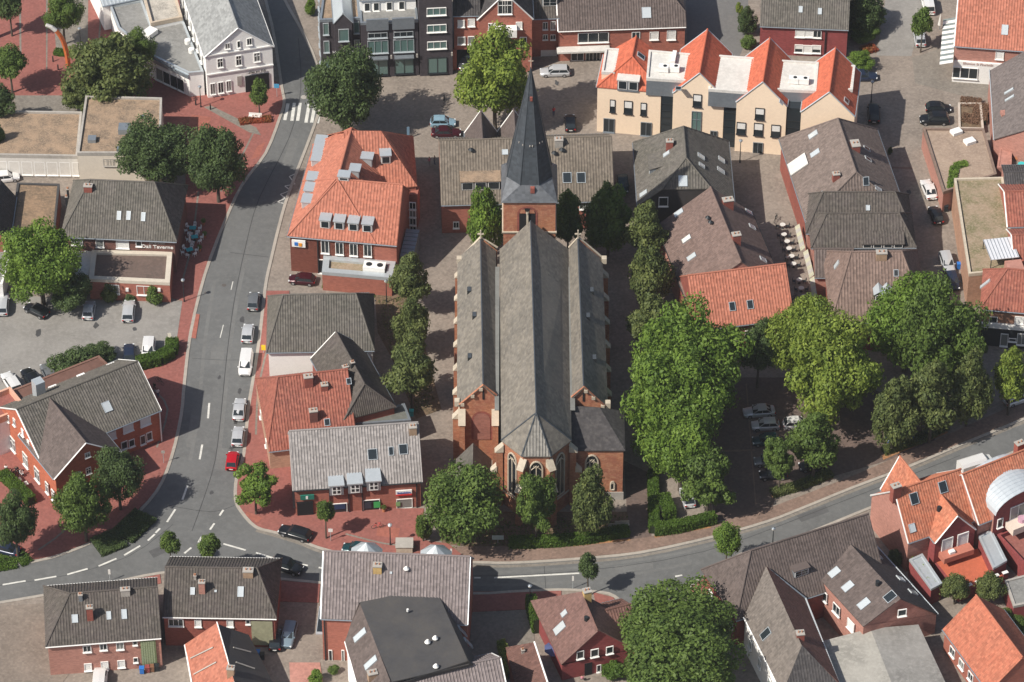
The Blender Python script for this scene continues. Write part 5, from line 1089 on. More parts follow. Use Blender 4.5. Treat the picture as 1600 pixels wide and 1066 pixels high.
b.polyroof(dict(a=(829, 937, 3.4), b=(909, 926, 8), c=(934, 985, 8), d=(877, 1040, 3), e=(996, 1014, 3), f=(958, 955, 3.4)), ['abcd', 'cbfe'], 'adef', rib=.38, rh=.05, edges=[('b', 'c', .1, t_rb)])
P_ = [b.L(*v) for v in ((877, 1040, 3), (934, 985, 8), (996, 1014, 3))]; c = MB(); dd = .35
c.poly([P_[0] + Vector((.2, dd, -.25)), P_[2] + Vector((-.2, dd, -.25)), P_[1] + Vector((0, dd, -.3))], brick_mar); c.build('gable_wall', b.root)
b.wp(.25, (901, 1016, 912, 1030, '1'), (923, 1013, 935, 1027, '1'), (947, 1009, 958, 1022, '1'), (932, 1038, 939, 1050, '1')); u_, z_ = b.onF(919, 1050, .2); b.box('door', u_ - .5, .1, 0, u_ + .5, .24, 2.2, black)
b.sky((882, 959, .8, 1.0), (875, 982, 1.2, 1.9)); b.chim((917, 936, 1.0, .9, 1.5, mat('yellow_chimney', (.5, .36, .18)))); p, n = b.hit(916, 970); c = MB(); c.cyl((0, 0), .3, .3, .1, .7, darkm, 10); c.build('roof_vent', b.root, Matrix.Translation(p))
b = B('brown_annex', 'low brown-roofed extension between the cottage and the large tree', (960, 1000), (1000, 990), 3, brick_mar, t_rb, cat='extension'); b.full(7, 3, 5.2, rib=.38)
b = B('red_shed', 'red-brown tiled outbuilding with white verge at the bottom edge', (800, 1090), (860, 1082), 3, brick, t_rb, cat='outbuilding')
b.polyroof(dict(a=(790, 1012, 3.2), b=(835, 1003, 5), c=(862, 1085, 5), d=(812, 1100, 3.2)), ['abcd'], 'abcd', rib=.36, edges=[('b', 'c', .15, trimw)]); b.chim((817, 1020, .4, .4, .5, concrete))

# ------------------------------------------------------------------ bottom right
b = B('courtyard_house', 'long dark brown roof with mossy ridge along the lower street', (1150, 970), (1382, 896), 5, brick_dk, t_br)
b.full(10.5, 5, 11.4, ha=(4.5, 0), rib=.38, rh=.05); b.dorm((1252, 900, 2.2, 1.2, 2.4), kind='flat', body=zinc, top=t_br, st='x')
for v in (1.5, 4.5, 7.5): b.win('L', .1, v, 2.2, 1.2, 1.4, 's')
b = B('asymmetric_house', 'brick house with big brown roof, skylights and cut-in roof window', (1349, 979), (1466, 960), 5.8, brick_pk, t_br)
b.polyroof(dict(a=(1303, 822, 8.9), b=(1407, 935, 8.9), c=(1349, 979, 6.3), d=(1269, 891, 6.3), e=(1466, 960, 3.6), f=(1366, 849, 3.6)), ['abcd', ('abef', t_dk)], 'dcef', rib=.40, rh=.04, edges=[('a', 'd', .12, zincl), ('f', 'e', .14, zincl)])
P_ = [b.L(*v) for v in ((1349, 979, 6.3), (1407, 935, 8.9), (1466, 960, 3.6))]; c = MB(); c.poly([P_[0] + Vector((.2, .3, -.2)), Vector((P_[0].x + .2, P_[0].y + .3, 3)), P_[2] + Vector((-.2, .3, -.2)), P_[1] + Vector((0, .3, -.25))], brick_pk); c.build('gable_wall', b.root)
b.sky((1304, 895, 1.1, 1.6), (1325, 917, 1.1, 1.6), (1350, 944, 1.1, 1.7), (1372, 870, .8, 1.3), (1407, 905, 1, 1.3), (1426, 926, .9, 1.5, glass), (1391, 933, 1.3, 1.6, glass))
b.wp(.3, (1403, 951, 1416, 963, '1')); p, n = b.hit(1371, 915); c = MB(); c.cyl((0, 0), .3, .3, .1, .8, darkm, 10); c.build('roof_vent', b.root, Matrix.Translation(p))
dq = b.L(1269, 891, 6.3); dc = b.L(1349, 979, 6.3); an = math.atan2(dc.y - dq.y, dc.x - dq.x)
for t, st in ((.25, '1'), (.5, '2'), (.78, 's')):
    q = dq.lerp(dc, t); f, p = win_mesh(1.6, 1.6, st, trimw, glass); M = Matrix.Translation((q.x, q.y, 3.4)) @ Matrix.Rotation(an, 4, 'Z'); o = link('window', f, b.root, M); link('shutter' if st == 's' else 'pane', p, o)
b = B('street_wing', 'grey and red sloped wing ending in a dark hip at the bottom', (1200, 1080), (1312, 1070), 5.5, white, t_br)
b.polyroof(dict(a=(1197, 886, 9.8), b=(1253, 1008, 9.8), c=(1222, 1085, 5.5), d=(1162, 965, 5.5), e=(1312, 1070, 5.5), f=(1259, 935, 5.5), g=(1213, 905, 5.5)), [('abcd', mat('tile_driftwood', (.16, .14, .125), kind='tile', amt=.4)), ('abef', t_rb), ('bce', t_dk)], 'dcef', rib=.38, rh=.04, edges=[('a', 'f', .12, zinc), ('f', 'e', .14, zincl), ('d', 'c', .12, trimw)])
b.sky((1197, 991, 1.2, 1.7, glass)); b.chim((1250, 996, 1, .9, .8, brick_dk)); 
dq = b.L(1162, 965, 5.5); dc = b.L(1222, 1085, 5.5); an = math.atan2(dc.y - dq.y, dc.x - dq.x)
for t in (.2, .45, .7): q = dq.lerp(dc, t); f, p = win_mesh(1.1, 1.5, '2', trimw, glass_g); o = link('window', f, b.root, Matrix.Translation((q.x - .02, q.y, 2.6)) @ Matrix.Rotation(an, 4, 'Z')); link('pane', p, o)
b = B('grey_hall', 'shallow grey sheet-roofed hall at the bottom edge', (1290, 1080), (1475, 1080), 4, concrete, felt_l, cat='hall')
b.polyroof(dict(a=(1284, 1002, 4), b=(1360, 982, 4.7), c=(1400, 1085, 4.7), d=(1322, 1110, 4), e=(1486, 1085, 4), f=(1435, 976, 4)), [('abcd', mat('sheet_roof_light', (.33, .32, .29), amt=.7)), ('bcef', mat('sheet_roof_dark', (.27, .265, .25), amt=.7))], 'adef', rib=0, edges=[('a', 'd', .2, trimw)])
b = B('orange_cottage', 'brick cottage with vivid orange roof in the lower right corner', (1545, 1082), (1642, 1050), 3.8, brick, mat('tile_vivid_orange', (.38, .125, .075), kind='tile', col2=(.33, .12, .075), col3=(.50, .21, .13), amt=.6))
b.full(12.6, 3.8, 8.3, ax='y', rib=.38, rh=.05, ov=.3)
for v in (2.5, 5, 7.5, 10): b.win('L', .25, v, 1.2, 1.3, 1.4, '2')
b = B('flat_garage', 'small grey flat-roofed garage behind the round trees', (1584, 946), (1640, 936), 3, brick_mar, cat='garage')
b.flatpx([(1584, 948), (1650, 935), (1630, 892), (1570, 908)], 3, roof=felt_l, par=.15, pm=concrete)

b = B('gabled_terrace', 'red brick gabled house with roof terrace and barrel-vaulted neighbour', (1419, 849), (1523, 814), 5.5, brick_pk, t_red, cat='building')
b.roof = mat('tile_rust', (.43, .15, .085), kind='tile', col2=(.30, .12, .08), col3=(.55, .27, .17), amt=.7)
W_ = b.W
b.wing(0, 0, W_, 10.4, 5.5, 11.3, 'x', rp=.43, rib=.38, rh=.05, verge=trimw, ov=.15)
b.wing(1.8, 5, 7.0, 10.9, 5.5, 10.6, 'y', rib=.38, rh=.05, verge=trimw, ov=.15)
q0, q1 = b.L(1461, 849, 5.5), b.L(1524, 826, 5.5)
b.wing(q0.x, q0.y, q1.x, 5, 5.5, 9.3, 'y', rib=.38, rh=.05, verge=trimw, ov=.1, wall=brick_mar)
xm = (q0.x + q1.x) / 2; v0 = q0.y + .1
for dx in (-1.2, 1.2): b.win('F', v0 - .05, xm + dx, 3.2, 1.7, 2.4, 's')
b.box('balcony', xm - 2.4, v0 - 1.6, 2.6, xm + 2.2, v0 - .02, 3.5, mat('balcony_tile', (.45, .17, .12), amt=.3)); b.box('balcony_table', xm - 1.3, v0 - 1.2, 3.51, xm - .5, v0 - .6, 3.9, trimw)
b.box('terrace', q0.x + .3, v0 - 6.5, -.2, q1.x + 1.5, v0 - .02, 1.6, brick_mar); b.box('terrace_floor', q0.x + .6, v0 - 6.2, 1.61, q1.x + 1.2, v0 - .03, 1.66, mat('terrace_tile', (.48, .13, .07), amt=.4))
for i in range(6): u_ = q0.x + .5 + i * (q1.x - q0.x + .6) / 5; b.box('merlon', u_ - .35, v0 - 6.6, 1.6, u_ + .35, v0 - 6.2, 2.5, brick_mar); b.box('merlon_cap', u_ - .4, v0 - 6.65, 2.51, u_ + .4, v0 - 6.15, 2.6, trimw)
b.sky((1428, 779, 1.2, 1.6, glass), (1473, 761, 1.2, 1.6, glass), (1425, 825, .9, 1.2)); b.chim((1399, 772, 1.2, .9, 1.5)); p, n = b.hit(1467, 798); c = MB(); c.cyl((0, 0), .3, .3, 0, .7, darkm, 10); c.build('roof_vent', b.root, Matrix.Translation(p))
q = [b.L(x, y, 3) for x, y in ((1421, 875), (1455, 921), (1472, 912), (1441, 866))]; b.flat([(p.x, p.y) for p in q], 3, roof=zincl, par=.12, pm=zincl, wall=brick_mar)
q = [b.L(x, y, 4.6) for x, y in ((1530, 830), (1553, 880), (1574, 868), (1550, 820))]; b.flat([(p.x, p.y) for p in q], 3.6, roof=zincl, par=.12, pm=zincl, wall=brick_mar)
# second house with barrel vault
b = B('vaulted_house', 'red-roofed house with white metal barrel vault and flowered balconies', (1535, 818), (1640, 776), 5.8, brick_pk, t_red, cat='building'); b.roof = MATS['tile_rust']
b.wing(-.6, 0, 14, 9.5, 5.8, 11.2, 'x', rib=.38, rh=.05, rp=.5, verge=trimw)
q0 = b.L(1555, 806, 7.2); R_ = 4.6; c = MB(); yn, yf = q0.y - .1, q0.y + 7.5; N_ = 14
arc = [(q0.x + R_ - R_ * math.cos(t), 7.2 + 2.6 * math.sin(t)) for t in np.linspace(0, math.pi, N_)]
vm_ = mat('vault_sheet', (.48, .53, .57), .5, .2, amt=.1, bump=0)
for i in range(N_ - 1):
    (xa, za), (xb, zb_) = arc[i], arc[i + 1]; c.poly([(xa, yn, za), (xb, yn, zb_), (xb, yf, zb_), (xa, yf, za)], vm_)
y = yn
while y < yf:
    for i in range(N_ - 1): (xa, za), (xb, zb_) = arc[i], arc[i + 1]; c.poly([(xa, y, za + .005), (xb, y, zb_ + .005), (xb, y + .06, zb_ + .07), (xa, y + .06, za + .07)], vm_); c.poly([(xa, y + .12, za + .005), (xb, y + .12, zb_ + .005), (xb, y + .06, zb_ + .07), (xa, y + .06, za + .07)], vm_)
    y += .62
c.build('barrel_roof', b.root); c = MB(); c.poly([(x, yn + .35, z - .1) for x, z in arc] , brick_mar); c.poly([(arc[0][0], yn + .35, -.2), (arc[-1][0], yn + .35, -.2), (arc[-1][0], yn + .35, 7.1), (arc[0][0], yn + .35, 7.1)], brick_mar); c.poly([(arc[0][0] + .1, yn + .35, -.2), (arc[0][0] + .1, yf, -.2), (arc[0][0] + .1, yf, 7.2), (arc[0][0] + .1, yn + .35, 7.2)], brick_pk); c.build('vault_wall', b.root)
for z in (1.2, 4.4): b.win('F', yn + .33, q0.x + 1.1, z, .9, 1.6, '1')
b.win('F', yn + .3, q0.x + 4.6, 5.0, 4, 2.3, '3'); b.box('balcony', q0.x + 2.0, yn - 1.6, 3.9, q0.x + 8, yn + .3, 5.0, mat('balcony_pale', (.66, .56, .48), amt=.1)); c = MB(); c.cyl((q0.x + 4, yn - .6), .55, .55, 5.0, 5.6, mat('pink_cloth', (.5, .3, .38)), 12); c.build('balcony_table', b.root)
b.flat([(q0.x + .8, yn - 7), (q0.x + 9, yn - 7), (q0.x + 9, yn + .2), (q0.x + .8, yn + .2)], 2.6, roof=pav_r, par=.7, pm=brick_mar, wall=brick_mar)
b.chim((1592, 706, 1.2, .9, 1.6)); b.sky((1598, 755, .7, 1.2))
# ------------------------------------------------------------------ vegetation
def leaf_arrays(C, N, size, jit=.5):
    """one small folded leaf clump (a quad) per centre, facing roughly along N"""
    n = len(C); R = RNG.normal(size=(n, 3)); Nn = N + R * jit; Nn /= np.linalg.norm(Nn, axis=1)[:, None]
    A = np.cross(Nn, RNG.normal(size=(n, 3))); A /= np.linalg.norm(A, axis=1)[:, None]; Bv = np.cross(Nn, A)
    s = size * RNG.uniform(.6, 1.35, (n, 1)); A *= s; Bv *= s * .62
    V = np.stack([C - A, C - Bv * .9 + Nn * s * .12, C + A, C + Bv * .9 + Nn * s * .12], 1).reshape(-1, 3)
    return V
def leaf_mesh(name, V, m):
    me = bpy.data.meshes.new(name); n = len(V) // 4
    me.vertices.add(len(V)); me.vertices.foreach_set('co', V.astype(np.float32).ravel())
    me.loops.add(n * 4); me.loops.foreach_set('vertex_index', np.arange(n * 4, dtype=np.int32))
    me.polygons.add(n); me.polygons.foreach_set('loop_start', np.arange(0, n * 4, 4, dtype=np.int32))
    me.polygons.foreach_set('loop_total', np.full(n, 4, dtype=np.int32)); me.materials.append(m); me.update(calc_edges=True); return me
def crown_mesh(name, rx, rz, nl, lob, leaves, size, shape='round', seed=1):
    """clumpy crown: leaves on the shells of many lobes spread over an ellipsoid (centre at 0)"""
    global RNG
    RNG = np.random.default_rng(seed); cs = []; rs = []
    for i in range(nl):
        d = RNG.normal(size=3); d /= np.linalg.norm(d); 
        if d[2] < -.5: d[2] *= .5
        k = RNG.uniform(.45, .86) if i > nl * .2 else RNG.uniform(0, .4); p = d * k * np.array([rx, rx, rz]); r = lob * RNG.uniform(.5, 1.4)
        if shape == 'cone':
            f = 1 - .72 * max(0, (p[2] / rz + .35)) / 1.1; p[0] *= f; p[1] *= f; r *= .62 + .4 * f
        if shape == 'ball': p = d * (rx - lob * .8) * RNG.uniform(.5, 1.12); p[2] *= rz / rx
        cs.append(p); rs.append(r)
    cs = np.array(cs); rs = np.array(rs); w_ = rs ** 2 / (rs ** 2).sum(); idx = RNG.choice(nl, leaves, p=w_)
    d = RNG.normal(size=(leaves, 3)); d /= np.linalg.norm(d, axis=1)[:, None]
    rad = 1 - np.abs(RNG.normal(size=(leaves, 1))) * .24; out = RNG.random((leaves, 1)) < .13; rad = np.where(out, 1 + RNG.random((leaves, 1)) * .26, rad)
    P = cs[idx] + d * rs[idx][:, None] * rad * np.array([1, 1, .85])
    # drop leaves buried deep inside other lobes
    deep = np.zeros(leaves, bool)
    for c, r in zip(cs, rs): q = (P - c) / np.array([1, 1, .85]); deep |= (np.linalg.norm(q, axis=1) < r * .55)
    keep = ~deep | (RNG.random(leaves) < .12); P, d = P[keep], d[keep]
    d[:, 2] += .25; return leaf_arrays(P, d, size, .55), cs, rs
PROTO = {}
SPEC = {'ball': (1.55, 1.9, 22, .62, 5000, .15, 'ball'), 'ballbig': (2.6, 2.8, 44, .85, 11000, .17, 'ball'), 'lime': (3.4, 5.0, 60, 1.0, 17000, .20, 'cone'), 'lime2': (3.4, 4.8, 54, 1.05, 17000, .20, 'cone'),
        'mid': (4.4, 4.4, 90, 1.1, 24000, .20, 'round'), 'mid2': (4.4, 4.6, 80, 1.2, 24000, .20, 'round'), 'big': (6.5, 6.5, 170, 1.35, 43000, .23, 'round'), 'big2': (6.5, 6.8, 150, 1.45, 43000, .23, 'round'),
        'lump': (4.8, 6.2, 80, 1.25, 26000, .23, 'round'), 'wild': (5.6, 5.2, 110, 1.15, 30000, .22, 'round'), 'open': (3.2, 3.8, 44, .8, 10000, .19, 'round')}
def tree(cx, cy, rx, ry, kind, m, label, clear=2.5, name='broadleaf_tree', group=None, lean=0):
    S = 10.9 * (1 + (cy - 533) / 5650) * 1.02
    RX = rx / S; ry = ry * 1.04; k = (ry / S) ** 2 - (RX * ST) ** 2; RZ = math.sqrt(k) / CT if k > (RX * .55 * CT) ** 2 else RX * .75
    RZ = min(RZ, RX * 2.0); zc = clear + RZ * .92; g = G(cx, cy, zc)
    if kind not in PROTO:
        sp = SPEC[kind]; V, cs, rs = crown_mesh(kind, *sp, seed=sum(map(ord, kind)))
        ex = np.percentile(np.abs(V[:, :2]), 99.3), np.percentile(np.abs(V[:, 2]), 99.3); sp = (ex[0], ex[1]) + sp[2:]; PROTO[kind] = [leaf_mesh(kind + '_crown', V, lf_mid), cs, sp, {}]
    me, cs, sp, tr = PROTO[kind]
    root = empty(name, (g.x, g.y, 0), random.random() * 6.28); tagit(root, label, 'tree', group)
    sc = Vector((RX / sp[0] * 1.04, RX / sp[0] * 1.04, RZ / sp[1] * 1.02))
    o = link('crown', me, root, Matrix.Translation((0, 0, zc)) @ Matrix.Diagonal((*sc, 1)))
    o.material_slots[0].link = 'OBJECT'; o.material_slots[0].material = m
    # trunk with limbs reaching into the lobes
    c = MB(); tr_ = max(.11, RX * .065); top = zc + RZ * .3
    c.tube([(0, 0, -.15), (0, 0, clear * .5), (.08, 0, zc - RZ * .3), (0, .05, top)], [tr_ * 1.25, tr_, tr_ * .75, tr_ * .25], bark, 8)
    for i in range(min(7, len(cs))):
        q = cs[(i * 5 + 2) % len(cs)]; p = Vector((q[0] * sc.x, q[1] * sc.y, zc + q[2] * sc.z)); s0 = Vector((0, 0, clear + (zc - clear) * (.2 + .1 * i)))
        if p.z > s0.z: c.tube([s0, (s0 + p) / 2 + Vector((0, 0, .2)), p], [tr_ * .5, tr_ * .35, tr_ * .12], bark, 5)
    c.build('trunk', root); return root
T = tree
T(97, 20, 29, 31, 'mid', lf_mid, 'round tree in the red square behind the curved rust steel arch', 3); T(15, 100, 27, 27, 'ballbig', lf_mid, 'round tree casting an oval shadow at the left of the red square', 3)
T(14, 6, 22, 30, 'ballbig', lf_dark, 'tree cut by the top left corner of the photo', 3); T(-2, 160, 27, 26, 'ballbig', lf_dark, 'dark tree at the left edge above the moss-roofed hall', 3)
T(-6, 215, 14, 22, 'ball', lf_dark, 'sliver of dark tree on the left edge beside the moss roof', 2)
T(170, 112, 60, 55, 'wild', lf_olv, 'large ragged dark tree between the square and the flat white annex', 2); T(213, 78, 27, 30, 'mid', lf_mid, 'brighter round tree against the white annex roof', 3)
T(126, 148, 26, 28, 'open', lf_olv, 'drooping tree part at the corner of the moss-roofed block', 1)
T(242, 236, 52, 46, 'big', lf_dark, 'dark broad tree beside the pale moss-roofed block, left of a pair', 3); T(338, 250, 43, 50, 'big2', lf_dark, 'dark broad tree overhanging the road, right of a pair', 3)
T(404, 145, 15, 20, 'ball', lf_mid, 'small clipped street tree before the white gabled house', 2.2)
T(536, 142, 52, 57, 'big', lf_dark, 'big dark tree between the zebra crossing and the cobbled square', 3); T(773, 122, 52, 66, 'lump', lf_yel, 'large yellow-green tree behind the church spire', 3)
T(1442, 36, 17, 24, 'ball', lf_mid, 'small street tree beside silver car by the striped awning', 3)
T(62, 412, 57, 55, 'big2', lf_bri, 'big light green tree at the edge of the tavern car park', 3); T(108, 455, 34, 32, 'mid', lf_dark, 'darker low tree under the light green one by the tavern', 1)
T(643, 436, 29, 38, 'lime', lf_olv, 'conical lime west of the church, northmost of three', 3, group='limes west of the church'); T(645, 503, 29, 36, 'lime2', lf_olv, 'middle conical lime of the three west of the church', 3, group='limes west of the church'); T(643, 574, 37, 47, 'lime', lf_olv, 'largest and southmost lime west of the church', 3, group='limes west of the church')
T(757, 342, 30, 44, 'lime2', lf_bri, 'slim lime left of the church tower', 3); T(888, 342, 25, 44, 'lime', lf_mid, 'slim dark lime right of the church tower', 3); T(951, 336, 36, 46, 'lime2', lf_mid, 'dark lime before the tan-roofed hall right of the tower', 3)
T(1012, 358, 31, 40, 'lime', lf_olv, 'northmost of the limes east of the church', 3, group='limes east of the church'); T(1015, 427, 35, 40, 'lime2', lf_olv, 'second lime east of the church beside the brown roof', 3, group='limes east of the church'); T(1016, 500, 35, 38, 'lime', lf_olv, 'third lime east of the church next to the orange roof', 3, group='limes east of the church')
T(1082, 560, 77, 74, 'big', lf_bri, 'huge bright green tree between the church and the car park', 3); T(1052, 638, 69, 76, 'big2', lf_bri, 'big bright tree south of the huge one beside the church', 3); T(1065, 700, 52, 55, 'mid2', lf_bri, 'bright green tree over the hedge corner', 3)
T(1107, 752, 38, 44, 'open', lf_mid, 'loose pale tree by the car park entrance hedge', 2.5); T(1186, 545, 30, 42, 'mid', lf_dark, 'dark tree below the orange-roofed house windows', 3)
T(1252, 530, 52, 60, 'big2', lf_yel, 'yellow-green plane tree crown left of the car park group', 3); T(1304, 580, 66, 72, 'big', lf_yel, 'broad yellow-green tree over the parked silver cars', 3); T(1420, 505, 62, 66, 'big2', lf_bri, 'tall green tree in front of the tent dormers', 3); T(1470, 530, 62, 76, 'big', lf_mid, 'deep green tree beside the narrow lane mouth', 3)
T(1398, 640, 36, 46, 'lime2', lf_olv, 'lime at the roadside above the blue car', 3.5, group='limes along the upper road'); T(1458, 622, 40, 54, 'lime', lf_olv, 'second lime along the road right of the blue car', 3, group='limes along the upper road'); T(1516, 600, 32, 48, 'lime2', lf_olv, 'third lime along the upper road', 3, group='limes along the upper road'); T(1581, 588, 28, 42, 'lime', lf_yel, 'pale lime by the white car at the right edge', 3, group='limes along the upper road')
T(1274, 690, 37, 44, 'lime', lf_mid, 'lime above the black car near the car park exit', 3); T(1220, 716, 24, 32, 'open', lf_mid, 'small young tree at the lower end of the car park', 3)
T(1534, 545, 10, 14, 'ball', lf_dark, 'tiny clipped tree before the dark shop front', 2)
T(724, 790, 62, 58, 'mid2', lf_mid, 'wide green tree at the corner west of the choir', 2.5); T(838, 788, 30, 43, 'open', lf_mid, 'young tree directly before the church choir', 3); T(923, 778, 32, 45, 'lime2', lf_olv, 'conical tree before the sacristy wall', 3); T(661, 826, 14, 26, 'ball', lf_mid, 'upright bush beside the stone bench block', .2, 'bush')
T(508, 800, 15, 19, 'ball', lf_mid, 'small clipped tree before the travel shop windows', 3.2); T(398, 760, 30, 31, 'open', lf_bri, 'loose young tree below the red parked car', 2.5)
T(130, 790, 40, 46, 'mid', lf_mid, 'round tree in front of the projecting inn gable', 2.5); T(184, 744, 38, 42, 'mid2', lf_dark, 'darker tree behind the round one at the inn', 2.5); T(22, 816, 32, 44, 'mid', lf_dark, 'dark tree on a grass patch at the left edge', 2.5)
T(265, 849, 15, 18, 'ball', lf_mid, 'small clipped tree poking above the cottage roofs, left one', 4); T(328, 853, 17, 20, 'ball', lf_mid, 'small clipped tree poking above the cottage roofs, right one', 4)
T(919, 886, 15, 21, 'ball', lf_dark, 'small clipped street tree at the side street mouth', 3.4); T(1136, 845, 22, 26, 'ballbig', lf_bri, 'light street tree above the long brown roof', 3.2)
T(1055, 978, 82, 62, 'big', lf_mid, 'massive tree beside the garden cottage', 3); T(1060, 1040, 84, 60, 'big2', lf_mid, 'lower part tree of the massive pair at the bottom edge', 3)
T(1493, 920, 21, 22, 'ballbig', lf_olv, 'round garden tree left of two behind the red garages', 1); T(1547, 918, 22, 23, 'ballbig', lf_olv, 'round garden tree nearest the grey flat garage', 1)
def bush(cx, cy, rx, ry, m, label, name='bush', kind='mid'): T(cx, cy, rx, ry, kind, m, label, .0, name)
bush(120, 572, 40, 28, lf_dark, 'dark bush between car park and inn roof'); bush(158, 556, 26, 16, lf_dark, 'low dark bush right of the taller one at the car park'); bush(170, 456, 14, 16, lf_olv, 'olive shrub at the tavern wall, left', kind='ball'); bush(240, 460, 15, 16, lf_mid, 'shrub at the tavern wall near the street corner', kind='ball'); bush(202, 466, 10, 7, lf_dark, 'small low shrub between the tavern windows', kind='ball')
bush(1352, 22, 32, 32, lf_dark, 'dark round bush behind the maroon house'); bush(1350, 50, 24, 18, lf_mid, 'lighter hedge-like bush above the pink flower bed'); bush(1344, 96, 20, 13, lf_bri, 'yellowish shrub beside the dark parked car'); bush(1168, 35, 14, 22, lf_dark, 'dark shrub in the strip left of the maroon house'); bush(1155, 14, 6, 18, lf_yel, 'slim yellow shrub by the lane', kind='ball'); bush(1170, 66, 12, 12, lf_mid, 'shrub at the foot of the cream block yard', kind='ball')
bush(522, 1046, 9, 8, lf_mid, 'small round bush at the turret building foot', kind='ball'); bush(493, 1058, 12, 12, lf_bri, 'loose bush at the bottom edge beside the pink paving', kind='ball'); bush(736, 348, 7, 14, lf_dark, 'ivy-like shrub on the tan-roofed hall wall', kind='ball'); bush(1391, 236, 4, 9, lf_dark, 'narrow shrub at the brown roof corner', kind='ball'); bush(485, 10, 9, 16, lf_bri, 'bright shrub at the dark brick block side', kind='ball')
bush(1562, 968, 22, 10, lf_mid, 'garden shrub row behind the orange cottage'); bush(1588, 975, 20, 12, lf_mid, 'garden shrub at the right edge behind the orange cottage'); bush(1400, 872, 12, 14, lf_dark, 'dark shrub in the gap below the brick gable'); bush(60, 660 + 70, 6, 10, lf_mid, 'climbing shrub at the inn terrace corner', kind='ball')
bush(960, 1048, 20, 8, lf_hed, 'flowering garden shrub before the cottage door', kind='ball'); bush(1590, 850, 14, 12, lf_hed, 'planting on the balcony terrace at the right edge', kind='ball'); bush(1566, 848, 9, 12, lf_yel, 'yellow planting on the vaulted house terrace', kind='ball')
def hedge(pxs, wid, h, m, label, name='hedge', z0=0, dens=190, cat='hedge'):
    P = [G(x, y, z0) for x, y in pxs]; pts = []; nn = []
    root = empty(name, (P[0].x, P[0].y, z0)); tagit(root, label, cat); c = MB()
    for i in range(len(P) - 1):
        a, q = P[i], P[i + 1]; L_ = (q - a).length; d = (q - a) / L_; n = Vector((-d.y, d.x, 0)); k = int(L_ * (wid + 2 * h) * dens)
        for _ in range(k):
            t = random.random(); r = random.random() * (wid + 2 * h)
            if r < wid: p = a + d * L_ * t + n * (r - wid / 2) + Vector((0, 0, h)); nv = (0, 0, 1)
            elif r < wid + h: p = a + d * L_ * t + n * wid / 2 + Vector((0, 0, r - wid)); nv = tuple(n)
            else: p = a + d * L_ * t - n * wid / 2 + Vector((0, 0, r - wid - h)); nv = tuple(-n)
            pts.append(tuple(p - P[0] + Vector([random.gauss(0, .07) for _ in range(3)]))); nn.append(nv)
        aa, qq = a - P[0], q - P[0]; w2 = wid / 2 - .12
        c.prism([(aa.x + n.x * w2, aa.y + n.y * w2), (qq.x + n.x * w2, qq.y + n.y * w2), (qq.x - n.x * w2, qq.y - n.y * w2), (aa.x - n.x * w2, aa.y - n.y * w2)], -.1, h - .12, mat('hedge_core', (.02, .03, .012), kind='flat'))
    link('foliage', leaf_mesh('hedge_leaves', leaf_arrays(np.array(pts), np.array(nn, float), .12, .7), m), root); c.build('branches', root); return root
hedge([(215, 575), (250, 567), (268, 556), (270, 540)], 1.6, 1.6, lf_hed, 'clipped hedge round the car park corner at the inn'); hedge([(140, 608), (215, 575)], 1.0, 1.2, lf_dark, 'low hedge between car park and inn roof')
hedge([(795, 853), (860, 851), (915, 846), (982, 834)], 1.4, 1.2, lf_hed, 'low hedge in front of the church choir'); hedge([(1020, 745), (1022, 834), (1060, 829), (1118, 815)], 1.3, 1.5, lf_hed, 'L-shaped hedge at the corner under the bright trees'); hedge([(1030, 802), (1051, 798)], 3.6, 1.9, lf_hed, 'thick block of clipped hedge inside the L-shaped one')
hedge([(1206, 774), (1250, 762), (1298, 742)], 1.3, .8, lf_olv, 'low olive hedge below the car park'); hedge([(1380, 708), (1440, 688), (1478, 668)], 1.3, .8, lf_olv, 'low roadside hedge by the blue car'); hedge([(5, 748), (30, 770), (50, 790)], 1.2, 1.6, lf_hed, 'dark hedge screening the inn terrace')
hedge([(840, 990), (832, 962), (829, 950)], 1.2, 2.6, lf_hed, 'ivy strip climbing the cottage side wall'); hedge([(1484, 325), (1489, 290), (1508, 285)], 1.2, 3.8, lf_bri, 'bright creeper over the tan brick corner'); hedge([(1425, 895), (1462, 940)], 1.0, 2.8, lf_yel, 'yellow-green creeper along the metal carport'); hedge([(783, 1010), (798, 1060)], 1.0, 1.2, lf_yel, 'yellow hedge beside the forecourt at the bottom')
hedge([(150, 858), (190, 842), (228, 806)], 3.6, .5, lf_dark, 'dark ground planting in the bend below the inn trees'); hedge([(-5, 882), (25, 877), (42, 868)], 3.0, .35, lf_hed, 'grass patch under the left edge tree', dens=120)
hedge([(374, 193), (392, 190), (424, 188)], 1.3, .5, lf_red, 'bed of red flowers by the white bench at the crossing', 'flower_bed', cat='flower bed'); hedge([(1348, 82), (1368, 76)], 1.6, .5, lf_red, 'pink flower bed behind the maroon house', 'flower_bed', cat='flower bed')
hedge([(1500, 165), (1532, 168), (1530, 195), (1502, 190)], 2.2, .9, leafmat('leaf_dry', (.30, .18, .12), (.12, .08, .05)), 'dry brown shrubs in the walled bed', 'shrub_bed', cat='shrubs'); hedge([(85, 83), (120, 88)], 1.4, .5, lf_hed, 'low green planting round the tree in the red square')

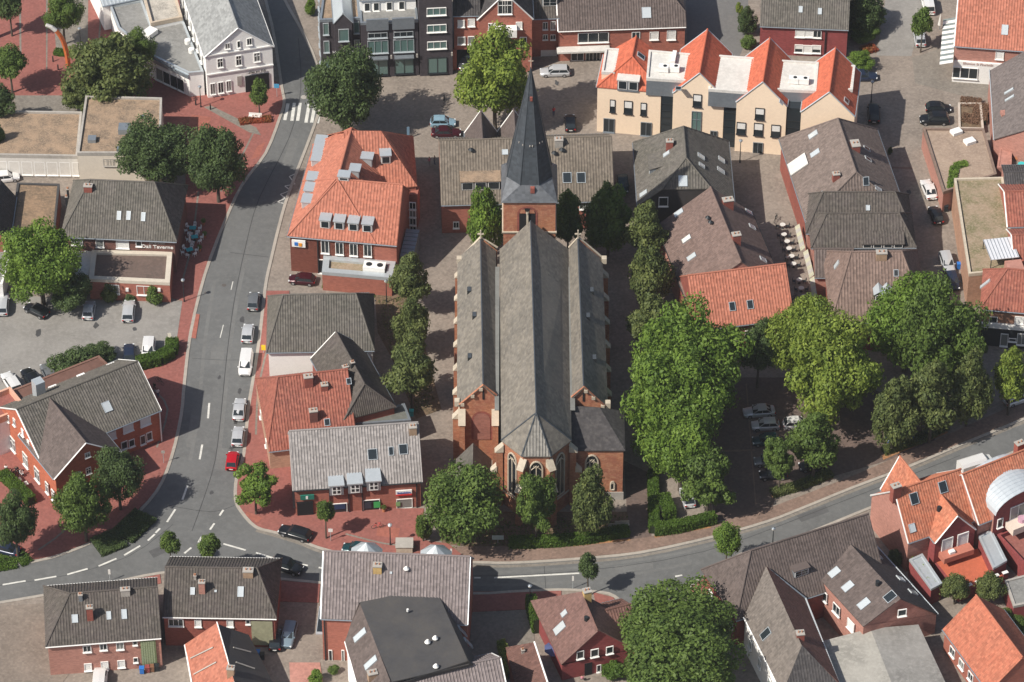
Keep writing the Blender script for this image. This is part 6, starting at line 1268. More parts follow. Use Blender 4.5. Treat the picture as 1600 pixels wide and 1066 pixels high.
# ------------------------------------------------------------------ vehicles
def carpaint(name, c): return mat('paint_' + name, c, .28, .25, kind='flat', spec=.6)
PC = dict(silver=(.50, .52, .54), white=(.78, .78, .77), black=(.012, .014, .018), grey=(.16, .17, .18), red=(.50, .01, .02), blue=(.02, .05, .16), dred=(.05, .006, .012), lblue=(.25, .40, .50), green=(.01, .05, .06), sblue=(.22, .30, .36), dblue=(.02, .03, .06), beige=(.5, .48, .43), bblue=(.01, .12, .35))
def lathe_wheel():
    t = MB(); t.tube([(0, -.1, 0), (0, .1, 0)], .32, rubber, 14); r = MB(); r.tube([(0, -.11, 0), (0, .11, 0)], .2, alloy, 10); return t.mesh('tyre'), r.mesh('rim')
WH = lathe_wheel()
def loft(mb, st, m, closed=True):
    """st: list of (x, [(y,z)...]) sections"""
    base = len(mb.v); n = len(st[0][1]); k = mb.mi(m)
    for x, sec in st: mb.v += [(x, y, z) for y, z in sec]
    for i in range(len(st) - 1):
        for j in range(n - 1): a = base + i * n + j; mb.f.append((a, a + 1, a + n + 1, a + n)); mb.m.append(k)
    mb.f.append(tuple(base + j for j in range(n))); mb.m.append(k); mb.f.append(tuple(base + (len(st) - 1) * n + j for j in reversed(range(n)))); mb.m.append(k)
#            length width belt roof  bonnet windscreen-base roof-front roof-rear rear-glass-base tail height
CT_ = dict(hatch=(3.9, 1.72, .88, 1.46, .78, .95, .25, -1.35, -1.82, .95), sedan=(4.5, 1.78, .88, 1.43, .80, .95, .20, -1.0, -1.72, .95), wagon=(4.65, 1.80, .90, 1.47, .80, 1.0, .30, -1.85, -2.22, .92), suv=(4.5, 1.86, 1.02, 1.72, .98, 1.0, .35, -1.75, -2.15, 1.05), van=(4.7, 1.88, 1.05, 1.82, 1.0, 1.45, .75, -2.1, -2.28, 1.05), mini=(3.6, 1.66, .90, 1.50, .82, .95, .35, -1.3, -1.68, .92))
CARS = {}
def car_proto(t):
    L_, W_, belt, roof, bon, ws, rf, rr, rg, tail = CT_[t]; h = L_ / 2; w = W_ / 2; pm = carpaint('base', (.5, .5, .5))
    def sec(wf, zb, zt, cr=.06): y = w * wf; return [(-y * .94, zb), (-y, zb + .16), (-y, zt - .22), (-y * .93, zt - .04), (-y * .6, zt + cr * .6), (0, zt + cr), (y * .6, zt + cr * .6), (y * .93, zt - .04), (y, zt - .22), (y, zb + .16), (y * .94, zb)]
    b_ = MB(); st = [(h, sec(.72, .36, .62, .01)), (h - .06, sec(.80, .28, .68, .02)), (h - .30, sec(.93, .22, bon - .06, .03)), (h - .75, sec(.99, .2, bon, .04)), (ws, sec(1, .2, belt - .01, .03)), (0, sec(1, .2, belt, 0)), (rg + .25, sec(1, .2, belt, 0)), (rg, sec(.98, .2, min(tail, belt + .04), .02)), (-h + .25, sec(.95, .24, tail - .02, .02)), (-h + .05, sec(.86, .3, tail - .12, .02)), (-h, sec(.78, .36, tail - .2, .0))]
    if rg - .25 < -h + .3: st = [s_ for s_ in st if s_[0] != rg or True]; st = sorted(st, key=lambda q: -q[0])
    loft(b_, st, pm)
    wr = w * .80; g = MB(); rt = MB()
    lo = [(ws + .02, -w * .9), (ws + .02, w * .9), (rg - .02, w * .9), (rg - .02, -w * .9)]; hi = [(rf, -wr), (rf, wr), (rr, wr), (rr, -wr)]
    zb, zt = belt - .04, roof - .05
    q = [(x, y, zb) for x, y in lo] + [(x, y, zt) for x, y in hi]
    # glass faces as separate parts
    parts = {}
    for nm, f in (('windscreen', (0, 1, 5, 4)), ('rear_window', (2, 3, 7, 6))):
        c = MB(); P_ = [Vector(q[i]) for i in f]; cc = sum(P_, Vector()) / 4; P_ = [cc + (p - cc) * .9 for p in P_]; n = (P_[1] - P_[0]).cross(P_[2] - P_[1]).normalized(); n = n if n.dot(cc - Vector((0, 0, zb))) > 0 else -n; c.poly([p + n * .025 for p in P_], glass); parts[nm] = c.mesh(nm)
    for sg in (-1, 1):
        f = (1, 2, 6, 5) if sg > 0 else (0, 3, 7, 4); c = MB(); P_ = [Vector(q[i]) for i in f]; cuts = [(.03, .47), (.50, .95)] if t != 'van' else [(.02, .3)]
        for a_, b2 in cuts:
            A0 = P_[0].lerp(P_[1], a_); A1 = P_[0].lerp(P_[1], b2); B0 = P_[3].lerp(P_[2], a_); B1 = P_[3].lerp(P_[2], b2)
            c.poly([p + Vector((0, sg * .02, 0)) for p in (A0.lerp(B0, .1), A1.lerp(B1, .1), A1.lerp(B1, .88), A0.lerp(B0, .88))], glass)
        parts['side_window' + ('' if sg > 0 else '2')] = c.mesh('side_window')
    loft(rt, [(ws + .03, [(-w * .9, zb), (-w * .9, zb + .01), (0, zb + .02), (w * .9, zb + .01), (w * .9, zb)]), (rf + .02, [(-wr, zb), (-wr, zt), (0, zt + .05), (wr, zt), (wr, zb)]), ((rf + rr) / 2, [(-wr, zb), (-wr, zt + .04), (0, roof + .04), (wr, zt + .04), (wr, zb)]), (rr, [(-wr, zb), (-wr, zt), (0, zt + .04), (wr, zt), (wr, zb)]), (rg - .03, [(-w * .88, zb), (-w * .88, zb + .01), (0, zb + .02), (w * .88, zb + .01), (w * .88, zb)])], pm)
    # widen sides of cabin down to the belt
    for sg in (-1, 1): rt.poly([(ws, sg * w * .9, zb), (rg, sg * w * .9, zb), (rr, sg * wr, zt), (rf, sg * wr, zt)], pm)
    hl = MB(); hl.box(h - .22, w * .52, .55, h - .035, w * .84, .69, lampw); tl = MB(); tl.box(-h + .0, w * .55, tail - .36, -h + .16, w * .88, tail - .16, lampr)
    mr = MB(); mr.box(ws - .25, w * .93, belt - .02, ws - .12, w * 1.14, belt + .12, pm); pl = MB(); pl.box(-h - .03, -.26, .5, -h + .03, .26, .62, plate)
    CARS[t] = (b_.mesh('body', True), rt.mesh('cabin', False), parts, hl.mesh('headlight'), tl.mesh('tail_light'), mr.mesh('mirror'), pl.mesh('number_plate'), h, w)
def car(px, py, head, t, colr, label, name='parked_car', cat='car', z=.02, group=None):
    if t not in CARS: car_proto(t)
    body, cab, parts, hl, tl, mr, pl, h, w = CARS[t]; g = G(px, py, z + .55); r = empty(name, (g.x, g.y, z), math.radians(head)); tagit(r, label, cat, group); pm = carpaint(colr, PC[colr])
    def setm(o):
        o.material_slots[0].link = 'OBJECT'; o.material_slots[0].material = pm; return o
    setm(link('body', body, r)); setm(link('cabin', cab, r))
    for nm, me in parts.items(): link(nm.rstrip('2'), me, r)
    F = Matrix.Diagonal((1, -1, 1, 1))
    for me, nm in ((hl, 'headlight'), (tl, 'tail_light')): link(nm, me, r); link(nm, me, r, F)
    setm(link('mirror', mr, r)); setm(link('mirror', mr, r, F)); link('number_plate', pl, r)
    for sx in (h * .62, -h * .62):
        for sy in (w - .1, -w + .1): o = link('tyre', WH[0], r, Matrix.Translation((sx, sy, .32))); link('rim', WH[1], o)
    return r
c_ = car
c_(867, 112, 182, 'wagon', 'silver', 'silver estate car alone on the cobbles left of the cream block'); c_(891, 192, 92, 'hatch', 'black', 'black car on the cobbles right of the church spire'); c_(692, 191, 0, 'hatch', 'lblue', 'light blue hatchback on the cobbled square'); c_(697, 207, 0, 'sedan', 'dred', 'dark red car right below the light blue hatchback')
c_(1348, 119, 0, 'sedan', 'dblue', 'dark car half hidden by the end of the cream block'); c_(1365, 177, 88, 'suv', 'black', 'black SUV at the corner of the cream block'); c_(1466, 169, 0, 'hatch', 'black', 'short black car above the black estate by the flat garage'); c_(1460, 187, 180, 'suv', 'black', 'black estate with silver roof rails by the flat garage')
c_(1451, 296, 101, 'sedan', 'white', 'white car in the narrow lane'); c_(1462, 336, 100, 'hatch', 'black', 'black hatchback behind the white car in the narrow lane'); c_(1480, 411, 278, 'wagon', 'silver', 'silver estate in the narrow lane beside a blue bin'); c_(1488, 439, 278, 'hatch', 'dblue', 'dark blue car under the trees at the lane mouth')
c_(1437, 60, 92, 'hatch', 'silver', 'silver car under the small street tree'); c_(1450, 8, 92, 'van', 'white', 'white van at the top edge of the pale lane', 'parked_van', 'van'); c_(973, 288, 272, 'hatch', 'green', 'dark green car in the shade beside the half-hipped house')
c_(10, 277, 10, 'hatch', 'white', 'white car at the left edge below the white fascia', z=.0); Z = .11
c_(4, 476, 92, 'wagon', 'silver', 'silver car cut by the left edge of the tavern car park', z=Z); c_(57, 485, 145, 'hatch', 'black', 'black car parked askew under the light green tree', z=Z); c_(139, 485, 88, 'hatch', 'silver', 'silver hatchback behind the tavern, left one', z=Z); c_(201, 486, 90, 'wagon', 'silver', 'silver estate right of the hatchback at the tavern shrubs', z=Z)
c_(202, 552, 94, 'hatch', 'dblue', 'dark blue car beside the hedge at the inn', z=Z); c_(232, 547, 270, 'suv', 'white', 'white car next to the dark blue one at the hedge', z=Z); c_(18, 598, 118, 'wagon', 'white', 'white car leftmost of the row behind the inn', z=Z); c_(49, 592, 118, 'wagon', 'black', 'black car in the row behind the inn', z=Z); c_(77, 584, 112, 'sedan', 'grey', 'dark grey car partly under the bush behind the inn', z=Z)
gk = 'cars parked along the main road'
c_(396, 471, 88, 'hatch', 'grey', 'dark grey car on the main road near the bank', group=gk); c_(387, 521, 88, 'hatch', 'silver', 'silver estate just above the white van', group=gk); c_(384, 569, 268, 'van', 'white', 'long white van in the roadside row', 'parked_van', 'van', group=gk); c_(374, 640, 88, 'sedan', 'silver', 'silver saloon in the roadside row beside the weathered red roof', group=gk); c_(372, 682, 88, 'hatch', 'silver', 'silver small car directly above the red one', group=gk); c_(363, 720, 87, 'mini', 'red', 'bright red small car last in the roadside row', group=gk)
c_(461, 833, 157, 'wagon', 'black', 'black estate at the kerb before the travel shop'); c_(448, 885, 337, 'suv', 'black', 'black off-roader driving behind the cottage roof', 'moving_car'); c_(557, 858, 168, 'hatch', 'green', 'dark green car half hidden by the octagonal bay roof'); c_(451, 992, 262, 'wagon', 'sblue', 'blue-grey estate in the yard beside the brown-roofed house')
c_(1186, 643, 186, 'sedan', 'silver', 'silver car topmost in the tree-shaded car park'); c_(1196, 664, 184, 'hatch', 'silver', 'silver estate second in the tree-shaded car park'); c_(1197, 688, 184, 'hatch', 'green', 'dark green car third in the tree-shaded car park'); c_(1245, 662, 5, 'hatch', 'white', 'white car peeping from under the yellow-green tree'); c_(1200, 720, 184, 'hatch', 'grey', 'grey car by the small young tree, upper'); c_(1208, 741, 184, 'hatch', 'black', 'black car by the small young tree, lower')
c_(1270, 727, 190, 'hatch', 'black', 'black car under the lime at the car park exit'); c_(1406, 683, 188, 'hatch', 'bblue', 'blue car below the roadside lime'); c_(1074, 777, 100, 'hatch', 'silver', 'silver car glimpsed behind the thick hedge block'); c_(1592, 622, 25, 'wagon', 'white', 'white car under the pale lime at the right edge')
c_(472, 437, 172, 'hatch', 'dred', 'dark red car between bank and stone terrace wall'); c_(156, 1064, 90, 'van', 'white', 'white van cut by the bottom edge behind the cottages', 'parked_van', 'van'); c_(430, 1000, 90, 'hatch', 'black', 'black car in the shade behind the grey-green wall panel'); c_(6, 857, 160, 'sedan', 'dblue', 'dark car at the left edge under the dark tree'); c_(729, 99, 70, 'hatch', 'grey', 'grey car inside the dark passage of the brick house')
# the box truck on the upper street
g = G(1519, 730, 1.2); r = empty('delivery_truck', (g.x, g.y, .02), math.radians(24)); r.scale = (.82, .85, .85); tagit(r, 'white rounded box truck behind the red terrace roofs', 'truck')
c = MB(); loft(c, [(2.4, [(-1.1, .8), (-1.1, 2.6), (-.7, 3.0), (.7, 3.0), (1.1, 2.6), (1.1, .8)]), (2.2, [(-1.15, .7), (-1.15, 2.8), (-.7, 3.15), (.7, 3.15), (1.15, 2.8), (1.15, .7)]), (-2.4, [(-1.15, .7), (-1.15, 2.8), (-.7, 3.15), (.7, 3.15), (1.15, 2.8), (1.15, .7)])], carpaint('white', PC['white'])); c.build('cargo_box', r)
c = MB(); loft(c, [(4.1, [(-.9, .5), (-.95, 1.2), (.95, 1.2), (.9, .5)]), (3.7, [(-1, .5), (-.95, 2.1), (.95, 2.1), (1, .5)]), (2.5, [(-1, .5), (-1, 2.3), (1, 2.3), (1, .5)])], carpaint('white', PC['white'])); c.build('cab', r)
for sx in (3.2, -1.4):
    for sy in (1.0, -1.0): o = link('tyre', WH[0], r, Matrix.Translation((sx, sy, .36)) @ Matrix.Scale(1.15, 4)); link('rim', WH[1], o)
c = MB(); c.poly([(4.0, -.8, 1.35), (4.0, .8, 1.35), (3.76, .8, 2.0), (3.76, -.8, 2.0)], glass); c.build('windscreen', r)

# ------------------------------------------------------------------ street furniture
def lamp(px, py, h, label, globe=False, z=0):
    g = G(px, py, 0); r = empty('street_lamp', (g.x, g.y, z)); tagit(r, label, 'street lamp'); c = MB(); c.cyl((0, 0), .09, .05, 0, h, darkm, 8); c.cyl((0, 0), .14, .1, 0, .5, darkm, 8); c.build('post', r)
    c = MB(); c.cyl((0, 0), .06, .26, h, h + .25, concrete if globe else darkm, 10); c.cyl((0, 0), .26, .20, h + .25, h + .45, lampw if globe else concrete, 10); c.cyl((0, 0), .3, .04, h + .45, h + .6, zinc if not globe else zincl, 10); c.build('lantern', r); return r
lamp(610, 852, 3.4, 'street lamp on the red paving before the travel shop', True); lamp(314, 168, 3.6, 'lamp post at the corner of the white gabled house'); lamp(1156, 254, 3.8, 'lamp post in front of the cream block'); lamp(288, 472, 3.8, 'lamp post at the kerb beside the tavern corner'); lamp(828, 954, 4.2, 'lamp post left of the garden cottage'); lamp(1207, 856, 3.2, 'lamp post above the long brown roof ridge'); lamp(604, 472, 3.6, 'lamp post between the bank and the lime'); lamp(1361, 160, 3.6, 'lamp post beside the black SUV'); lamp(127, 80, 4, 'dark lamp post at the ragged tree in the red square')
def sign(px, py, h, m, label, w_=.6, h2=.6, rz=0):
    g = G(px, py, 0); r = empty('road_sign', (g.x, g.y, 0), rz); tagit(r, label, 'sign'); c = MB(); c.cyl((0, 0), .04, .04, 0, h, zincl, 6); c.build('post', r); c = MB(); c.box(-w_ / 2, -.06, h - h2, w_ / 2, -.045, h, m); c.build('panel', r)
sign(433, 152, 2.6, mat('sign_blue', (.08, .35, .6), .5, kind='flat'), 'blue pedestrian crossing sign by the zebra stripes', .8, .8); sign(172, 908, 2.2, trimw, 'white sign post on the kerb above the cottages', .3, .9); sign(895, 920, 2.4, trimw, 'white sign post at the kerb above the garden cottage', .25, .9); sign(256, 724, 2.4, concrete, 'grey sign post on the red pavement by the inn', .5, .5); sign(517, 846, 2.4, trimw, 'small white sign beside the clipped tree'); sign(1086, 928, 2.0, trimw, 'white sign on the red corner pavement', .5, .4); sign(705, 874, 2, trimw, 'white and red marker post beside the octagonal bay roof', .25, .8); sign(266, 540, 2.4, mat('sign_cream', (.75, .7, .6), kind='flat'), 'cream flag banner at the car park hedge', .5, 2.0); sign(778, 848, 1.4, mat('sign_pale_green', (.55, .62, .55), kind='flat'), 'pale notice board under the tree west of the choir', 1.6, .8); sign(412, 552, 1.6, yellow, 'yellow letterbox sign at the white blank wall', .6, 1); sign(638, 216, 2.2, mat('sign_steel_blue', (.15, .25, .35), kind='flat'), 'narrow blue banner behind the orange bank roof', .4, 1.6)
for px, py, top in ((107, 104, (80, 42)), (-12, 62, (17, 38))):
    g = G(px, py); o0 = Vector((g.x, g.y, 0)); r = empty('steel_arch', o0); tagit(r, 'curved rust-orange steel arch with pale tip ' + ('beside the round tree in the square' if px > 0 else 'cut by the left edge'), 'sculpture')
    P = []; 
    for i in range(9):
        t = i / 8; P.append((-2.9 * (t ** 2.4), 0, 8.2 * math.sin(t * 1.35)))
    c = MB(); c.tube(P[:7], [.42, .42, .41, .40, .38, .36, .34], orange, 6); c.build('arch', r); c = MB(); c.tube(P[6:], [.36, .33, .28], felt_w, 6); c.build('tip', r)
for px, py, lb in ((83, 97, 'dark bollard in the red square near the arch'), (91, 110, 'dark bollard in the red square with a hook'), (306, 165, 'bollard left of the lamp at the white house'), (329, 172, 'bollard right of the lamp at the white house'), (305, 897, 'bollard between the clipped trees at the junction'), (694, 157, 'dark post in the cobbled square')):
    g = G(px, py); c = MB(); c.cyl((0, 0), .12, .1, 0, 1.0, darkm, 8); o = c.build('bollard', None, Matrix.Translation((g.x, g.y, .09 if px < 400 else 0))); tagit(o, lb, 'bollard')
def bench(px, py, rz, label, m=trimw):
    g = G(px, py); r = empty('bench', (g.x, g.y, .08), rz); tagit(r, label, 'bench')
    c = MB(); c.box(-1, -.25, .4, 1, .25, .48, m); c.build('seat', r); c = MB(); c.box(-1, .22, .5, 1, .28, .9, m); c.build('backrest', r)
    for x in (-.85, .85): c = MB(); c.box(x - .05, -.2, 0, x + .05, .2, .39, darkm); c.build('leg', r)
bench(399, 186, -.1, 'white bench at the red flower bed'); bench(961, 828, .1, 'pale bench behind the choir hedge, left one', stone); bench(972, 824, .1, 'pale bench behind the choir hedge, right one', stone)
g = G(632, 858); r = empty('stone_trough', (g.x, g.y, .09)); tagit(r, 'square stone trough on the red paving beside the upright bush', 'planter'); c = MB(); c.box(-1.1, -.9, 0, 1.1, .9, 1.0, stone); c.build('basin', r); c = MB(); c.box(-1.2, -1.0, 1.001, 1.2, 1.0, 1.12, concrete); c.build('rim', r)
def bike(px, py, rz, label, m=darkm, z=0):
    g = G(px, py); r = empty('bicycle', (g.x, g.y, z), rz); tagit(r, label, 'bicycle')
    if 'w' not in BK:
        c = MB(); c.tube([(.33 * math.cos(a), 0, .33 + .33 * math.sin(a)) for a in np.linspace(0, 6.283, 15)], .028, rubber, 4); BK['w'] = c.mesh('wheel')
        c = MB(); c.box(-.12, -.06, .92, .14, .06, .98, rubber); BK['s'] = c.mesh('saddle'); c = MB(); c.tube([(-.05, -.28, 1.05), (.08, 0, 1.0), (-.05, .28, 1.05)], .025, darkm, 4); BK['h'] = c.mesh('handlebar')
    for x in (-.52, .52): link('wheel', BK['w'], r, Matrix.Translation((x, 0, 0)))
    c = MB(); c.tube([(-.52, 0, .33), (-.2, 0, .9), (.38, 0, .95), (.52, 0, .33)], .03, m, 4); c.tube([(-.2, 0, .85), (-.05, 0, .33), (.38, 0, .88)], .03, m, 4); c.build('frame', r); link('saddle', BK['s'], r, Matrix.Translation((-.2, 0, 0))); link('handlebar', BK['h'], r, Matrix.Translation((.4, 0, 0)))
BK = {}
bike(1455, 242, 1.3, 'upper green bicycle leaning along the flat garage wall', greenp); bike(1460, 256, 1.4, 'lower dark bicycle by the flat garage wall'); bike(1474, 300, 1.3, 'bicycle behind the white car in the lane'); bike(1212, 345, 1.2, 'bicycle above the topmost cafe table'); bike(250, 600, 2.4, 'bicycle at the inn end wall above the walkers', z=.09); bike(697, 165, .4, 'bicycle by the dark post on the cobbles'); bike(590, 826, .2, 'bicycle on the red paving between tree and lamp', redp, .09); bike(1240, 470, .9, 'bicycle at the lower end of the cafe lane'); bike(1482, 75, 1.2, 'bicycle beside the striped awning'); bike(252, 472, .3, 'bicycle leaning by the tavern shrubs', z=.1)
# cafe terraces
def cafe_table(px, py, rz, label, top=turq, rnd=False, n=4, z=.09, grp=None, dark=False):
    g = G(px, py, z + .7); r = empty('cafe_table', (g.x, g.y, z), rz); tagit(r, label, 'table', grp); c = MB()
    if rnd: c.cyl((0, 0), .42, .42, .70, .74, top, 14)
    else: c.box(-.5, -.4, .70, .5, .4, .74, top)
    c.build('tabletop', r); c = MB(); c.cyl((0, 0), .05, .05, 0, .7, darkm, 6); c.cyl((0, 0), .25, .2, 0, .04, darkm, 8); c.build('pedestal', r); return g, r
def chair(x, y, a, m, label, z=.09, grp=None):
    r = empty('cafe_chair', (x, y, z), a); tagit(r, label, 'chair', grp)
    for nm, me in CHM(m): link(nm, me, r)
CHC = {}
def CHM(m):
    if m.name not in CHC:
        s_ = MB(); s_.box(-.22, -.22, .42, .22, .22, .47, m); k = MB(); k.tube([(-.22, .22, .47), (-.2, .27, .85), (0, .29, .95), (.2, .27, .85), (.22, .22, .47)], .04, m, 5); k.box(-.17, .24, .55, .17, .28, .88, m)
        out = [('seat', s_.mesh('seat')), ('backrest', k.mesh('backrest'))]
        for x in (-.19, .19):
            for y in (-.19, .19): l = MB(); l.box(x - .02, y - .02, 0, x + .02, y + .02, .419, m); out.append(('leg', l.mesh('leg')))
        CHC[m.name] = out
    return CHC[m.name]
for i, (px, py) in enumerate(((301, 356), (304, 370), (296, 390))):
    where = ('northmost', 'middle', 'southmost')[i]
    g, r = cafe_table(px, py, .2 * i, f'{where} table with turquoise top beside the tavern wall', grp='tavern terrace tables')
    for k, sd_ in enumerate(('right', 'upper right', 'upper left', 'left', 'lower left', 'lower right')): a = k * math.pi / 3 + .3; chair(g.x + 1.05 * math.cos(a), g.y + .95 * math.sin(a), a - math.pi / 2, trimw, f'white terrace chair at the {sd_} side of the {where} turquoise table', grp=f'white chairs round the {where} tavern table')
g = G(296, 372, 2); r = empty('folded_parasol', (g.x, g.y, .09)); tagit(r, 'closed white parasol among the tavern tables', 'parasol'); c = MB(); c.cyl((0, 0), .04, .04, 0, 3.0, zinc, 6); c.build('pole', r); c = MB(); c.cyl((0, 0), .22, .04, 1.2, 3.0, felt_w, 8); c.build('canopy', r)
for i, (px, py) in enumerate(((1225, 366), (1230, 377), (1233, 388), (1237, 400), (1240, 412), (1249, 437), (1252, 450), (1256, 463), (1223, 351))):
    od = ('second', 'third', 'fourth', 'fifth', 'sixth', 'seventh', 'eighth', 'lowest', 'topmost')[i]
    g, r = cafe_table(px, py, 0, od + ' round pale cafe table down the lane beside the awnings', top=felt_w, rnd=True, z=.0, grp='round tables in the lane')
    for sx in (-.75, .75): chair(g.x + sx, g.y, -sx * 2, darkm, f'dark chair {"left" if sx < 0 else "right"} of the {od} round pale table in the lane', 0, 'dark chairs in the lane')
for i, (p0, p1) in enumerate((((1243, 352), (1252, 390)), ((1256, 392), (1266, 432)), (((1266, 434)), (1271, 466)))):
    a, q = G(*p0, 3.0), G(*p1, 3.0); r = empty('awning', (a.x, a.y, 0)); tagit(r, ('upper', 'middle', 'lower')[i] + ' cream awning along the cafe lane', 'awning'); d = q - a; n = 7
    for k in range(n):
        s0 = a + d * (k / n) - Vector((a.x, a.y, 0)); s1 = a + d * ((k + 1) / n) - Vector((a.x, a.y, 0)); c = MB(); c.poly([(s0.x - .1, s0.y, 2.7), (s1.x - .1, s1.y, 2.7), (s1.x + .55, s1.y, 3.3), (s0.x + .55, s0.y, 3.3)], concrete if k % 2 else mat('awning_cream', (.42, .41, .31))); c.build('awning_panel', r)
g = G(868, 1012, 2.2); r = empty('parasol', (g.x, g.y, 0)); tagit(r, 'open dark blue octagonal parasol beside the garden cottage', 'parasol'); c = MB(); R_ = 1.55
pts = [(R_ * math.cos(i * math.pi / 4 + .4), R_ * math.sin(i * math.pi / 4 + .4), 2.0) for i in range(8)]
for i in range(8): c.poly([pts[i], pts[(i + 1) % 8], (0, 0, 2.6)], blued)
c.build('canopy', r); c = MB(); c.cyl((0, 0), .04, .04, 0, 2.6, zinc, 6); c.build('pole', r)
def bin_(px, py, m, label, z=0):
    g = G(px, py); r = empty('wheelie_bin', (g.x, g.y, z)); tagit(r, label, 'bin'); c = MB(); loft(c, [(-.28, [(-.24, .08), (-.29, 1.0), (.29, 1.0), (.24, .08)]), (.28, [(-.24, .08), (-.29, 1.0), (.29, 1.0), (.24, .08)])], m); c.build('body', r); c = MB(); c.box(-.33, -.33, 1.001, .33, .33, 1.08, m); c.build('lid', r)
bin_(222, 1052, blue, 'blue wheelie bin leftmost by the green glass-block panel'); bin_(231, 1050, brick_mar, 'brown wheelie bin next to the blue one'); bin_(238, 1049, mat('bin_brown', (.2, .1, .06), .5, kind='flat'), 'lighter brown wheelie bin in the row'); bin_(245, 1048, darkm, 'black wheelie bin at the row end'); bin_(1498, 420, blue, 'blue wheelie bin beside the silver estate in the lane'); bin_(403, 1026, blue, 'blue wheelie bin left in the shaded yard'); bin_(410, 1030, darkm, 'black wheelie bin in the shaded yard'); bin_(643, 650, turq, 'turquoise bin behind the travel shop'); bin_(1478, 330, darkm, 'dark bin at the creeper corner')
g = G(305, 988, 1.0); r = empty('garden_table', (g.x, g.y, 2)); tagit(r, 'turquoise-clothed table on the roof corner of the orange annex', 'table'); c = MB(); c.box(-.9, -.5, .7, .9, .5, .76, turq); c.build('tabletop', r)
for x in (-.7, .7): c = MB(); c.box(x - .05, -.4, 0, x + .05, .4, .69, trimw); c.build('leg', r)
g = G(1468, 46); r = empty('folded_parasol', (g.x, g.y, 0)); tagit(r, 'closed white parasol on the paving left of the striped awning', 'parasol'); c = MB(); c.cyl((0, 0), .05, .05, 0, 3, zinc, 6); c.build('pole', r); c = MB(); c.cyl((0, 0), .35, .06, .9, 3, felt_w, 8); c.build('canopy', r)

for i, (x, y, l) in enumerate(((281, 366, 'potted shrub nearest the tavern wall, upper'), (318, 352, 'potted plant right of the top tavern table'), (320, 372, 'potted plant right of the middle tavern table'), (312, 393, 'potted plant right of the bottom tavern table'), (1218, 470, 'potted plant at the orange house side'), (600, 800, 'small potted tree at the travel shop window'))):
    g = G(x, y); r = empty('potted_plant', (g.x, g.y, .09)); tagit(r, l, 'plant'); c = MB(); c.cyl((0, 0), .2, .26, 0, .45, mat('terracotta', (.4, .16, .09)), 10); c.build('pot', r)
    d = RNG.normal(size=(260, 3)); d /= np.linalg.norm(d, axis=1)[:, None]; link('foliage', leaf_mesh('pot_leaves', leaf_arrays(d * .38 * RNG.uniform(.6, 1, (260, 1)) + np.array([0, 0, .8]), d, .09), lf_mid), r)
# ------------------------------------------------------------------ people
def person(px, py, rz, shirt, trousers, hair, label, sit=False, z=.09):
    g = G(px, py); r = empty('person', (g.x, g.y, z), rz); tagit(r, label, 'person')
    if not sit:
        J = [(0, 0, .93, .13), (0, 0, 1.15, .125), (0, 0, 1.40, .15), (0, 0, 1.52, .055), (0, .01, 1.62, .09), (0, .01, 1.74, .075), (.10, 0, .86, .095), (.11, .10, .48, .065), (.11, .03, .08, .045), (.11, .17, .04, .035), (-.10, 0, .86, .095), (-.12, -.06, .48, .065), (-.12, -.22, .10, .045), (-.12, -.10, .04, .035), (.19, 0, 1.42, .055), (.25, -.05, 1.16, .042), (.24, .10, .93, .032), (-.19, 0, 1.42, .055), (-.25, .05, 1.16, .042), (-.22, .22, .98, .032)]
    else:
        J = [(0, 0, .52, .14), (0, -.02, .75, .13), (0, 0, 1.0, .15), (0, .03, 1.12, .055), (0, .05, 1.22, .09), (0, .05, 1.33, .075), (.10, .1, .52, .09), (.12, .48, .52, .065), (.12, .48, .1, .045), (.12, .62, .05, .035), (-.10, .1, .52, .09), (-.12, .48, .52, .065), (-.12, .46, .1, .045), (-.12, .6, .05, .035), (.19, .02, 1.02, .055), (.25, .12, .80, .042), (.18, .36, .74, .032), (-.19, .02, 1.02, .055), (-.25, .12, .80, .042), (-.18, .36, .74, .032)]
    E = [(0, 1), (1, 2), (2, 3), (3, 4), (4, 5), (0, 6), (6, 7), (7, 8), (8, 9), (0, 10), (10, 11), (11, 12), (12, 13), (2, 14), (14, 15), (15, 16), (2, 17), (17, 18), (18, 19)]
    me = bpy.data.meshes.new('body'); me.from_pydata([j[:3] for j in J], E, []); o = link('body', me, None); o.modifiers.new('s', 'SKIN')
    for i, v in enumerate(me.skin_vertices[0].data): v.radius = (J[i][3],) * 2; v.use_root = (i == 0)
    sb = o.modifiers.new('b', 'SUBSURF'); sb.levels = 1
    dg = bpy.context.evaluated_depsgraph_get(); m2 = bpy.data.meshes.new_from_object(o.evaluated_get(dg)); bpy.data.objects.remove(o)
    for m in (skin, mat('cloth_' + shirt, SH[shirt]), mat('cloth_' + trousers, SH[trousers]), mat('hair_' + hair, SH[hair])): m2.materials.append(m)
    hp, nk, hd = (.95, 1.47, 1.66) if not sit else (.56, 1.08, 1.26)
    for p in m2.polygons:
        c = p.center; arm = abs(c.x) > .2 and (c.z < 1.1 if not sit else c.y > .2)
        p.material_index = 3 if (c.z > hd or (c.z > nk + .08 and c.y < .0)) else 0 if c.z > nk or (arm and c.z > .6) else 1 if c.z > hp else 2
        p.use_smooth = True
    link('body', m2, r); return r
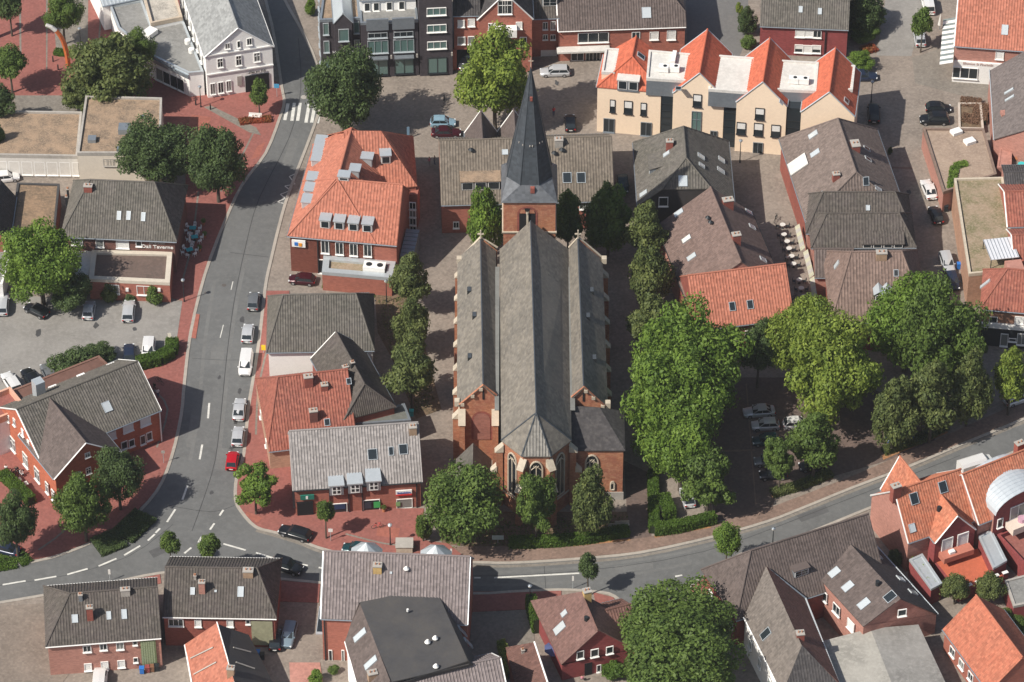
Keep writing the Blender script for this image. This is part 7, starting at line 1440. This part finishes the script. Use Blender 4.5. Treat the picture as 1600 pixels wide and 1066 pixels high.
SH = dict(white=(.7, .7, .7), black=(.02, .02, .025), navy=(.03, .05, .12), brown=(.08, .05, .03), red=(.5, .04, .06), grey=(.25, .25, .27), pink=(.6, .25, .3), blue=(.08, .18, .4))
person(247, 622, .4, 'white', 'navy', 'black', 'person in a white top walking by the inn end wall'); person(242, 612, 2.6, 'black', 'black', 'brown', 'person in black beside the one in white at the inn')
for i, (x, y, s_, l) in enumerate(((10, 738, 'white', 'person in white sitting leftmost on the inn terrace'), (18, 744, 'navy', 'person in navy sitting on the inn terrace'), (26, 740, 'black', 'person in black sitting at the terrace middle'), (33, 744, 'white', 'person in white sitting rightmost on the inn terrace'))): 
    person(x, y, i * 1.3, s_, 'black', 'brown', l, True); q = G(x, y); chair(q.x, q.y, i * 1.3 + math.pi, darkm, 'dark terrace chair under the ' + l.split(' on')[0].split(' at')[0], grp='occupied chairs on the inn terrace')
for i, (x, y) in enumerate(((14, 748), (28, 750), (38, 756))): cafe_table(x, y, .5, ('left', 'middle', 'right')[i] + ' pale table on the inn terrace', top=felt_w)
person(671, 259, 1, 'pink', 'grey', 'brown', 'person in pink walking up the shaded alley by the bank', z=0); person(679, 257, 1.2, 'grey', 'navy', 'black', 'person in grey right of the pink one in the alley', z=0); person(1476, 66, 2, 'black', 'black', 'brown', 'person in black under the striped awning', z=0); person(865, 181, .3, 'red', 'navy', 'black', 'person in red crossing the cobbles by the black car', z=0)
person(910, 1066, .2, 'pink', 'grey', 'brown', 'person in pink in the cottage garden', True, 0); person(1230, 409, .3, 'white', 'black', 'brown', 'person in white sitting in the cafe lane', True, 0)

# ------------------------------------------------------------------ air
hm = bpy.data.materials.new('air'); hm.use_nodes = True; t = hm.node_tree; t.nodes.remove(t.nodes['Principled BSDF'])
pv_ = t.nodes.new('ShaderNodeVolumePrincipled'); pv_.inputs['Color'].default_value = (.92, .95, 1, 1); pv_.inputs['Density'].default_value = .00006; pv_.inputs['Anisotropy'].default_value = .2
t.links.new(pv_.outputs[0], t.nodes['Material Output'].inputs['Volume'])
c = MB(); c.box(-1700, -1200, -1, 1700, 2700, CAMP.z + 12, hm); o = c.build('haze'); o['kind'] = 'stuff'
scene.cycles.volume_bounces = 0
